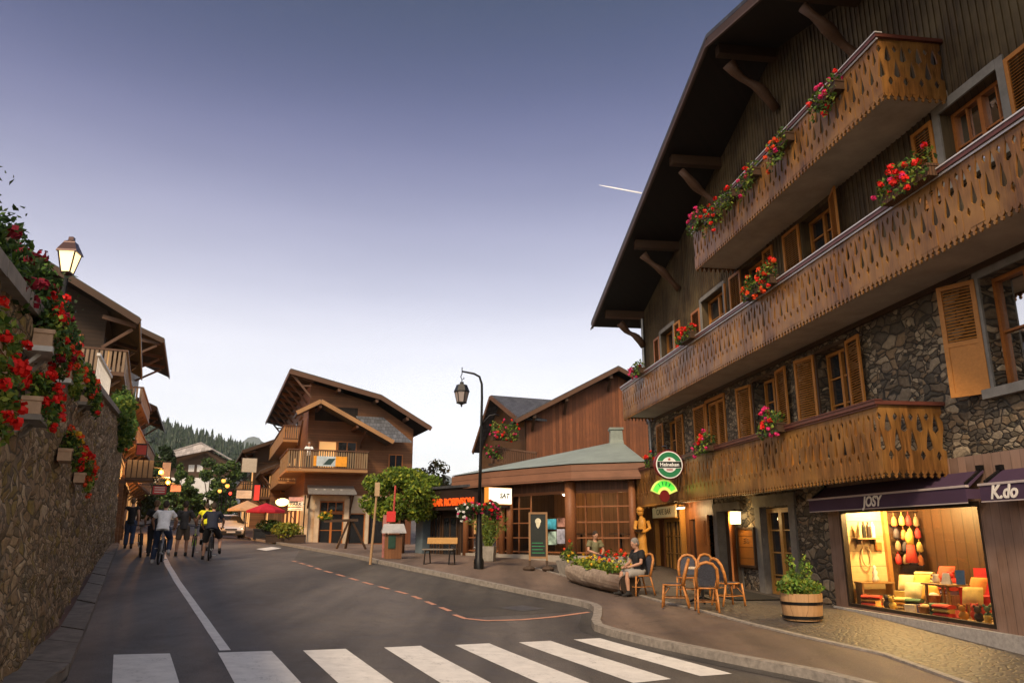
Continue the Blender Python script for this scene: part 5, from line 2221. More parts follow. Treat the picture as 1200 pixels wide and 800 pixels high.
row_chalet('weathered timber chalet with stacked balconies just beyond the stone wall', (-17.6, 32.1, 1.6), 65.3, 8.5, 11, 9.0, .55,
           [(6.5, 7.6, -1.3, 10.5, 6.5), (4.5, 5.5, -1.0, 10.5, 6.5), (2.85, 3.75, -.4, 10.5, 3)], 1.35, 1.6, wood('smoky brown boarding', (.035, .02, .012), .17, 'Z', .65, .35), wood('shop timber', (.13, .075, .04), .2, 'X', .6, .3), 2.6, (2, 5), seed=2)
row_chalet('tall dark house whose black gable roof juts out over the street behind the first chalet', (-22.7, 44.2, 2.0), 68, 9, 10, 11.0, .42,
           [(7.2, 8.2, .2, 9.5, 0), (4.9, 5.9, .2, 9.5, 0), (2.9, 3.8, .2, 9.5, 0)], 1.9, 1.0, M_DARKW, M_CREAM, 2.8, (1, 4), seed=4)
row_chalet('smaller lamplit chalet with pale balconies farther up the left pavement', (-27.9, 56.4, 2.3), 68.5, 8, 12, 8.6, .45,
           [(5.2, 6.2, .2, 11.5, 0), (2.8, 3.7, .2, 11.5, 0)], 1.5, 1.0, M_BROWN, M_CREAM, 2.5, (1, 2, 4, 6), seed=5)
row_chalet('farthest brown house on the left before the trees', (-35.5, 73, 2.8), 65.3, 8, 11, 5.6, .45, [(2.9, 3.8, .2, 10.5, 0)], 1.1, .8, M_BROWN, M_CREAM, 2.7, (1, 3), seed=7)
# timber porch in front of the first chalet
pl = Vector((-16.9, 31.6, g(-16.9, 31.6)))
PO = thing('timber_porch', 'timber porch roof on posts at the foot of the first chalet', 'porch', pl, R(90 - 65.3))
mb = MB()
slab(mb, (-3.2, -1.2, 2.95), (1.15, -1.2, 2.45), (1.15, 7, 2.45), (-3.2, 7, 2.95), .12)
mb.build('porch_roof', M_ROOFW, PO)
for x, y in ((1.0, -1.1), (1.0, 2.5), (1.0, 6.5), (-2.6, -1.1)):
    mb = MB()
    mb.beam((x, y, -.3), (x, y, 2.6), .16, .16)
    mb.beam((x, y + .08, 1.8), (x, y + .7, 2.5), .1, .1)
    mb.build('post', M_BROWN, PO)
tl = at(164, 549, 31.3)
TR = thing('balcony_crate', 'honey coloured slatted box hanging in lamp light above the porch', 'box', tl, R(90 - 65.3))
mb = MB()
for k in range(5):
    mb.bx(-.48 + .2 * k, -.32 + .2 * k, -.03, .03, -.35, .35)
mb.build('slats', M_HONEY, TR)
mb = MB()
mb.bx(-.5, .5, .035, 1.6, -.38, .33)
mb.bx(-.53, .53, -.05, 1.62, -.45, -.385)
mb.build('case', M_ROOFW, TR)


# ------------------------------------------------------------------ projecting signs and their lamps, left side
def hang_sign(label, px, py, Y, w, h, col, az=65, glowing=0, name='hanging_sign', group='hanging signs up the street', stripes=None):
    s = thing(name, label, 'sign', at(px, py, Y), R(90 - az), group)
    m = MB()
    m.bx(-w / 2, w / 2, -.05, .05, -h / 2, h / 2)
    m.build('board', glow(label[:24], col, glowing) if glowing else mat(label[:24], col, .5, var=.15, scale=4, bump=0), s)
    m = MB()
    m.bx(-w / 2 - .03, w / 2 + .03, -.06, .06, h / 2, h / 2 + .04)
    m.bx(-w / 2 - .03, w / 2 + .03, -.06, .06, -h / 2 - .04, -h / 2)
    for x_ in (-w / 2 - .02, w / 2 + .02):
        m.bx(x_ - .018, x_ + .018, -.055, .055, -h / 2 - .01, h / 2 + .01)
    m.beam((-w / 2 - .9, 0, h / 2 + .06), (w / 2, 0, h / 2 + .06), .04, .04)
    m.build('frame', M_IRON, s)
    if stripes:
        for z in stripes:
            m = MB()
            m.bx(-w * .38, w * .38, -.058, -.051, z * h - h * .06, z * h + h * .06)
            m.build('stripe', mat('sign stripe', (.55, .5, .45), .6, bump=0), s)
    return s


hang_sign('red and white striped shop sign on the left pavement beside the lamps', 187, 574, 44, .7, .45, (.42, .04, .04), stripes=(-.25, .05, .32))
hang_sign('pale pink oval shop sign farthest out over the left pavement', 206, 572, 50, .6, .4, (.50, .24, .22))
hang_sign('tilted cream shop sign above the brightest lamp on the left', 195, 550, 47, .45, .85, (.50, .40, .32))
hang_sign('small red banner sign under the eaves on the left', 166, 527, 40, .45, .5, (.5, .05, .03))
for k, (px, py, Y, s, lb) in enumerate([(189, 553, 45, 1, 'glowing round lamp highest on the left house fronts'), (197, 565, 48, .9, 'glowing round lamp between the two other left lamps'), (203, 570, 51, .9, 'glowing round lamp lowest on the left house fronts')]):
    p = at(px, py, Y)
    T = thing('wall_lamp', lb, 'lamp', p, R(25), 'orange lamps on the left house fronts')
    mb = MB()
    mb.ball((0, 0, 0), .15 * s, 10)
    mb.build('globe', glow('street globe', (1, .40, .07), 1.9), T, smooth=True)
    mb = MB()
    mb.beam((0, .0, .22), (-.9, 0, .3), .05, .05)
    mb.lathe([(.1, .18), (.12, .22), (.001, .3)], (0, 0, 0), 8)
    mb.build('arm', M_IRON, T)
    lamp(p + Vector((.1, -.35, -.05)), 600, (1, .42, .10), .2)
# ================================================================== things on the pavement and the fronts
M_BLACK = mat('matt black', (.02, .02, .02), .6, var=.2)
M_RATTAN = mat('rattan cane', (.42, .165, .04), .45, var=.4, scale=14, bump=.3)
M_WEAVE = mat('blue grey weave', (.045, .048, .065), .7, var=.5, scale=40, bump=.8)
M_STONEP = mat('stone planter', (.27, .245, .21), .85, var=.3, scale=5, bump=.4)


def up(px, py, dz=.11):
    """point standing on the pavement"""
    return Gv(px, py, dz)


# ------------------------------------------------------------------ flower boxes on the chalet's balconies
def chbox(x, z, label, L=.9, cols=(M_RED,), seed=0, off=1.32, up_=.36, nb=22, nl=330, box_m=None, lm=None, hang=.1):
    return flower_box(label, 'flower boxes on the chalet balconies', cw(x, -off, z), C_RZ, L, .2, .19, cols, .17, up_ * .85, .08, nl, int(nb * .85), box_m or M_DARKW, .042, 0, seed=seed, hang=hang, lm=lm, name='window_box', head=.055)


chbox(-.15, 6.76, 'long dark box of red and orange geraniums on the middle balcony rail', 1.35, (M_RED, M_CORAL), 51, nb=30, nl=520)
chbox(-4.75, 6.78, 'dark box of red geraniums on the middle balcony rail, second from its left end', .9, (M_RED,), 52)
chbox(-9.4, 6.78, 'box of dull pink flowers nearest the left end of the middle balcony', .8, (M_PINK, M_WINE), 53, nb=14)
chbox(5.1, 6.74, 'latticed box of big red geraniums on the middle balcony by the lace window', 1.15, (M_RED, M_RED, M_PINK), 54, up_=.42, nb=26, nl=520, box_m=wood('lattice box', (.12, .06, .03), .05, 'X', .6, .3, .2))
chbox(-.1, 3.6, 'box of red and magenta geraniums on the lowest balcony rail near its right end', .75, (M_RED, M_PINK), 55, up_=.36, nb=20)
chbox(-3.9, 3.62, 'dark box of pink red geraniums in the middle of the lowest balcony rail', .8, (M_PINK, M_RED), 56, up_=.34, nb=16)
chbox(-8.4, 3.62, 'small box with a few red flowers at the left end of the lowest balcony', .5, (M_RED,), 57, nb=7, nl=120)
for k, (x, lb, cols, nb) in enumerate([(-3.55, 'box of pink petunias at the left corner of the top balcony', (M_PINK,), 14), (-2.5, 'trailing box of scarlet flowers next to the left corner of the top balcony', (M_RED, M_RED), 14),
                                       (-1.45, 'sparse green trailing box on the top balcony, third from the left', (M_RED,), 5), (-.3, 'trailing box with dark red and magenta flowers in the middle of the top balcony', (M_WINE, M_PINK, M_RED), 12),
                                       (1.3, 'bushy trailing box with orange and pink flowers right of the top balcony centre', (M_CORAL, M_PINK), 16), (3.2, 'trailing box of scarlet and violet flowers near the right corner of the top balcony', (M_RED, M_PINK), 15)]):
    chbox(x, 9.78 if k == 0 else 9.5, lb, .8, cols, 60 + k, off=1.3, up_=.3 if k == 0 else .2, nb=nb, nl=260, hang=.3)


# ------------------------------------------------------------------ signs on the chalet
def ring_text(s, r, size, m, par, y, a0, a1, inward=False):
    for i, ch in enumerate(s):
        a = a0 + (a1 - a0) * (i / max(1, len(s) - 1))
        x, z = math.cos(a) * r, math.sin(a) * r
        lettering(ch, size, m, par, (x, y, z), (PI / 2, 0, 0), ext=.002, name='letter').rotation_euler = (PI / 2, -(a - PI / 2) if not inward else -(a + PI / 2), 0)


s_loc = cw(-6.05, -1.62, 3.47)
S1 = thing('round_beer_sign', 'round green and white beer sign with a red rim hanging from the lowest balcony', 'sign', s_loc, R(4))
MX = Matrix.Rotation(PI / 2, 4, 'X')
mb = MB()
mb.lathe([(.001, -.1), (.40, -.1), (.425, -.07), (.425, .07), (.40, .1), (.001, .1)], (0, 0, 0), 40, M=MX)
mb.build('drum', mat('red rim', (.14, .008, .008), .35, var=.15, bump=0), S1, smooth=False)
M_SGW = mat('sign white', (.72, .72, .68), .4, var=.05, bump=0, emit=(1, .97, .9), es=.10)
M_SGG = mat('sign green', (.02, .16, .06), .4, var=.1, bump=0, emit=(.03, .3, .1), es=.10)
M_SGK = mat('sign black ink', (.012, .014, .014), .4, var=0, bump=0)
for rr_, yy, m_ in ((.385, -.106, M_SGW), (.355, -.111, M_SGG), (.215, -.116, M_SGW)):
    mb = MB()
    mb.lathe([(.001, 0), (rr_, 0), (rr_, -.004), (.001, -.004)], (0, yy + .002, 0), 40, M=MX)
    mb.build('sign_disc', m_, S1)
mb = MB()
mb.bx(-.345, .345, -.128, -.121, -.085, .085)
mb.build('name_bar', M_SGK, S1)
mb = MB()
mb.bx(-.345, .345, -.131, -.1285, -.098, -.088)
mb.bx(-.345, .345, -.131, -.1285, .088, .098)
mb.build('bar_lines', M_SGW, S1)
lettering('Heineken', .145, M_SGW, S1, (0, -.131, 0), ext=.003, bold=.003, sx=1.0)
mb = MB()
mb.prism([(.05 * math.sin(k * PI / 5) * (1 if k % 2 == 0 else .42), .05 * math.cos(k * PI / 5) * (1 if k % 2 == 0 else .42)) for k in range(10)], (0, -.122, .155), (1, 0, 0), (0, 0, 1), (0, -.004, 0))
mb.build('star', mat('star red', (.45, .02, .015), .4, bump=0), S1)
for z in (-.135, -.165):
    mb = MB()
    mb.bx(-.09, .09, -.124, -.121, z, z + .012)
    mb.build('caption_line', mat('star red', (.45, .02, .015)), S1)
mb = MB()
mb.tube([(0, .05, .42), (0, .05, .55), (.0, .6, .6), (.3, .9, .55)], .02, 8)
mb.build('hanger', M_IRON, S1)

s_loc = cw(-6.2, -1.72, 2.74)
S2 = thing('fan_sign', 'fan shaped sign glowing lime green and yellow under the round beer sign', 'sign', s_loc, R(6))
out = [(.36 * math.cos(a), .36 * math.sin(a)) for a in np.linspace(R(18), R(162), 14)]
inn = [(.13 * math.cos(a), .13 * math.sin(a)) for a in np.linspace(R(165), R(15), 8)]
mb = MB()
mb.prism(out + inn, (0, 0, -.1), (1, 0, 0), (0, 0, 1), (0, .09, 0))
mb.build('fan_case', glow('lime rim', (.55, .62, .12), .75), S2)
o2 = [(.325 * math.cos(a), .325 * math.sin(a)) for a in np.linspace(R(28), R(158), 14)]
i2 = [(.20 * math.cos(a), .20 * math.sin(a)) for a in np.linspace(R(160), R(30), 8)]
mb = MB()
mb.prism(o2 + i2, (0, -.002, -.1), (1, 0, 0), (0, 0, 1), (0, -.008, 0))
mb.build('fan_face', glow('neon green', (.10, .80, .06), .8), S2)
for a in (60, 80, 100, 120):
    mb = MB()
    c, s_ = math.cos(R(a)), math.sin(R(a))
    mb.beam((c * .22, -.014, -.1 + s_ * .22), (c * .31, -.014, -.1 + s_ * .31), .03, .006, up=(0, 1, 0))
    mb.build('fan_letter', glow('dark green stroke', (.02, .35, .05), .4), S2)
mb = MB()
mb.lathe([(.001, 0), (.13, 0), (.13, .05), (.001, .05)], (0, .05, -.1), 16, M=MX)
mb.build('fan_base', mat('red rim', (.14, .008, .008)), S2)
S2.scale = (1.12, 1.12, 1.3)

b_loc = cw(-10.65, -.26, 2.3)
S3 = thing('bar_name_board', 'cream wooden name board over the bar door between two golden posts', 'sign', b_loc, C_RZ)
mb = MB()
mb.bx(-1.2, 1.2, -.03, .03, -.18, .18)
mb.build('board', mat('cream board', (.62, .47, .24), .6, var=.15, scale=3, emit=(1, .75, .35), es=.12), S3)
mb = MB()
for a, b, c, d in ((-1.24, 1.24, .182, .22), (-1.24, 1.24, -.22, -.182)):
    mb.bx(a, b, -.045, .04, c, d)
mb.build('board_frame', M_GOLD, S3)
lettering('CAFE BAR', .26, mat('brown ink', (.10, .06, .02), .6), S3, (0, -.034, 0), ext=.003, shear=.1, sx=1.3)

# menu case and wall lamp
T = thing('menu_board', 'framed orange wooden menu board on the stone wall under the square lamp', 'board', cw(-4.62, -.02, 1.22), C_RZ)
mb = MB()
mb.bx(-.46, .46, -.07, -.005, -.45, .45)
mb.build('panel', wood('orange panel', (.42, .16, .03), .28, 'Z', .45, .25), T)
mb = MB()
for a, b, c, d in ((-.52, -.462, -.51, .51), (.462, .52, -.51, .51), (-.461, .461, .452, .51), (-.461, .461, -.51, -.452)):
    mb.bx(a, b, -.10, -.003, c, d)
mb.build('frame', M_DARKW, T)
mb = MB()
for k in range(3):
    mb.tube([(-.15, -.073, .2 - .05 * k), (.02, -.073, .23 - .05 * k), (.18, -.073, .19 - .05 * k)], .008, 5)
mb.build('carved_words', M_DARKW, T)
T = thing('square_wall_lamp', 'square white glowing lamp on the stone wall beside the bar doorway', 'lamp', cw(-4.85, -.25, 1.98), C_RZ)
mb = MB()
mb.lathe([(.15, -.16), (.17, .16)], (0, 0, 0), 4)
mb.lathe([(.001, -.162), (.15, -.16)], (0, 0, 0), 4)
mb.build('shade', glow('lamp shade', (1, .80, .45), 3.2), T)
mb = MB()
mb.lathe([(.20, .162), (.001, .24)], (0, 0, 0), 4)
mb.beam((0, .0, .2), (0, .22, .2), .04, .04)
mb.build('cap', M_IRON, T)
lamp(cw(-4.75, -.42, 1.95), 26, (1, .66, .25), .1)
lamp(cw(-8.6, -.55, 2.3), 45, (1, .66, .30), .05)

# ------------------------------------------------------------------ carved statue and its rock
p = cw(-10.35, -1.15, 0)
p.z = g(p.x, p.y) + .11
T = thing('wooden_statue', 'honey coloured carved wooden statue of a standing figure holding a bowl beside the bar door', 'statue', p, R(0))
mb = MB()
mb.ball((0, 0, .17), .36, 14, 0, (1.1, .9, .52))
mb.build('rock', mat('dark boulder', (.09, .075, .06), .9, var=.4, scale=5, bump=.7), T, smooth=True)
M_CARV = wood('carved honey wood', (.52, .25, .045), .9, None, .45, .35)
mb = MB()
ring = [(.0, .0, .28, .20, .17), (.02, 0, .5, .17, .15), (-.01, 0, .8, .165, .14), (-.02, 0, 1.0, .19, .15), (-.01, 0, 1.16, .15, .12), (0, 0, 1.38, .20, .14), (0, 0, 1.55, .225, .13), (0, 0, 1.63, .16, .11), (-.02, 0, 1.68, .065, .065), (-.03, 0, 1.74, .06, .06)]
mb.tube([(a, b, c) for a, b, c, _, _ in ring], [(d, e) for *_, d, e in ring], 14)
mb.build('body', M_CARV, T, smooth=True)
mb = MB()
mb.ball((-.05, -.02, 1.86), .125, 14, 0, (.92, 1, 1.2))
mb.ball((-.05, -.06, 1.93), .13, 12, 0, (1, 1, .75))
mb.box((-.15, -.06, 1.85), (.05, .03, .05))
mb.build('head', M_CARV, T, smooth=True)
for sx in (-1, 1):
    mb = MB()
    mb.tube([(.19 * sx, 0, 1.56), (.25 * sx, -.04, 1.32), (.10 * sx - .08, -.22, 1.2), (-.12, -.26, 1.22)], [.065, .06, .05, .045], 9)
    mb.build('arm', M_CARV, T, smooth=True)
mb = MB()
mb.lathe([(.001, 1.19), (.09, 1.20), (.15, 1.29), (.14, 1.29), (.08, 1.22), (.001, 1.215)], (-.16, -.27, 0), 14)
mb.build('bowl', M_DARKW, T)

# ------------------------------------------------------------------ bistro table and cane chairs
tp = up(824, 706, .12)
T = thing('bistro_table', 'small round bistro table with a pale top among the cane chairs', 'table', tp)
mb = MB()
mb.lathe([(.001, .70), (.34, .70), (.355, .715), (.355, .735), (.34, .745), (.001, .745)], (0, 0, 0), 26)
mb.build('table_top', mat('pale table top', (.62, .50, .36), .35, var=.15, scale=8), T)
mb = MB()
mb.tube([(0, 0, .03), (0, 0, .69)], .03, 10)
for k in range(3):
    a = k * 2.094 + .4
    mb.tube([(0, 0, .12), (math.cos(a) * .15, math.sin(a) * .15, .08), (math.cos(a) * .3, math.sin(a) * .3, .015)], .022, 7)
mb.build('pedestal', M_IRON, T)


def cane_chair():
    T = thing('bistro_chair', 'x', 'chair', (0, 0, 0), 0, 'cane chairs around the bistro table')
    for sx in (-1, 1):
        m = MB()
        m.tube([(.19 * sx, -.20, .45), (.205 * sx, -.225, .2), (.215 * sx, -.24, 0)], .021, 7)
        m.build('leg', M_RATTAN, T, smooth=True)
        m = MB()
        m.tube([(.18 * sx, .19, .45), (.195 * sx, .25, .2), (.20 * sx, .30, 0)], .021, 7)
        m.build('leg', M_RATTAN, T, smooth=True)
    m = MB()
    m.lathe([(.001, .435), (.20, .435), (.225, .45), (.22, .47), (.19, .475), (.001, .468)], (0, 0, 0), 20)
    m.build('seat', M_WEAVE, T)
    m = MB()
    arch = [(-.195, .19, .45), (-.215, .235, .66), (-.20, .285, .82), (-.12, .315, .92), (0, .325, .955), (.12, .315, .92), (.20, .285, .82), (.215, .235, .66), (.195, .19, .45)]
    m.tube(arch, .032, 8)
    ring = [(math.cos(t) * .225, math.sin(t) * .225, .452) for t in np.linspace(0, 2 * PI, 20, endpoint=False)]
    m.tube(ring, .017, 7, closed=True)
    for s in (-1, 1):
        m.tube([(.205 * s, -.225, .2), (.195 * s, .25, .2)], .009, 6)
        m.tube([(.205 * s, -.225, .22), (.15 * s, -.1, .38), (.0, -.2, .43)], .008, 6)
    m.tube([(-.205, -.225, .2), (.205, -.225, .2)], .009, 6)
    m.tube([(-.195, .25, .2), (.195, .25, .2)], .009, 6)
    m.build('frame', M_RATTAN, T, smooth=True)
    m = MB()
    n = len(arch)
    A_ = [Vector((p[0] * .8, p[1] + .005, .50 + (p[2] - .45) * .86)) for p in arch]
    m.add(A_ + [p + Vector((0, .012, 0)) for p in A_], [tuple(range(n)), tuple(range(2 * n - 1, n - 1, -1))] + [(i, i + 1, n + i + 1, n + i) for i in range(n - 1)])
    m.build('backrest', M_WEAVE, T)
    return T


ch0 = cane_chair()
chs = [(791, 711, -105, 'cane chair leaning back at the left of the bistro table, seen from its side'), (806, 700, -20, 'cane chair with a blue grey back behind the bistro table on its left'),
       (836, 698, 15, 'cane chair behind the bistro table on its right, half hidden'), (829, 716, 172, 'cane chair in front of the bistro table, its back to the street'),
       (855, 709, 110, 'cane chair at the right of the bistro table, facing left')]
for k, (px, py, a, lb) in enumerate(chs):
    c = ch0 if k == 0 else copy_tree(ch0)
    c.location = up(px, py, .12)
    c.rotation_euler = (0, 0, R(a))
    c['label'] = lb

# door mat
mp_ = cw(-3.4, -1.0, 0)
T = thing('door_mat', 'black rectangular mat on the setts in front of the house door', 'mat', (mp_.x, mp_.y, g(mp_.x, mp_.y) + .118), C_RZ)
mb = MB()
vs = []
for i in range(7):
    for j in range(5):
        q = cw(-4.9 + 2.9 * i / 6, -1.6 + 1.25 * j / 4, 0)
        l_ = Matrix.Rotation(-C_RZ, 3, 'Z') @ (Vector((q.x, q.y, g(q.x, q.y) + .118)) - T.location)
        vs.append(l_)
vs2 = [v + Vector((0, 0, .014)) for v in vs]
mb.add(vs2, [(i * 5 + j, i * 5 + j + 1, (i + 1) * 5 + j + 1, (i + 1) * 5 + j) for i in range(6) for j in range(4)])
mb.build('rubber', mat('black rubber', (.014, .013, .012), .75, var=.3, scale=20, bump=.6), T)

# barrel planter
T = thing('barrel_planter', 'half barrel planter with dark hoops and a leafy shrub beside the shop window', 'planter', up(941, 725.5, .12), .3)
T.scale = (.84, .84, .84)
mb = MB()
mb.lathe([(.001, .01), (.37, .01), (.40, .0), (.425, .2), (.44, .38), (.445, .56), (.41, .56), (.40, .48), (.001, .48)], (0, 0, 0), 26)
mb.build('barrel', wood('pale oak staves', (.46, .27, .13), .11, 'X', .55, .3, .03), T, smooth=False)
for z in (.07, .36):
    mb = MB()
    r_ = .412 + .06 * z
    mb.lathe([(r_ - .01, z - .03), (r_ + .014, z - .03), (r_ + .018, z + .03), (r_ - .005, z + .03)], (0, 0, 0), 26)
    mb.build('hoop', M_IRON, T)
q = random.Random(9)
mb = leaves(MB(), [((-.25, 0, .68), (.3, .35, .2)), ((.1, -.15, .68), (.35, .3, .18)), ((-.1, .1, .85), (.22, .22, .2))], 750, .055, 3, q)
leaves(mb, [((.22, .05, 1.05), (.16, .16, .35)), ((-.2, .0, 1.12), (.12, .12, .28))], 190, .04, 3, q)
mb.build('foliage', [M_LEAF1, leaf('bright herb', (.12, .23, .035)), M_LEAF3], T, fix=False)
mb = MB()
for k in range(9):
    a = q.uniform(0, 6)
    mb.tube([(math.cos(a) * .1, math.sin(a) * .1, .45), (math.cos(a) * .18, math.sin(a) * .18, .9), (.15 * math.cos(a) + .1, .2 * math.sin(a), 1.25)], [.01, .007, .003], 5)
mb.build('stems', M_LEAF2, T)

# ------------------------------------------------------------------ log trough with yellow flowers
a, b = up(671, 681, .1), up(742, 699, .1)
cen_ = (a + b) / 2
ax = (b - a)
LL = ax.length * .93
T = thing('log_trough', 'hollowed log trough full of yellow and orange flowers at the pavement edge', 'planter', cen_, math.atan2(ax.y, ax.x))
sl = math.atan2(ax.z, Vector((ax.x, ax.y)).length)
RM = Matrix.Rotation(-sl, 4, 'Y')
q = random.Random(12)
mb = MB()
n = 18
vs = []
ns = 12
for i in range(ns + 1):
    x = -LL / 2 + LL * i / ns
    for j in range(n + 1):
        t = R(35) + (R(360) - R(70)) * j / n + PI / 2
        r_ = .275 * (1 + .05 * math.sin(3 * t + i * .4) + .03 * q.uniform(-1, 1))
        vs.append(RM @ Vector((x, math.cos(t) * r_ * 1.05, .27 + math.sin(t) * r_)))
k_ = len(vs)
for i in range(ns + 1):
    x = -LL / 2 + LL * i / ns
    for j in range(n + 1):
        t = R(35) + (R(360) - R(70)) * j / n + PI / 2
        vs.append(RM @ Vector((x, math.cos(t) * .21, .29 + math.sin(t) * .19)))
W_ = n + 1
fs = [(i * W_ + j, i * W_ + j + 1, (i + 1) * W_ + j + 1, (i + 1) * W_ + j) for i in range(ns) for j in range(n)]
fs += [(k_ + i * W_ + j, k_ + (i + 1) * W_ + j, k_ + (i + 1) * W_ + j + 1, k_ + i * W_ + j + 1) for i in range(ns) for j in range(n)]
for i in range(ns):
    fs += [(i * W_, (i + 1) * W_, k_ + (i + 1) * W_, k_ + i * W_), (i * W_ + n, k_ + i * W_ + n, k_ + (i + 1) * W_ + n, (i + 1) * W_ + n)]
mb.add(vs, fs)
mb.build('log', wood('silver grey log', (.34, .27, .21), .9, None, .7, .5, .04, .6, (.16, .11, .08)), T, fix=False)
for sx, mm in ((-1, M_LOG), (1, wood('black sawn end', (.035, .022, .015), .9, None, .7, .4))):
    mb = MB()
    mb.lathe([(.001, 0), (.27, 0), (.27, .03), (.001, .03)], (0, 0, 0), 18, M=RM @ Matrix.Translation((sx * (LL / 2 + (.004 if sx > 0 else -.034)), 0, .27)) @ Matrix.Rotation(PI / 2, 4, 'Y'))
    mb.build('sawn_end', mm, T)
mb = MB()
mb.box((0, 0, .36), (LL * .96, .36, .08), ry=-sl * -1)
mb.build('soil', M_DARKW, T)
bl = [(RM @ Vector((x, q.uniform(-.08, .08), .54)), (.26, .22, .15)) for x in np.linspace(-LL * .38, LL * .38, 9)]
mb = leaves(MB(), [(tuple(c), r_) for c, r_ in bl], 1100, .06, 3, q)
mb.build('foliage', [M_LEAF1, M_LEAF3, leaf('yellow green', (.24, .27, .03))], T, fix=False)
mb = MB()
for k in range(44):
    c, r_ = q.choice(bl)
    petals(mb, (c[0] + q.uniform(-.3, .3), c[1] + q.uniform(-.26, .26), c[2] + q.uniform(.02, .28)), .042, 14, .025, q.choice([0, 0, 0, 2, 2, 2, 1]), q)
mb.build('blossoms', [M_YEL, M_CORAL, leaf('lemon petals', (.75, .62, .08))], T, fix=False)

# square stone planter beside it
T = thing('stone_planter', 'low square grey stone planter with a sparse green plant left of the log trough', 'planter', up(667, 673, .11), .5)
mb = MB()
mb.lathe([(.30, 0), (.42, .42), (.36, .42), (.33, .36), (.001, .36)], (0, 0, 0), 4, M=Matrix.Rotation(PI / 4, 4, 'Z'))
mb.build('planter_box', M_STONEP, T)
mb = leaves(MB(), [((0, 0, .55), (.28, .28, .2)), ((.05, 0, .8), (.1, .1, .2))], 240, .05, 3, q)
mb.build('foliage', [M_LEAF1, M_LEAF2, M_LEAF3], T, fix=False)
mb = MB()
petals(mb, (.05, 0, 1.0), .05, 14, .03, 0, q)
petals(mb, (-.1, .1, .75), .04, 12, .03, 0, q)
mb.build('blossoms', M_CORAL, T, fix=False)

# red flower row on the pavilion ledge
fl = at(715, 652, 26.2)
flower_box('narrow grey box of small red and orange flowers on the pavilion ledge', 'ledge boxes', Vector((fl.x, fl.y, fl.z - .15)), R(-20), 1.1, .2, .14, (M_RED, M_CORAL), .15, .22, .05, 220, 20, M_STONEP, .05, seed=91, name='ledge_flower_box')

# ------------------------------------------------------------------ chalkboard stand
p = up(631, 668, .11)
T = thing('menu_stand', 'tall dark chalkboard on a wooden frame with heavy feet in front of the pavilion', 'sign', p, R(-6))
mb = MB()
for x in (-.27, .27):
    mb.bx(x - .03, x + .03, -.025, .025, .02, 1.78)
mb.bx(-.239, .239, -.025, .025, 1.72, 1.78)
mb.bx(-.239, .239, -.025, .025, .36, .42)
mb.build('frame', wood('stand wood', (.30, .17, .08), .9, None, .5, .3), T)
mb = MB()
mb.bx(-.239, .239, -.015, .015, .421, 1.719)
mb.build('chalkboard', mat('blackboard', (.012, .016, .013), .5, var=.3, scale=3, bump=0), T)
mb = MB()
mb.lathe([(.001, 0), (.095, 0), (.075, .003), (.001, .004)], (0, -.018, 1.5), 14, M=MX)
mb.prism([(-.07, 1.42), (.07, 1.42), (.05, 1.34), (0, 1.27), (-.05, 1.34)], (0, -.017, 0), (1, 0, 0), (0, 0, 1), (0, -.003, 0))
mb.build('crest', mat('cream paint', (.62, .58, .42), .6), T)
for k in range(4):
    mb = MB()
    mb.bx(-.2, .2 - .05 * (k % 2), -.019, -.0155, .52 + .1 * k, .545 + .1 * k)
    mb.build('chalk_line', mat('green chalk', (.03, .22, .09), .7), T)
for x in (-.3, .3):
    mb = MB()
    mb.ball((x, 0, .05), .2, 10, 0, (1, 1.1, .45))
    mb.beam((x * .9, 0, .05), (x * .9, 0, .3), .07, .07)
    mb.build('foot', mat('dark foot', (.07, .045, .03), .8, var=.3), T)

# ------------------------------------------------------------------ street lamp with flower basket
p = up(561, 666, .1)
LH = 6.25
T = thing('street_lamp', 'tall dark street lamp post with an unlit hanging lantern and a flower basket ring', 'street lamp', p, 0)
mb = MB()
mb.lathe([(.16, -.1), (.16, .25), (.12, .32), (.11, 1.0), (.085, 1.06), (.075, 2.0)], (0, 0, 0), 14)
mb.tube([(0, 0, 1.9), (.02, 0, 3.2), (.05, 0, 5.4), (.04, 0, 5.85), (-.04, 0, 6.1), (-.22, 0, 6.2), (-.62, 0, 6.28)], [.06, .052, .042, .04, .038, .036, .028], 10)
mb.tube([(.04, 0, 4.45), (.14, 0, 4.62), (.3, 0, 4.80), (.5, 0, 4.84), (.62, 0, 4.80)], .022, 8)
mb.build('post', M_IRON, T, smooth=True)
mb = MB()
mb.tube([(-.62, 0, 6.42), (-.62, 0, 6.2), (-.66, 0, 6.1), (-.62, 0, 6.0), (-.55, 0, 6.03), (-.56, 0, 6.08)], .016, 7)
mb.tube([(-.62, 0, 6.0), (-.62, 0, 5.86)], .016, 7)
mb.build('hook', M_IRON, T)
lh = thing('lantern', None, None, (-.62, 0, 0))
lh.parent = T
del_ = lh
a_ = MB()
z0_, s_ = 5.22, 1.0
a_.lathe([(.15, z0_), (.235, z0_ + .36)], (0, 0, 0), 6)
a_.build('lantern_glass', glass('grey lantern glass', (.34, .29, .28), .2), lh)
b_ = MB()
b_.lathe([(.001, z0_ - .14), (.03, z0_ - .1), (.03, z0_ - .06), (.17, z0_ - .012), (.17, z0_ + .03)], (0, 0, 0), 6)
b_.lathe([(.26, z0_ + .36), (.26, z0_ + .39), (.19, z0_ + .56), (.18, z0_ + .6), (.07, z0_ + .62), (.06, z0_ + .7), (.001, z0_ + .72)], (0, 0, 0), 6)
for k in range(6):
    t = k * PI / 3
    b_.beam((.15 * math.cos(t), .15 * math.sin(t), z0_), (.235 * math.cos(t), .235 * math.sin(t), z0_ + .36), .022, .022)
b_.build('lantern_frame', M_IRON, lh)
q = random.Random(31)
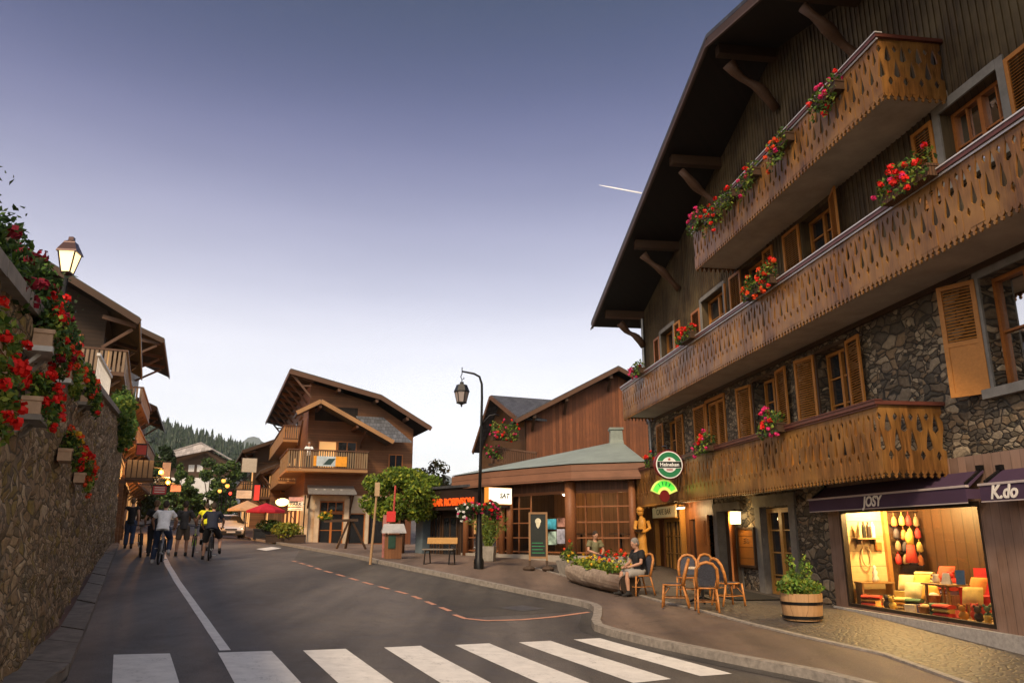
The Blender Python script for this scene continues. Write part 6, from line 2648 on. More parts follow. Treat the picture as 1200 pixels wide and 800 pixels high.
H = thing('hanging_basket', 'pair of hanging flower baskets with white, red and violet petunias on the tall lamp post', 'flower basket', p + Vector((0, 0, 1.75)), 0)
mb = MB()
mb.tube([(-.42, -.1, .12), (.42, -.1, .12)], .015, 6)
mb.lathe([(.001, -.16), (.16, -.12), (.24, .04)], (-.36, -.1, 0), 12)
mb.lathe([(.001, -.16), (.16, -.12), (.24, .04)], (.36, -.1, 0), 12)
mb.build('basket', M_BLACK, H)
bl = [((-.36, -.1, .08), (.34, .3, .2)), ((.36, -.1, .1), (.34, .3, .22)), ((-.45, -.12, -.12), (.22, .22, .2)), ((.5, -.12, -.1), (.22, .22, .2)), ((0, -.16, .08), (.25, .2, .16))]
leaves(MB(), bl, 900, .05, 3, q).build('foliage', [M_LEAF1, M_LEAF2, M_LEAF2], H, fix=False)
mb = MB()
for k in range(60):
    c, r_ = q.choice(bl)
    d = Vector((q.gauss(0, 1), q.gauss(-.5, 1), q.gauss(.2, 1))).normalized()
    m_ = 0 if c[0] < 0 else (2 if q.random() < .5 else 3)
    petals(mb, (c[0] + d.x * r_[0], c[1] + d.y * r_[1], c[2] + d.z * r_[2]), .05, 12, .03, m_ if q.random() < .8 else 1, q)
mb.build('blossoms', [leaf('white petals', (.75, .74, .70), .1, .1), M_PINK, M_RED, M_WINE], H, fix=False)

# ------------------------------------------------------------------ bench
p = up(515, 661, .1)
T = thing('park_bench', 'park bench with a honey wooden backrest and thin dark metal legs on the pavement', 'bench', p, R(-14))
M_BENCH = wood('bench plank', (.44, .23, .06), .9, None, .45, .3)
for x in (-.42, .42):
    mb = MB()
    mb.tube([(x - .02, -.26, 0), (x, -.22, .43)], .022, 7)
    mb.tube([(x + .02, .24, 0), (x, .2, .43), (x, .27, .82)], .022, 7)
    mb.tube([(x, -.22, .43), (x, .2, .43)], .02, 7)
    mb.tube([(x - .02, -.26, .02), (x + .02, .24, .02)], .018, 7)
    mb.build('leg', M_IRON, T)
mb = MB()
for k in range(4):
    mb.bx(-.52, .52, -.25 + .125 * k, -.14 + .125 * k, .455, .49)
mb.build('seat', wood('grey bench slat', (.24, .20, .16), .9, None, .5, .3), T)
mb = MB()
mb.box((0, .245, .74), (1.04, .03, .2), rx=-.18)
mb.build('backrest', M_BENCH, T)

# ------------------------------------------------------------------ potted bamboo by the pavilion door
p = up(572, 657, .1)
T = thing('potted_bamboo', 'tall feathery light green shrub in a pale square pot behind the lamp post', 'potted plant', p, .6)
mb = MB()
mb.lathe([(.30, 0), (.36, .5), (.30, .5), (.28, .42), (.001, .42)], (0, 0, 0), 4)
mb.build('pot', M_STONEP, T)
q = random.Random(8)
mb = MB()
tips = []
for k in range(26):
    a, s = q.uniform(0, 6.28), q.uniform(.1, .75)
    h = q.uniform(1.0, 1.95)
    mb.tube([(0.05 * math.cos(a), .05 * math.sin(a), .4), (s * .4 * math.cos(a), s * .4 * math.sin(a), h * .6), (s * math.cos(a), s * math.sin(a), h)], [.012, .009, .004], 5)
    for u in (.35, .55, .75, .9, 1):
        tips.append(((s * u * u * math.cos(a), s * u * u * math.sin(a), .4 + (h - .4) * u), (.16, .16, .14)))
mb.build('stems', M_LEAF3, T)
leaves(MB(), tips, 1100, .075, 3, q, aspect=.28).build('foliage', [M_LEAF1, M_LEAF3, leaf('pale willow leaf', (.17, .24, .06))], T, fix=False)

# ------------------------------------------------------------------ litter bin, red post, signposts, trestle
p = up(460, 654, .1)
T = thing('litter_bin', 'wooden litter bin with a pale tilted roof and a dark green hatch', 'bin', p, R(12))
T.scale = (.85, .85, .9)
mb = MB()
mb.bx(-.34, .34, -.3, .3, 0, .92)
mb.build('bin_body', wood('bin boards', (.22, .095, .04), .12, 'X', .6, .3), T)
mb = MB()
mb.bx(-.22, .08, -.33, -.305, .38, .88)
mb.build('hatch', mat('dark green', (.012, .05, .03), .5), T)
mb = MB()
slab(mb, (-.5, -.46, 1.0), (.5, -.46, 1.0), (.42, .0, 1.32), (-.42, .0, 1.32), .04)
slab(mb, (-.42, .0, 1.32), (.42, .0, 1.32), (.5, .42, 1.02), (-.5, .42, 1.02), .04)
mb.build('roof', mat('pale zinc', (.46, .45, .44), .45, .2, var=.15), T)
for x in (-.3, .3):
    mb = MB()
    mb.bx(x - .03, x + .03, -.27, .27, .9, 1.02)
    mb.build('roof_post', M_DARKW, T)
p = up(450.5, 653, .1)
M_REDP = mat('faded red paint', (.42, .06, .05), .5, var=.25, scale=5)
T = thing('red_ticket_post', 'faded red ticket post with a bright red box and thin pole beside the bin', 'post', p, R(10))
mb = MB()
mb.bx(-.10, .10, -.10, .10, 0, 1.5)
mb.build('column', mat('dusty pink paint', (.36, .14, .12), .6, var=.35, scale=5), T)
mb = MB()
mb.bx(.02, .34, -.14, .1, 1.25, 1.62)
mb.build('red_box', mat('signal red', (.62, .03, .025), .4, var=.1), T)
mb = MB()
mb.tube([(.27, 0, 1.6), (.30, 0, 2.55)], .035, 8)
mb.build('pole', M_REDP, T)
p = up(434, 657.5, .1)
T = thing('wooden_signpost', 'slim leaning pale wooden signpost with a small plate at its top', 'signpost', p, R(5))
mb = MB()
mb.tube([(0, 0, -.1), (.07, 0, 1.25), (.13, 0, 2.5)], [.045, .04, .035], 8)
mb.build('post', wood('pale pole', (.40, .25, .13), .9, None, .6, .3), T)
mb = MB()
mb.bx(.05, .21, -.07, -.04, 2.1, 2.55)
mb.build('plate', mat('beige plate', (.42, .29, .16), .6, var=.2), T)
p = up(409, 643, .1)
T = thing('wooden_trestle', 'low wooden trestle with splayed legs and yellow flowers on its beam before the chalet doors', 'trestle', p, R(8))
mb = MB()
mb.beam((-1.2, 0, 1.25), (.35, 0, 1.3), .12, .12)
mb.build('beam', M_DARKW, T)
for a, b in (((-.05, -.1, 1.3), (-.55, -.25, 0)), ((.05, .05, 1.3), (.75, .2, 0)), ((.0, .1, 1.3), (-.2, .5, 0))):
    mb = MB()
    mb.beam(a, b, .09, .09)
    mb.build('leg', M_DARKW, T)
q = random.Random(2)
T2 = thing('trestle_flowers', 'small bunch of yellow flowers on the left end of the trestle', 'flowers', p + Vector((-1.15, -.1, 1.3)), 0)
leaves(MB(), [((0, 0, .15), (.35, .25, .2))], 200, .07, 2, q).build('foliage', [M_LEAF1, M_LEAF3], T2, fix=False)
mb = MB()
for k in range(16):
    petals(mb, (q.uniform(-.35, .35), q.uniform(-.25, .1), q.uniform(.05, .4)), .06, 12, .04, 0, q)
mb.build('blossoms', M_YEL, T2, fix=False)


# ------------------------------------------------------------------ trees and bushes
def tree(label, loc, trunk_h, blobs, n, ls, mats, seed, group=None, name='tree', tr=.16, limbs=8, cat='tree', up_=.35, hollow=.55):
    q = random.Random(seed)
    T = thing(name, label, cat, loc, 0, group)
    m = MB()
    m.tube([(0, 0, -.3), (.03, .02, trunk_h * .5), (0, 0, trunk_h)], [tr * 1.25, tr, tr * .8], 9)
    for k in range(limbs):
        c, r_ = q.choice(blobs)
        e = Vector(c) + Vector((q.uniform(-.6, .6) * r_[0], q.uniform(-.6, .6) * r_[1], q.uniform(-.2, .7) * r_[2]))
        m.tube([(0, 0, trunk_h * .8), Vector((0, 0, trunk_h)).lerp(e, .5) + Vector((0, 0, .1)), e], [tr * .5, tr * .3, tr * .1], 6)
    m.build('trunk', M_LOG, T, smooth=True)
    leaves(MB(), blobs, n, ls, len(mats), q, up_, hollow).build('crown', mats, T, fix=False)
    return T


G1, G2, G3 = leaf('maple leaf', (.15, .23, .028), .4, .35), leaf('maple leaf bright', (.32, .36, .04), .4, .35), leaf('maple leaf deep', (.07, .12, .02), .4, .3)
q = random.Random(17)
p = up(470, 648, .1)
sc_ = p.y / 37
bl = []
for k in range(34):
    a, b = q.uniform(0, 6.28), q.uniform(-1, 1)
    r_ = math.sqrt(max(0, 1 - b * b)) * q.uniform(.55, 1)
    bl.append(((r_ * math.cos(a) * 1.62, r_ * math.sin(a) * 1.5, 2.4 + b * .88), (.55, .55, .42)))
tree('round mop headed street tree with fresh yellow green leaves', p, 1.9, bl, 11500, .085, [G1, G2, G1, G3], 18, name='street_tree', tr=.11)
dp = Vector((-6.0, 60, g(-6, 60)))
bl = [((q.uniform(-1.4, 1.4), q.uniform(-1, 1), q.uniform(3, 5.6)), (.9, .9, .7)) for k in range(14)]
tree('dark loose tree against the sky behind the low bar', dp, 3, bl, 2200, .16, [leaf('dark tree leaf', (.028, .036, .014)), leaf('russet leaf', (.06, .045, .018))], 19, hollow=.2)  # dark and russet are the tree's own leaf colours
# trees at the end of the street below the hill house
far = [(165, 585, 80, 7, 3.2, 1), (208, 575, 96, 5.6, 3.0, 0), (224, 582, 92, 5.2, 2.6, 2), (246, 570, 104, 7.6, 4.2, 0), (266, 575, 106, 7.6, 4.2, 2), (193, 560, 106, 9.0, 3.2, 1), (284, 560, 112, 9, 4.2, 1), (222, 592, 84, 3.6, 3.0, 0), (256, 592, 90, 4.6, 3.6, 0),
       (214, 560, 104, 7.4, 2.0, 2), (300, 565, 120, 9.5, 4, 1), (180, 575, 100, 8, 4, 0)]
TK = [[leaf('far leaf mid', (.045, .085, .02)), leaf('far leaf dark', (.025, .05, .015)), leaf('far leaf light', (.10, .15, .03))],
      [leaf('far leaf dark', (.025, .05, .015)), leaf('far leaf deep', (.016, .032, .012))],
      [leaf('far leaf light', (.10, .15, .03)), leaf('far leaf mid', (.045, .085, .02))]]
TL = ['bushy mid green tree below the white hill house', 'dark dense tree beside the hill house', 'fresh light green tree at the end of the street']
TP = ['tallest, left of the house gable', 'leftmost, behind the farthest house', 'rightmost', 'centre']
names_ = ['dark tree rising behind the left house fronts', 'mid green bushy tree straight behind the walkers with yellow light at its foot', 'light green slender tree in the middle of the street end', 'large mid green tree right of the white hill house wall', 'light green tree behind the far street lamps',
          'dark tall tree touching the left eave of the hill house', 'dark tree between the hill house and the brown chalet', 'low bush like tree just above the walkers heads', 'low rounded tree behind the silver car', 'light green treetop in front of the white hill house wall',
          'dark tree half hidden behind the brown chalet', 'mid green tree behind the farthest left house']
for k, (px, py, Y, h, w_, ty) in enumerate(far):
    c = at(px, py, Y)
    zb = g(c.x, c.y)
    c.z = zb
    q = random.Random(100 + k)
    bl = []
    for j in range(12):
        u = q.uniform(.08, 1)
        rr_ = w_ * .5 * math.sin(min(1, (1.08 - u) * 1.4 + .15) * PI / 2)
        a = q.uniform(0, 6.28)
        bl.append(((rr_ * .7 * math.cos(a), rr_ * .7 * math.sin(a), h * u), (w_ * .22, w_ * .22, h * .10)))
    tree(names_[k], c, h * .25, bl, 1700, .24, TK[ty], 200 + k, 'trees at the end of the street', tr=.2, limbs=5, hollow=.3)


def bush(label, loc, r_, h, n, ls, mats, seed, name='bush', group=None, pot=None):
    q = random.Random(seed)
    T = thing(name, label, 'bush', loc, 0, group)
    leaves(MB(), [((q.uniform(-.5, .5) * r_, q.uniform(-.4, .4) * r_, h * .5), (r_ * .65, r_ * .6, h * .5)) for k in range(6)], n, ls, len(mats), q).build('foliage', mats, T, fix=False)
    m = MB()
    for k in range(6):
        a = q.uniform(0, 6)
        m.tube([(0, 0, 0), (math.cos(a) * r_ * .6, math.sin(a) * r_ * .5, h * .7)], [.03, .01], 5)
    m.build('stems', M_DARKW, T)
    return T

flower_box('round clump of pink and red flowers on the dark wing balcony behind the lamp post', 'wing balcony flowers', at(591, 516, 38.2), R(20), 1.3, .3, .25, (M_PINK, M_RED), .3, .7, .15, 500, 34, M_DARKW, .07, seed=95, name='balcony_flowers')
flower_box('low clump of dull flowers at the left corner of the dark wing balcony', 'wing balcony flowers', at(578, 536, 38.8), R(20), .9, .3, .2, (M_PINK, M_WINE), .25, .4, .15, 260, 12, M_DARKW, .07, seed=96, name='balcony_flowers')
# ================================================================== bicycles and people
M_SKIN = mat('skin', (.46, .25, .165), .55, var=.12, scale=6, bump=0)
M_SKIN2 = mat('tanned skin', (.36, .18, .11), .55, var=.12, scale=6, bump=0)
M_HAIRD = mat('dark brown hair', (.035, .022, .014), .7, var=.4, scale=30, bump=.6)
M_HAIRB = mat('light brown hair', (.12, .07, .035), .7, var=.4, scale=30, bump=.6)
M_HAIRG = mat('grey hair', (.22, .20, .18), .7, var=.3, scale=30, bump=.6)
M_TYRE = mat('tyre rubber', (.018, .018, .018), .8, var=.2, scale=30, bump=.3)
M_ALU = mat('bare alloy', (.45, .45, .46), .3, .8, var=.1, bump=0)


def cloth(name, col):
    return mat(name, col, .85, var=.22, scale=5, bump=.25)


def fuse(mb, name, mats, parent, voxel=.014, smooth=6):
    """grow overlapping shapes into one continuous skin"""
    o = mb.build(name, mats)
    m = o.modifiers.new('r', 'REMESH')
    m.mode = 'VOXEL'
    m.voxel_size = voxel
    s = o.modifiers.new('s', 'SMOOTH')
    s.iterations = smooth
    s.factor = .5
    dg = bpy.context.evaluated_depsgraph_get()
    me = bpy.data.meshes.new_from_object(o.evaluated_get(dg))
    me.polygons.foreach_set('use_smooth', [True] * len(me.polygons))
    o.modifiers.clear()
    o.data = me
    if not me.materials:
        me.materials.append(mats)
    o.parent = parent
    return o


def V(*a):
    return Vector(a)


STAND = dict(pel=V(0, 0, .95), wai=V(0, 0, 1.08), che=V(0, .0, 1.30), nec=V(0, -.0, 1.47), hea=V(0, .02, 1.63),
             shL=V(-.185, 0, 1.41), elL=V(-.235, -.03, 1.13), wrL=V(-.24, .06, .88), shR=V(.185, 0, 1.41), elR=V(.235, -.03, 1.13), wrR=V(.24, .06, .88),
             hiL=V(-.09, 0, .92), knL=V(-.10, .06, .50), anL=V(-.10, -.04, .09), hiR=V(.09, 0, .92), knR=V(.10, .0, .50), anR=V(.10, -.16, .12), fwd=V(0, 1, 0))


def pose(**k):
    d = {a: b.copy() for a, b in STAND.items()}
    for a, b in k.items():
        d[a] = V(*b)
    return d


def hand(mb, w, el, fwd, side, grip):
    d = (w - el).normalized()
    n = fwd - d * fwd.dot(d)
    if n.length < .1:
        n = V(0, 0, 1)
    n.normalize()
    s = d.cross(n)
    pc = w + d * .05
    mb.tube([w - d * .02, pc, w + d * .09], [(.022, .028), (.018, .040), (.014, .038)], 9)
    for k in range(4):
        b = w + d * .085 + n * (.028 - .019 * k)
        L = (.075, .085, .08, .062)[k]
        c = s * side * (-.05 if grip else -.012)
        mb.tube([b - d * .02, b + d * L * .55 + c * .3, b + d * L * (.6 if grip else 1) + c], [.0095, .009, .0075], 6)
    t = w + d * .03 + n * .03
    mb.tube([t - n * .01, t + n * .03 + d * .025, t + n * .035 + d * .055], [.012, .0105, .008], 6)


def person(label, loc, rz, J, top, bottom, shoe, hair, skin=None, long_legs=True, sleeve=.55, group=None, grip=(False, False), hairlen=0, emblem=None, parent=None, face=True):
    skin = skin or M_SKIN
    T = thing('person', label, 'person', loc, rz, group)
    j = J
    up_ = (j['nec'] - j['pel']).normalized()
    fw = j['fwd'].normalized()
    hu = (j['hea'] - j['nec']).normalized()
    # --- body: one skin from head to feet
    b = MB()
    b.tube([j['pel'] - up_ * .06, j['pel'], j['wai'], j['che'], j['che'].lerp(j['nec'], .6), j['nec']], [(.13, .10), (.155, .115), (.135, .10), (.165, .115), (.14, .09), (.06, .06)], 14)
    b.tube([j['nec'] - hu * .06, j['nec'] + hu * .03, j['hea'] - hu * .05], [.062, .054, .055], 10)
    hc = j['hea']
    hf = (fw - hu * fw.dot(hu)).normalized()
    hs = hf.cross(hu)
    HM = Matrix((hs, hf, hu)).transposed().to_4x4()
    b.ball(hc + hu * .02, .1, 14, 0, (.80, 1.0, 1.12), M=HM)
    b.ball(hc - hu * .055 + hf * .022, .072, 12, 0, (.82, .95, .9), M=HM)      # jaw
    if face:
        b.ball(hc - hu * .012 + hf * .102, .018, 8, 0, (.75, 1.1, 1.3), M=HM)  # nose
        b.ball(hc - hu * .058 + hf * .088, .022, 8, 0, (1.2, .5, .35), M=HM)   # lips
        b.ball(hc + hu * .03 + hf * .087, .045, 8, 0, (1.35, .35, .28), M=HM)  # brow
    for s in (-1, 1):
        b.ball(hc + hs * s * .083 - hf * .005, .026, 8, 0, (.4, .8, 1.2), M=HM)  # ears
    for s, S in ((-1, 'L'), (1, 'R')):
        sh, el, wr = j['sh' + S], j['el' + S], j['wr' + S]
        b.tube([j['che'].lerp(sh, .3) + up_ * .05, sh, sh.lerp(el, .35), el, el.lerp(wr, .3), wr], [.055, .058, .050, .040, .041, .027], 10)
        hand(b, wr, el, fw if not grip[0 if s < 0 else 1] else V(0, .3, 1), s, grip[0 if s < 0 else 1])
        hi, kn, an = j['hi' + S], j['kn' + S], j['an' + S]
        b.tube([hi + up_ * .05, hi, hi.lerp(kn, .4), kn, kn.lerp(an, .3), an], [.085, .09, .08, .056, .058, .038], 12)
        ld = (an - kn).normalized()
        fd = (fw - ld * fw.dot(ld)).normalized()
        b.tube([an - fd * .05 + ld * .05, an + ld * .05 + fd * .05, an + ld * .06 + fd * .15], [(.035, .03), (.04, .03), (.035, .018)], 9)
    B = fuse(b, 'body', skin, T, .0125, 5)
    # --- clothes
    c = MB()
    e = .018
    c.tube([j['pel'] - up_ * .10, j['pel'], j['wai'], j['che'], j['che'].lerp(j['nec'], .62), j['che'].lerp(j['nec'], .88)],
           [(.165 + e, .125 + e), (.165 + e, .125 + e), (.15 + e, .112 + e), (.172 + e, .12 + e), (.145 + e, .095 + e), (.062 + e, .062 + e)], 16)
    for S in 'LR':
        sh, el = j['sh' + S], j['el' + S]
        if sleeve > 0:
            c.tube([j['che'].lerp(sh, .3) + up_ * .05, sh, sh.lerp(el, sleeve * .6), sh.lerp(el, sleeve)], [.06 + e, .064 + e, .062 + e, .066 + e], 12)
    fuse(c, 'shirt', top, T, .016, 4)
    c = MB()
    c.tube([j['pel'] - up_ * .08, j['pel'], j['wai'] - up_ * .05], [(.14 + e, .11 + e), (.165 + e, .125 + e), (.15 + e, .112 + e)], 16)
    for S in 'LR':
        hi, kn, an = j['hi' + S], j['kn' + S], j['an' + S]
        if long_legs:
            c.tube([hi + up_ * .05, hi, hi.lerp(kn, .4), kn, kn.lerp(an, .4), kn.lerp(an, .93)], [.09 + e, .095 + e, .088 + e, .066 + e, .064 + e, .055 + e], 14)
        else:
            c.tube([hi + up_ * .05, hi, hi.lerp(kn, .4), hi.lerp(kn, .95)], [.09 + e, .092 + e, .086 + e, .078 + e], 14)
    fuse(c, 'trousers' if long_legs else 'shorts', bottom, T, .016, 4)
    for S in 'LR':
        kn, an = j['kn' + S], j['an' + S]
        ld = (an - kn).normalized()
        fd = (fw - ld * fw.dot(ld)).normalized()
        c = MB()
        c.tube([an - fd * .07 + ld * .055, an + ld * .05 + fd * .03, an + ld * .062 + fd * .11, an + ld * .066 + fd * .19], [(.044, .042), (.05, .045), (.048, .033), (.036, .022)], 10)
        c.tube([an - ld * .03, an + ld * .04], [.048, .05], 10)
        fuse(c, 'shoe', shoe, T, .012, 3)
    c = MB()
    c.ball(hc + hu * .045 - hf * .018, .106, 14, 0, (.86, 1.0, 1.0), M=HM)
    c.ball(hc - hf * .055 - hu * .0, .085, 12, 0, (.95, .7, 1.0 + hairlen), M=HM)
    fuse(c, 'hair', hair, T, .012, 3)
    if face:
        m = MB()
        for s in (-1, 1):
            m.ball(hc + hs * s * .032 + hf * .093 + hu * .012, .009, 8, 0, (1.3, .7, .8), M=HM)
        m.build('eyes', M_HAIRD, T, smooth=True)
    if emblem:
        m = MB()
        cc = j['che'] + fw * .145 + up_ * .0
        n = 14
        s_ = fw.cross(up_)
        m.add([cc + s_ * math.cos(2 * PI * k / n) * .06 + up_ * math.sin(2 * PI * k / n) * .06 + fw * .012 for k in range(n)] + [cc - fw * .02 + s_ * math.cos(2 * PI * k / n) * .06 + up_ * math.sin(2 * PI * k / n) * .06 for k in range(n)],
              [tuple(range(n))] + [(k, (k + 1) % n, n + (k + 1) % n, n + k) for k in range(n)])
        m.build('shirt_emblem', emblem, T)
    return T


def bicycle(label, loc, rz, col, lean=0.0, saddle=True, steer=0.0):
    """mountain bike pointing along local +y"""
    T = thing('bicycle', label, 'bicycle', loc, rz, 'mountain bikes on the road')
    T.rotation_euler = (0, lean, rz)
    fm = mat('bike paint ' + label[:20], col, .3, .2, var=.1, bump=0)
    rw, fwh = V(0, -.53, .34), V(0, .56, .34)
    bb, st, hd = V(0, -.08, .30), V(0, -.25, .80), V(0, .38, .86)
    for k, c in enumerate((rw, fwh)):
        m = MB()
        m.tube([c + V(0, math.cos(t) * .325, math.sin(t) * .325) for t in np.linspace(0, 2 * PI, 30, endpoint=False)], .030, 8, closed=True)
        W_ = m.build('wheel', M_TYRE, T, smooth=True)
        m = MB()
        m.tube([c + V(0, math.cos(t) * .288, math.sin(t) * .288) for t in np.linspace(0, 2 * PI, 30, endpoint=False)], .012, 6, closed=True)
        for t in np.linspace(0, 2 * PI, 16, endpoint=False):
            m.tube([c + V(.02 * (-1) ** int(t * 10), 0, 0), c + V(0, math.cos(t) * .285, math.sin(t) * .285)], .0025, 4)
        m.tube([c - V(.05, 0, 0), c + V(.05, 0, 0)], .022, 8)
        m.build('rim', M_ALU, W_)
    m = MB()
    m.tube([bb, st], .019, 8)
    m.tube([bb, hd - V(0, 0, .1)], .024, 8)
    m.tube([st - V(0, -.01, .06), hd], .019, 8)
    m.tube([hd - V(0, -.03, .14), hd + V(0, -.01, .05)], .024, 8)
    for s in (-1, 1):
        m.tube([bb, rw + V(.05 * s, 0, 0)], .012, 7)
        m.tube([st - V(0, 0, .06), rw + V(.055 * s, .0, .0)], .011, 7)
    m.build('frame', fm, T, smooth=True)
    m = MB()
    for s in (-1, 1):
        m.tube([hd + V(.06 * s, .04, -.16), fwh + V(.06 * s, 0, 0)], .018, 8)
    m.tube([hd + V(-.07, .04, -.16), hd + V(.07, .04, -.16)], .02, 8)
    m.build('fork', M_BLACK, T, smooth=True)
    m = MB()
    m.tube([hd + V(0, 0, .04), hd + V(0, .05, .12)], .016, 8)
    m.tube([hd + V(-.34, -.02, .15), hd + V(-.1, .05, .13), hd + V(.1, .05, .13), hd + V(.34, -.02, .15)], .014, 8)
    for s in (-1, 1):
        m.tube([hd + V(.22 * s, -.0, .145), hd + V(.35 * s, -.025, .152)], .018, 8)
    m.build('handlebar', M_BLACK, T, smooth=True)
    m = MB()
    m.tube([st - V(0, 0, .1), st + V(0, -.03, .12)], .013, 8)
    m.build('seat_post', M_ALU, T)
    m = MB()
    m.tube([st + V(0, -.17, .14), st + V(0, -.06, .15), st + V(0, .12, .14)], [(.07, .025), (.06, .028), (.02, .018)], 10)
    m.build('saddle', M_BLACK, T, smooth=True)
    m = MB()
    m.tube([bb + V(-.06, 0, 0), bb + V(.06, 0, 0)], .03, 10)
    m.tube([bb + V(.06, 0, 0), bb + V(.065, .06, -.15)], .011, 6)
    m.tube([bb + V(-.06, 0, 0), bb + V(-.065, -.06, .15)], .011, 6)
    m.box(bb + V(.12, .06, -.15), (.1, .08, .02))
    m.box(bb + V(-.12, -.06, .15), (.1, .08, .02))
    m.build('crank', M_ALU, T)
    return T


def rd(px, py):
    return Gv(px, py, .004)


SD = R(22)
DV = V(-math.sin(SD), math.cos(SD), 0)
GRP_P = 'people going up the road'
# rider pose: saddle at (0,-.28,.95); bars at y .36, z 1.01, x +-.3
RIDE = pose(pel=(0, -.27, 1.02), wai=(0, -.20, 1.15), che=(0, -.06, 1.36), nec=(0, .05, 1.50), hea=(0, .11, 1.65), shL=(-.19, -.01, 1.45), shR=(.19, -.01, 1.45),
            elL=(-.30, .12, 1.22), elR=(.30, .12, 1.22), wrL=(-.29, .30, 1.05), wrR=(.29, .30, 1.05),
            hiL=(-.10, -.25, .98), knL=(-.12, .12, .74), anL=(-.12, -.10, .42), hiR=(.10, -.25, .98), knR=(.12, .06, .58), anR=(.12, -.02, .14))
RIDE2 = pose(pel=(0, -.27, 1.02), wai=(0, -.20, 1.15), che=(0, -.08, 1.37), nec=(0, .0, 1.51), hea=(0, .04, 1.66), shL=(-.19, -.04, 1.46), shR=(.19, -.04, 1.46),
             elL=(-.33, .10, 1.24), elR=(.33, .10, 1.24), wrL=(-.30, .30, 1.05), wrR=(.30, .30, 1.05),
             hiL=(-.11, -.25, .98), knL=(-.17, -.05, .56), anL=(-.20, -.14, .11), hiR=(.11, -.25, .98), knR=(.20, .06, .72), anR=(.20, -.10, .38))
BLACK_T, WHITE_T, GREY_T, NAVY_T, YEL_T = cloth('black shirt', (.012, .012, .014)), cloth('white shirt', (.82, .82, .84)), cloth('charcoal shirt', (.045, .042, .042)), cloth('navy shirt', (.014, .018, .035)), cloth('yellow vest', (.75, .72, .02))
JEANS, KHAKI, BLACK_S = cloth('blue jeans', (.025, .04, .085)), cloth('khaki shorts', (.10, .075, .055)), cloth('black shorts', (.012, .012, .014))
SHOE_D, SHOE_W = cloth('dark shoes', (.02, .018, .017)), cloth('pale shoes', (.42, .41, .42))

# 1 walker on the far left
person('person in black sleeveless top and dark jeans walking at far left of the group', rd(150, 642), SD, pose(), BLACK_T, JEANS, SHOE_D, M_HAIRB, sleeve=.18, group=GRP_P)
# 2 person wheeling two-wheeler beside him
b2 = rd(163, 652.5)
bicycle('black mountain bike wheeled on the left of the group', b2 + DV * .53, SD + R(4), (.02, .02, .02), R(-4))
person('person in a black shirt with a pale collar pushing the leftmost bike', b2 + DV * .75 + V(.30, .1, 0), SD, pose(wrL=(-.30, .30, 1.0), elL=(-.30, .02, 1.16)), BLACK_T, BLACK_S, SHOE_D, M_HAIRB, sleeve=.5, long_legs=True, group=GRP_P, grip=(True, False))
# 3 white shirt rider in the middle of the lane
b3 = rd(186, 662)
T = bicycle('white and dark mountain bike under the rider in the white shirt', b3 + DV * .86, SD - R(3), (.42, .44, .46))
person('person in a white T-shirt and blue jeans riding a bike, nearest of the riders', b3 + DV * .86, SD - R(3), RIDE2, WHITE_T, JEANS, SHOE_W, M_HAIRD, sleeve=.55, group=GRP_P, grip=(True, True))
# 4 man in grey pushing a lime bike
b4 = rd(225.5, 652.5)
bicycle('lime green mountain bike pushed by the person in charcoal', b4 + DV * .86, SD, (.40, .62, .04), R(2))
person('person in charcoal T-shirt and khaki shorts pushing the lime bike', rd(212, 651), SD, pose(wrR=(.38, .42, .98), elR=(.34, .08, 1.12), wrL=(-.30, .06, .90), elL=(-.27, -.02, 1.13), knL=(-.14, .0, .50), anL=(-.16, -.12, .10), knR=(.13, .08, .50), anR=(.13, .04, .09)),
       GREY_T, KHAKI, SHOE_D, M_HAIRD, M_SKIN2, long_legs=False, sleeve=.6, group=GRP_P, grip=(False, True))
# 5 yellow vest
b5 = rd(238.5, 646.5)
bicycle('dark bike under the rider in the yellow vest', b5 + DV * .86, SD + R(3), (.03, .03, .03))
person('person in a bright yellow vest riding behind the person in navy', b5 + DV * .86, SD + R(3), RIDE, YEL_T, BLACK_S, SHOE_D, M_HAIRD, long_legs=False, sleeve=.3, group=GRP_P, grip=(True, True))
# 6 navy rider
b6 = rd(246, 657)
bicycle('black bike under the rider in navy, rightmost of the bikes', b6 + DV * .86, SD - R(4), (.015, .015, .018))
J6 = {a: b.copy() for a, b in RIDE2.items()}
J6['anR'] = V(.28, -.12, .34)
J6['knR'] = V(.26, .04, .70)
person('person in navy shirt and black shorts riding with one knee out, rightmost of group', b6 + DV * .86, SD - R(4), J6, NAVY_T, BLACK_S, SHOE_D, M_HAIRD, long_legs=False, sleeve=.6, group=GRP_P, grip=(True, True))

# seated man at the log trough
SIT = pose(pel=(0, -.05, .53), wai=(0, -.03, .66), che=(0, .0, .88), nec=(0, .04, 1.04), hea=(0, .09, 1.19), shL=(-.19, .02, .99), shR=(.19, .02, .99),
           elL=(-.26, .10, .74), elR=(.26, .10, .74), wrL=(-.10, .33, .66), wrR=(.10, .34, .66),
           hiL=(-.10, 0, .52), knL=(-.13, .42, .50), anL=(-.12, .38, .10), hiR=(.10, 0, .52), knR=(.13, .42, .50), anR=(.13, .46, .10))
sp = up(750, 697, .12)
person('seated person in black T-shirt with white emblem and pale shorts by the log trough', sp, R(112), SIT, BLACK_T, cloth('pale shorts', (.30, .28, .26)), SHOE_D, M_HAIRG, long_legs=False, sleeve=.6, emblem=cloth('white print', (.6, .6, .6)))
c = copy_tree(ch0)
c.location = sp
c.rotation_euler = (0, 0, R(112) + PI)
c['label'] = 'cane chair under the seated person in black by the log trough'
pb = up(694, 672, .12)
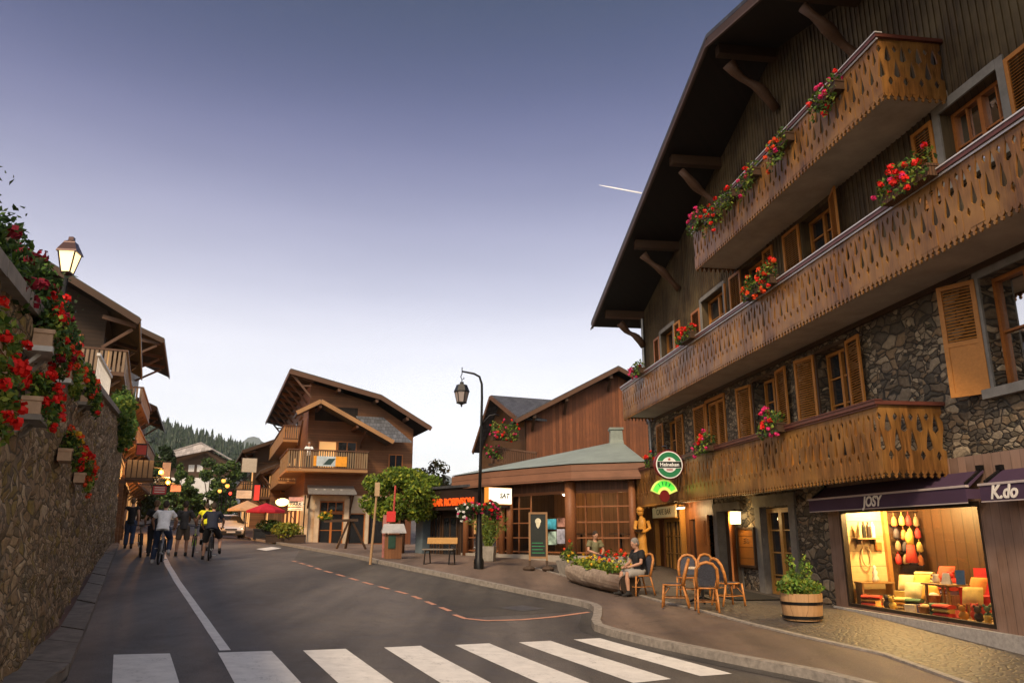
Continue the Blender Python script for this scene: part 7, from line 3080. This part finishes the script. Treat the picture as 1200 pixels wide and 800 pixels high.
person('person with dark hair sitting low behind the flowers of the log trough', pb + V(.1, .1, -.05), R(200), SIT, cloth('olive shirt', (.16, .15, .08)), JEANS, SHOE_D, M_HAIRD, M_SKIN, sleeve=.6)
T = thing('wooden_stool', 'low wooden stool under the person behind the trough flowers', 'stool', pb + V(.1, .1, -.05), R(200))
mb = MB()
mb.lathe([(.001, .40), (.18, .40), (.19, .42), (.18, .44), (.001, .44)], (0, -.03, 0), 16)
mb.build('seat', M_RATTAN, T)
for k in range(3):
    a = k * 2.094
    mb = MB()
    mb.tube([(.1 * math.cos(a), .1 * math.sin(a) - .03, .4), (.17 * math.cos(a), .17 * math.sin(a) - .03, 0)], .02, 7)
    mb.build('leg', M_RATTAN, T)
# someone in white on the brown chalet's balcony
kp = K.matrix_world
kb = Matrix.Translation(K.location) @ Matrix.Rotation(K.rotation_euler.z, 4, 'Z') @ V(.05, -.95, 4.94)
person('person in a white shirt leaning on the balcony rail of the brown chalet', kb, R(20.7) + PI, pose(wrL=(-.22, .36, 1.18), wrR=(.22, .36, 1.18), elL=(-.28, .1, 1.15), elR=(.28, .1, 1.15)), WHITE_T, JEANS, SHOE_D, M_HAIRG)
# ================================================================== far end of the street, parked car, terrace
# ------------------------------------------------------------------ silver car
p = rd(267, 630.5)
CR = thing('parked_car', 'silver hatchback parked at the right kerb facing down the street', 'car', p, R(24) + PI)
M_SILVER = mat('silver paint', (.60, .61, .63), .25, .35, var=.04, bump=0)
M_CGLASS = glass('car glass', (.02, .024, .03), .03)
# cross sections along the car (y forward): half width, sill, belt, roof half width, roof height
sec = [(-2.02, .74, .42, .80, .55, .86), (-1.9, .83, .30, .92, .60, 1.28), (-1.45, .87, .22, .95, .62, 1.46), (-.5, .88, .20, .96, .64, 1.52), (.35, .88, .20, .95, .60, 1.44), (1.02, .87, .20, .93, .66, 1.0),
       (1.25, .86, .22, .90, .60, .95), (1.75, .82, .25, .80, .55, .84), (2.0, .70, .32, .66, .45, .68)]
prof = []
for y, w_, zs, zb, wr, zr in sec:
    prof.append([(-w_ * .93, y, zs), (-w_, y, (zs + zb) / 2), (-w_ * .97, y, zb), (-wr, y, zr - .05), (-wr * .6, y, zr), (wr * .6, y, zr), (wr, y, zr - .05), (w_ * .97, y, zb), (w_, y, (zs + zb) / 2), (w_ * .93, y, zs)])
mb = MB()
nn = 10
mb.add([q for s in prof for q in s], [(i * nn + j, i * nn + (j + 1) % nn, (i + 1) * nn + (j + 1) % nn, (i + 1) * nn + j) for i in range(len(prof) - 1) for j in range(nn)] + [tuple(range(nn)), tuple((len(prof) - 1) * nn + j for j in range(nn - 1, -1, -1))])
bd = mb.build('body', M_SILVER, CR, smooth=True)


def carq(name, pts, m, off=.012):
    c = sum((Vector(q) for q in pts), Vector()) / len(pts)
    nrm = (Vector(pts[1]) - Vector(pts[0])).cross(Vector(pts[2]) - Vector(pts[0])).normalized()
    if nrm.dot(c - Vector((0, -.2, .9))) < 0:
        nrm = -nrm
    mb = MB()
    mb.prism([(0, 0)], c, (0, 0, 0), (0, 0, 0), (0, 0, 0)) if False else None
    a = [Vector(q) + nrm * off for q in pts]
    b = [Vector(q) - nrm * .02 for q in pts]
    n = len(a)
    mb.add(a + b, [tuple(range(n))] + [(i, (i + 1) % n, n + (i + 1) % n, n + i) for i in range(n)])
    return mb.build(name, m, CR)


carq('windscreen', [(-.80, 1.0, .97), (.80, 1.0, .97), (.58, .38, 1.40), (-.58, .38, 1.40)], M_CGLASS, .03)
for s in (-1, 1):
    carq('side_window', [(s * .85, .85, .97), (s * .87, -1.5, .98), (s * .64, -1.3, 1.38), (s * .62, .25, 1.36)], M_CGLASS, .02)
    mb = MB()
    mb.ball((s * .60, 1.86, .68), .13, 12, 0, (1.4, .8, .75))
    mb.build('headlight', glass('headlight glass', (.5, .5, .52), .08), CR, smooth=True)
    mb = MB()
    mb.ball((s * .97, .72, 1.0), .09, 10, 0, (1.1, .6, .8))
    mb.build('wing_mirror', M_SILVER, CR, smooth=True)
    for y in (-1.3, 1.3):
        mb = MB()
        M_ = Matrix.Translation((s * .80, y, .31)) @ Matrix.Rotation(PI / 2, 4, 'Y')
        mb.lathe([(.20, -.1), (.29, -.1), (.31, -.07), (.31, .07), (.29, .1), (.20, .1)], (0, 0, 0), 22, M=M_)
        wv = mb.build('wheel', M_TYRE, CR)
        mb = MB()
        mb.lathe([(.001, -.06), (.2, -.09), (.2, .09), (.001, .06)], (0, 0, 0), 16, M=M_)
        mb.build('rim', M_ALU, wv)
mb = MB()
mb.bx(-.62, .62, 1.93, 2.03, .28, .46)
mb.build('grille', M_BLACK, CR)
mb = MB()
mb.bx(-.35, .35, 1.98, 2.03, .52, .60)
mb.build('bonnet_grille', M_BLACK, CR)
mb = MB()
mb.bx(-.26, .26, 2.031, 2.045, .34, .44)
mb.build('number_plate', mat('plate white', (.6, .6, .58), .5, var=.05, bump=0), CR)

# ------------------------------------------------------------------ terrace beside the brown chalet: parasols, hedges, signs


def parasol(label, px, py, Y, r_, h, m, ang=0):
    c = at(px, py, Y)
    zb = g(c.x, c.y) + .1
    T = thing('parasol', label, 'parasol', (c.x, c.y, zb), ang, 'parasols on the terrace')
    H = c.z - zb
    mb = MB()
    n = 8
    ring = [(r_ * math.cos(2 * PI * k / n), r_ * math.sin(2 * PI * k / n), H - h) for k in range(n)]
    low = [(x, y, z - .14) for x, y, z in ring]
    mb.add(ring + low + [(0, 0, H)], [(k, (k + 1) % n, 2 * n) for k in range(n)] + [(k, n + k, n + (k + 1) % n, (k + 1) % n) for k in range(n)])
    mb.build('canopy', m, T)
    mb = MB()
    mb.tube([(0, 0, 0), (0, 0, H)], .035, 8)
    mb.lathe([(.3, 0), (.3, .06), (.05, .1)], (0, 0, 0), 12)
    mb.build('pole', M_DARKW, T)


parasol('red parasol over the terrace tables beside the brown chalet', 312, 589, 46.5, 1.15, .42, leaf('red canvas', (.58, .03, .055), .1, .25))
parasol('beige parasol over the terrace behind the silver car', 290, 586, 51, 1.25, .55, leaf('beige canvas', (.52, .38, .26), .1, .3))
bp = up(333, 635.5, .1)
bush('rounded golden yellow bush in front of the brown chalet corner', bp + V(0, .3, .15), 1.0, .9, 1500, .08, [leaf('golden leaf', (.30, .24, .02)), leaf('golden green leaf', (.16, .16, .02)), M_LEAF3], 41)
T = thing('terrace_planter', 'low dark wooden planter under the golden bush', 'planter', bp + V(0, .3, 0), R(10))
mb = MB()
mb.bx(-1.0, 1.0, -.4, .4, 0, .4)
mb.bx(-1.04, 1.04, -.44, -.401, .34, .42)
mb.build('trough', M_DARKW, T)
bp = up(312, 632, .1)
bush('dark green hedge in a box at the terrace edge under the red parasol', bp + V(0, .5, .45), .9, .7, 900, .08, [M_LEAF2, M_LEAF1, M_LEAF2], 42)
T = thing('terrace_planter', 'dark planter box under the terrace hedge', 'planter', bp + V(0, .5, 0), R(20))
mb = MB()
mb.bx(-.9, .9, -.35, .35, 0, .6)
mb.bx(-.94, .94, -.39, -.351, .52, .62)
mb.build('trough', M_BLACK, T)
T = thing('oval_light_sign', 'glowing cream oval sign lamp on the street side of the brown chalet', 'sign', at(331, 588, 50.5), R(-5))
mb = MB()
mb.lathe([(.001, -.1), (.42, -.1), (.45, 0), (.42, .1), (.001, .1)], (0, 0, 0), 24, M=Matrix.Diagonal((1, 1, .55, 1)) @ MX)
mb.build('lamp_case', glow('oval sign glow', (1, .74, .38), 1.6), T)
mb = MB()
mb.beam((.4, 0, 0), (1.0, .1, 0), .05, .05)
mb.tube([(-.05, 0, -.27), (.5, 0, -.6), (.9, 0, -1.2)], .02, 6)
mb.build('bracket', M_IRON, T)
lamp(at(331, 588, 50.3) + V(-.2, -.3, -.4), 260, (1, .5, .15), .2)
T = thing('park_sign', 'white and pink stacked sign reading PARK at the corner of the brown chalet', 'sign', at(347.5, 590, 50.8), R(14))
mb = MB()
mb.bx(-.5, .42, -.04, .04, -.18, .14)
mb.bx(-.5, .42, -.04, .04, -.42, -.24)
mb.build('white_boards', mat('sign board white', (.62, .60, .56), .5, bump=0), T)
mb = MB()
mb.bx(-.5, .42, -.04, .04, .18, .42)
mb.build('pink_board', mat('sign board pink', (.50, .27, .25), .5, bump=0), T)
mb = MB()
mb.tube([(.52, .1, -3.6), (.52, .1, .55)], .04, 8)
mb.beam((-.5, .06, .0), (.52, .1, .0), .05, .05)
mb.build('pole', M_IRON, T)
lettering('PARK', .30, M_SGK, T, (-.04, -.045, -.02), ext=.003, bold=.006)
mb = MB()
mb.bx(-.35, .3, -.046, -.041, -.345, -.315)
mb.build('text_line', M_SGK, T)
M_NAVY = mat('sign navy', (.05, .06, .12), .5, bump=0)
hang_sign('white shop sign with dark lines above the beige parasol', 286, 579, 54, 1.0, .55, (.55, .53, .50), az=72, group='hanging signs on the right pavement', stripes=(-.2, .15))
hang_sign('tall narrow red sign beside the white shop sign', 301, 577, 52, .35, 1.0, (.48, .03, .03), az=72, group='hanging signs on the right pavement')

# ------------------------------------------------------------------ right-hand houses beyond the brown chalet
row_chalet('dark slate hung house with a big blank pale panel beyond the brown chalet', (-23.6, 71, 2.3), 68, 9, 10, 6.9, .40, [(3.2, 4.2, .2, 9.5, 0)], 1.2, 1.2, M_DARKW, M_BROWN, 2.9, (0, 1, 2, 4), sx=-1, seed=9, ridge=2.2)
pn = thing('pale_panel', 'large blank cream panel hung on the dark house beyond the brown chalet', 'panel', at(292.5, 545, 69), R(22))
mb = MB()
mb.bx(-.65, .6, -.05, .05, -.6, .62)
mb.build('panel', mat('cream panel', (.50, .45, .38), .6, var=.1, bump=0), pn)
for a, b in ((-.71, -.652), (.602, .66)):
    mb = MB()
    mb.bx(a, b, -.07, .05, -.65, .67)
    mb.build('frame', M_DARKW, pn)
mb = MB()
mb.beam((-.1, .05, .3), (1.6, .6, .3), .08, .08)
mb.build('bracket', M_DARKW, pn)
row_chalet('small lamplit house at the far right end of the street', (-31.2, 92, 2.6), 68, 8, 10, 4.9, .45, [], 1.0, 1.0, M_BROWN, M_BROWN, 2.7, (0, 1, 2), sx=-1, seed=11)
row_chalet('brown shop house squeezed between the brown chalet and the dark house', (-20.4, 66, 1.8), 69, 8, 5, 5.2, .45, [(2.9, 3.8, .1, 4.6, 0)], 1.0, .8, M_BROWN, wood('shop timber', (.13, .075, .04)), 2.7, (0, 1, 2), sx=-1, seed=13)

# ------------------------------------------------------------------ far street lamps
for k, (px, py, Y, lb, hh) in enumerate([(262, 563, 78, 'lit street lamp highest at the end of the street', .21), (266.5, 569, 74, 'lit street lamp below and right of the highest one', .2), (257.5, 575, 84, 'lit street lamp on a visible pole above the car', .2)]):
    c = at(px, py, Y)
    zb = g(c.x, c.y)
    T = thing('street_lamp', lb, 'street lamp', (c.x, c.y, zb), 0, 'lit lamps at the end of the street')
    H = c.z - zb
    mb = MB()
    mb.tube([(0, 0, 0), (0, 0, H - hh)], .06, 8)
    mb.lathe([(hh * .9, H + hh * .7), (hh * .5, H + hh * 1.2), (.001, H + hh * 1.5)], (0, 0, 0), 8)
    mb.build('post', M_IRON, T)
    mb = MB()
    mb.ball((0, 0, H), hh, 12)
    mb.build('globe', glow('far lamp globe', (1, .38, .06), 2.0), T, smooth=True)
T = thing('red_signal', 'small red signal lamp on a post left of the white shop sign', 'signal', (lambda c: V(c.x, c.y, g(c.x, c.y)))(at(270.5, 578, 70)), 0)
H = at(270.5, 578, 70).z - T.location.z
mb = MB()
mb.tube([(0, 0, 0), (0, 0, H - .2)], .05, 8)
mb.bx(-.18, .18, -.1, .1, H - .25, H + .45)
mb.build('post', M_IRON, T)
mb = MB()
mb.ball((0, -.12, H), .14, 10)
mb.build('red_lens', glow('red lens', (1, .06, .03), 2.5), T, smooth=True)

# ------------------------------------------------------------------ big house on the rise at the end of the street
hz = at(230, 575, 115)
HZ = thing('hill_house', 'large house on the rise with dark timber gable, white windows and white lower wall', 'house', (hz.x, hz.y, 8.0), R(10))
mb = MB()
mb.add([(-4.0, 0, 2.0), (5.2, 0, 2.0), (5.2, 0, 4.0), (.2, 0, 6.7), (-4.0, 0, 5.2), (-4.0, 10, 2.0), (5.2, 10, 2.0), (5.2, 10, 4.0), (.2, 10, 6.7), (-4.0, 10, 5.2)],
       [(0, 1, 2, 3, 4), (9, 8, 7, 6, 5), (0, 4, 9, 5), (1, 6, 7, 2)])
mb.build('timber_gable', M_DARKW, HZ)
mb = MB()
mb.bx(-3.6, 4.9, -.3, 10, -6, 2.0)
mb.build('lower_wall', mat('white render', (.62, .61, .60), .8, var=.12, scale=2, bump=.1), HZ)
mb = MB()
slab(mb, (-6.2, -1, 5.0), (.2, -1, 7.2), (.2, 11, 7.2), (-6.2, 11, 5.0), .2)
slab(mb, (.2, -1, 7.2), (6.6, -1, 3.7), (6.6, 11, 3.7), (.2, 11, 7.2), .2)
slab(mb, (-6.2, -1.2, 4.7), (.2, -1.2, 6.9), (2.0, -1.9, 6.1), (-6.0, -1.9, 4.2), .12)
mb.build('roof', roof_tiles('pale grey tiles', (.26, .235, .23), .5), HZ)
for x in (-3.0, -1.4, -.2, 1.9, 3.4):
    f = simple_window(HZ, x, x + .8, 2.9, 3.9, -.01, m=M_WHITEP, cols=2)
    f.children[0].data.materials[0] = mat('pale window blind', (.55, .55, .55), .4, bump=0)
row_chalet('grey roofed house on the slope left of the hill house', (hz.x - 7.5, hz.y + 4, 7.5), 80, 9, 9, 5.6, .35, [], .8, .8, M_CREAM, M_CREAM, 2, (), seed=15)

# ------------------------------------------------------------------ goods in the shop window (chalet frame)
FZ = .153
q = random.Random(55)


def fz(x, y):
    return .15 * max(0, min(3, int((y - .62) / .25) + 1)) if .3 < x < 1.75 and y > .62 else 0


def inshop(name, label, cat, x, y, z, build, group=None, rz=0.0):
    T = thing(name, label, cat, cw(x, y, z), C_RZ + rz, group)
    build(T)
    return T


def one(name, m, fn, smooth=False):
    def f(T):
        b = MB()
        fn(b)
        b.build(name, m, T, smooth=smooth)
    return f


M_PINE = wood('shelf pine', (.30, .17, .07), .9, None, .5, .3)
M_CHINA = mat('white china', (.75, .72, .66), .3)
Q = PI / 2


def shelf_b(T):
    b = MB()
    b.bx(-.24, .24, -.10, .10, 0, .03)
    b.build('board', M_PINE, T)
    for x in (-.15, .15):
        b = MB()
        b.bx(x - .015, x + .015, -.08, .10, -.10, -.001)
        b.build('bracket', M_DARKW, T)


inshop('wall_shelf', 'small brown wall shelf with bottles, high on the bright cheek of the shop window', 'shelf', -.01, .46, 1.44, shelf_b, rz=Q)
for k, (c, lb) in enumerate([((.5, .38, .2), 'straw coloured bottle at the left end of the wall shelf'), ((.02, .02, .02), 'dark bottle on the wall shelf, left of the dark pair'),
                             ((.03, .02, .02), 'dark bottle on the wall shelf, right of the dark pair'), ((.62, .6, .5), 'white bottle at the right end of the wall shelf')]):
    inshop('bottle', lb, 'bottle', .02, .31 + .1 * k, 1.471, one('bottle_body', mat('bottle %d' % k, c, .3, bump=0), lambda b: b.lathe([(.001, 0), (.042, 0), (.042, .22), (.03, .26), (.016, .28), (.016, .32), (.001, .32)], (0, 0, 0), 10)), 'bottles on the wall shelf')
inshop('picture_plaque', 'small orange plaque on the bright cheek below the shelf', 'plaque', -.09, .76, 1.3, one('plaque', mat('orange plaque', (.34, .11, .02), .6), lambda b: b.bx(-.075, .075, -.015, .015, -.08, .08)), rz=Q)
inshop('oval_wreath', 'pale oval ring hanging on the bright cheek of the shop window', 'wreath', -.06, .46, 1.10, one('ring', mat('straw ring', (.40, .30, .16), .7), lambda b: b.tube([(math.cos(t) * .10, 0, math.sin(t) * .2) for t in np.linspace(0, 2 * PI, 24, endpoint=False)], .014, 7, closed=True)), rz=Q)


def lowshelf(T):
    b = MB()
    b.bx(-.36, .36, -.14, .14, .42, .45)
    b.build('board', M_PINE, T)
    for x in (-.33, .33):
        b = MB()
        b.bx(x - .02, x + .02, -.12, .12, 0, .419)
        b.build('side', M_PINE, T)


inshop('low_shelf', 'low pine stand against the bright cheek of the shop window', 'stand', .08, .48, FZ, lowshelf, rz=Q)
inshop('figurine', 'white figurine on the low pine stand', 'figurine', .1, .5, FZ + .452, one('figure', M_CHINA, lambda b: b.lathe([(.001, 0), (.06, 0), (.075, .05), (.04, .13), (.055, .19), (.025, .24), (.04, .28), (.001, .33)], (0, 0, 0), 12), True))
inshop('hanging_rack', 'dark rack of small dolls and bags at the back of the shop window', 'rack', .02, 1.32, 1.5,
       one('rack', M_DARKW, lambda b: [b.bx(-.32, .32, -.02, .02, z, z + .03) for z in (-.35, -.05, .25, .5)]), rz=Q)
bagc = [((.4, .03, .03), 'red'), ((.05, .04, .05), 'black'), ((.5, .35, .1), 'tan'), ((.22, .14, .08), 'brown'), ((.45, .15, .05), 'rust')]
for k in range(16):
    col, cnm = bagc[(k * 3 + k // 4) % 5]
    row, pl_ = k // 4, k % 4
    inshop('hanging_bag', '%s little bag on the dark rack, %s row, %s from its left' % (cnm, ['lowest', 'second', 'third', 'top'][row], ['first', 'second', 'third', 'last'][pl_]), 'bag',
           .09, 1.08 + .16 * pl_ + q.uniform(-.02, .02), 1.0 + .26 * row + q.uniform(-.02, .02),
           one('bag', mat('bag ' + cnm, col, .7), lambda b: (b.tube([(0, 0, .2), (0, 0, .12)], .007, 5), b.tube([(0, 0, .13), (0, 0, .06), (0, 0, -.05), (0, 0, -.08)], [(.025, .02), (.06, .045), (.07, .05), (.03, .03)], 9)), True), 'bags hanging on the dark rack')
inshop('hanging_dress', 'long red and gold dress hanging in front of the dark rack', 'dress', .3, 1.22, .98,
       lambda T: (one('skirt', cloth('red cloth', (.42, .035, .02)), lambda b: b.tube([(0, 0, .36), (0, 0, .2), (0, 0, 0)], [(.07, .05), (.10, .07), (.15, .09)], 10), True)(T), one('bodice', cloth('gold cloth', (.62, .42, .08)), lambda b: b.tube([(0, 0, .62), (0, 0, .52), (0, 0, .36)], [(.03, .03), (.09, .06), (.075, .055)], 10), True)(T)))


def table_b(T):
    b = MB()
    b.bx(-.36, .36, -.22, .22, .50, .525)
    b.build('table_top', M_PINE, T)
    for x in (-.28, .28):
        for y in (-.16, .16):
            b = MB()
            b.beam((x, y, .50), (x * 1.12, y * 1.1, 0), .04, .04)
            b.build('leg', M_PINE, T)


TX, TY = 2.05, .60
inshop('display_table', 'small pine table in the middle of the shop window', 'table', TX, TY, FZ, table_b)
inshop('white_card', 'white folded card standing on the pine table', 'card', TX + .12, TY - .04, FZ + .527, one('card', mat('card white', (.72, .72, .70), .6, bump=0), lambda b: (b.add([(-.08, -.05, 0), (.08, -.05, 0), (.055, 0, .19), (-.055, 0, .19), (-.08, .05, 0), (.08, .05, 0)], [(0, 1, 2, 3), (5, 4, 3, 2)]))), rz=.6)
inshop('blue_book', 'blue book standing on the pine table', 'book', TX + .3, TY + .1, FZ + .527, one('book', mat('book blue', (.03, .09, .28), .5, bump=0), lambda b: b.box((0, 0, .12), (.14, .03, .24), rx=-.15)), rz=.7)
inshop('white_jug', 'white jug at the left of the pine table', 'jug', TX - .22, TY, FZ + .527, one('jug', M_CHINA, lambda b: b.lathe([(.001, 0), (.05, 0), (.07, .05), (.045, .11), (.055, .15), (.04, .15)], (0, 0, 0), 12), True))
RC = cloth('deep red cloth', (.42, .02, .025))
inshop('red_armchair', 'deep red upholstered armchair behind the pine table', 'armchair', 2.25, 1.32, FZ,
       lambda T: (one('seat', RC, lambda b: b.bx(-.32, .32, -.28, .25, .0, .32))(T), one('backrest', RC, lambda b: b.box((0, .30, .42), (.72, .12, .72), rx=-.1))(T),
                  one('arm', RC, lambda b: b.bx(-.41, -.325, -.28, .23, 0, .46))(T), one('arm', RC, lambda b: b.bx(.325, .41, -.28, .23, 0, .46))(T)), rz=.5)


def cushion(T, m):
    b = MB()
    vs, n = [], 8
    for s in (1, -1):
        for i in range(n + 1):
            for j in range(n + 1):
                u, v = i / n * 2 - 1, j / n * 2 - 1
                t = .08 * (1 - u ** 4) * (1 - v ** 4)
                vs.append((u * .16, s * t * .9, v * .16))
    W_ = n + 1
    k = W_ * W_
    b.add(vs, [(i * W_ + j, i * W_ + j + 1, (i + 1) * W_ + j + 1, (i + 1) * W_ + j) for i in range(n) for j in range(n)] + [(k + i * W_ + j, k + (i + 1) * W_ + j, k + (i + 1) * W_ + j + 1, k + i * W_ + j + 1) for i in range(n) for j in range(n)])
    b.build('cushion_cover', m, T, smooth=True)


cu = [(2.62, .68, .36, .7, (.66, .48, .16), 'golden cushion leaning at the right of the pine table'), (2.3, 1.05, .5, .3, (.60, .20, .04), 'rust orange cushion on the red armchair'), (1.35, .80, .16, .6, (.62, .28, .05), 'orange cushion in front of the display steps'),
      (.75, 1.05, .18, .5, (.62, .36, .08), 'mustard cushion high on the display steps'), (1.15, 1.3, .2, .4, (.50, .06, .03), 'red cushion at the top of the display steps'), (.45, .95, .16, .7, (.66, .50, .25), 'straw cushion on the display steps beside the post'),
      (3.45, .75, .2, .5, (.60, .44, .18), 'straw cushion standing at the right end of the window'), (1.0, .7, .2, .8, (.68, .55, .3), 'cream cushion on the lowest display step')]
for x, y, z, a, col, lb in cu:
    T = thing('cushion', lb, 'cushion', cw(x, y, FZ + z + fz(x, y)), 0, 'cushions in the shop window')
    T.rotation_euler = (R(-30), 0, C_RZ + a)
    cushion(T, cloth('cushion %.2f %.2f' % col[:2], col))
fx = [(.3, .25), (.55, .22), (.82, .26), (1.05, .2), (1.3, .3), (1.55, .22), (1.75, .33), (2.0, .2), (2.25, .28), (2.5, .2), (2.72, .3), (2.95, .22), (3.2, .3), (3.45, .25), (3.7, .3),
      (.4, .48), (.7, .5), (.95, .48), (1.25, .52), (1.5, .5), (2.85, .52), (3.1, .55), (3.35, .5), (.5, .74), (.85, .95), (1.5, .75), (1.55, 1.0), (.6, 1.25), (.95, 1.2), (1.4, 1.25), (2.9, .85), (3.2, .9)]
kinds = ['blanket', 'basket', 'gift_box', 'mug', 'stuffed_toy', 'candle']
cols = [(.62, .42, .10), (.50, .06, .04), (.66, .50, .22), (.30, .16, .05), (.58, .25, .05), (.08, .16, .10), (.68, .62, .50), (.05, .04, .04), (.60, .05, .04), (.12, .10, .20)]
cn = ['mustard', 'red', 'straw', 'brown', 'orange', 'green', 'cream', 'black', 'scarlet', 'violet']
seen = {}
for k, (x, y) in enumerate(fx):
    kd = kinds[(k * 5 + k // 3) % 6]
    ci = (k * 3 + 1) % 10
    r_ = random.Random(k)
    s = r_.uniform(.75, 1.1)
    if fz(x, y):
        where = 'on the display steps'
    elif x > 2.75:
        where = 'on the floor right of the pine table'
    elif x > 1.65:
        where = 'on the floor before the pine table'
    elif x > .9:
        where = 'on the floor before the display steps'
    else:
        where = 'on the floor by the bright cheek'
    while (kd, ci, where) in seen:
        ci = (ci + 1) % 10
    seen[(kd, ci, where)] = 1
    m = cloth('gift ' + cn[ci], cols[ci])
    lb = {'blanket': 'stack of folded %s blankets', 'basket': 'wicker basket with a %s lining', 'gift_box': '%s gift box with a cream ribbon', 'mug': 'plump %s mug', 'stuffed_toy': 'small %s stuffed toy with round ears', 'candle': 'fat %s candle on a dish'}[kd] % cn[ci] + ' ' + where
    T = thing(kd, lb, kd.replace('_', ' '), cw(x, y, FZ + fz(x, y)), C_RZ + r_.uniform(-.2, 1.0), 'small gifts in the shop window')
    if kd == 'blanket':
        for i in range(3):
            b = MB()
            b.tube([(-.17 * s, 0, .04 + .07 * i), (.17 * s, 0, .04 + .07 * i)], [(.11, .037), (.11, .037)], 12)
            b.build('blanket_fold', m if i != 1 else cloth('gift ' + cn[(ci + 2) % 10], cols[(ci + 2) % 10]), T)
    elif kd == 'basket':
        b = MB()
        b.lathe([(.001, 0), (.10 * s, 0), (.14 * s, .14), (.125 * s, .14), (.08 * s, .03)], (0, 0, 0), 14)
        b.build('wicker', M_RATTAN, T)
        b = MB()
        b.ball((0, 0, .12), .11 * s, 10, 0, (1, 1, .7))
        b.build('lining', m, T, smooth=True)
    elif kd == 'gift_box':
        b = MB()
        b.bx(-.09 * s, .09 * s, -.07, .07, 0, .14 * s)
        b.build('box_body', m, T)
        b = MB()
        b.bx(-.092 * s, .092 * s, -.013, .013, -.001, .143 * s)
        b.build('ribbon', cloth('gift cream', (.68, .62, .50)), T)
    elif kd == 'mug':
        b = MB()
        b.lathe([(.001, 0), (.055 * s, 0), (.065 * s, .12), (.055 * s, .12), (.045, .02)], (0, 0, 0), 14)
        b.tube([(.06 * s, 0, .10), (.10 * s, 0, .08), (.09 * s, 0, .04), (.055 * s, 0, .03)], .011, 6)
        b.build('mug_body', m, T, smooth=True)
    elif kd == 'stuffed_toy':
        b = MB()
        b.ball((0, 0, .075), .085 * s, 12)
        b.build('toy_body', m, T, smooth=True)
        b = MB()
        b.ball((0, -.03, .19), .063 * s, 12)
        b.ball((-.045, -.03, .24), .024, 8)
        b.ball((.045, -.03, .24), .024, 8)
        b.build('toy_head', m, T, smooth=True)
    else:
        b = MB()
        b.lathe([(.001, 0), (.09, .01), (.10, .03), (.055, .02), (.05, .14 * s), (.001, .14 * s)], (0, 0, 0), 14)
        b.build('candle_body', m, T, smooth=True)
# ------------------------------------------------------------------ thin evening haze in the valley
hzm = bpy.data.materials.new('valley haze')
hzm.use_nodes = True
_n = hzm.node_tree
_n.nodes.clear()
_ho = _n.nodes.new('ShaderNodeOutputMaterial')
_hv = _n.nodes.new('ShaderNodeVolumePrincipled')
_hv.inputs['Color'].default_value = (.80, .86, .95, 1)
_hv.inputs['Density'].default_value = .0001
_n.links.new(_hv.outputs[0], _ho.inputs['Volume'])
mb = MB()
mb.bx(-2600, 2600, -300, 4700, -25, 470)
tag(mb.build('haze', hzm), 'thin bluish evening haze over the valley', 'haze', kind='stuff')
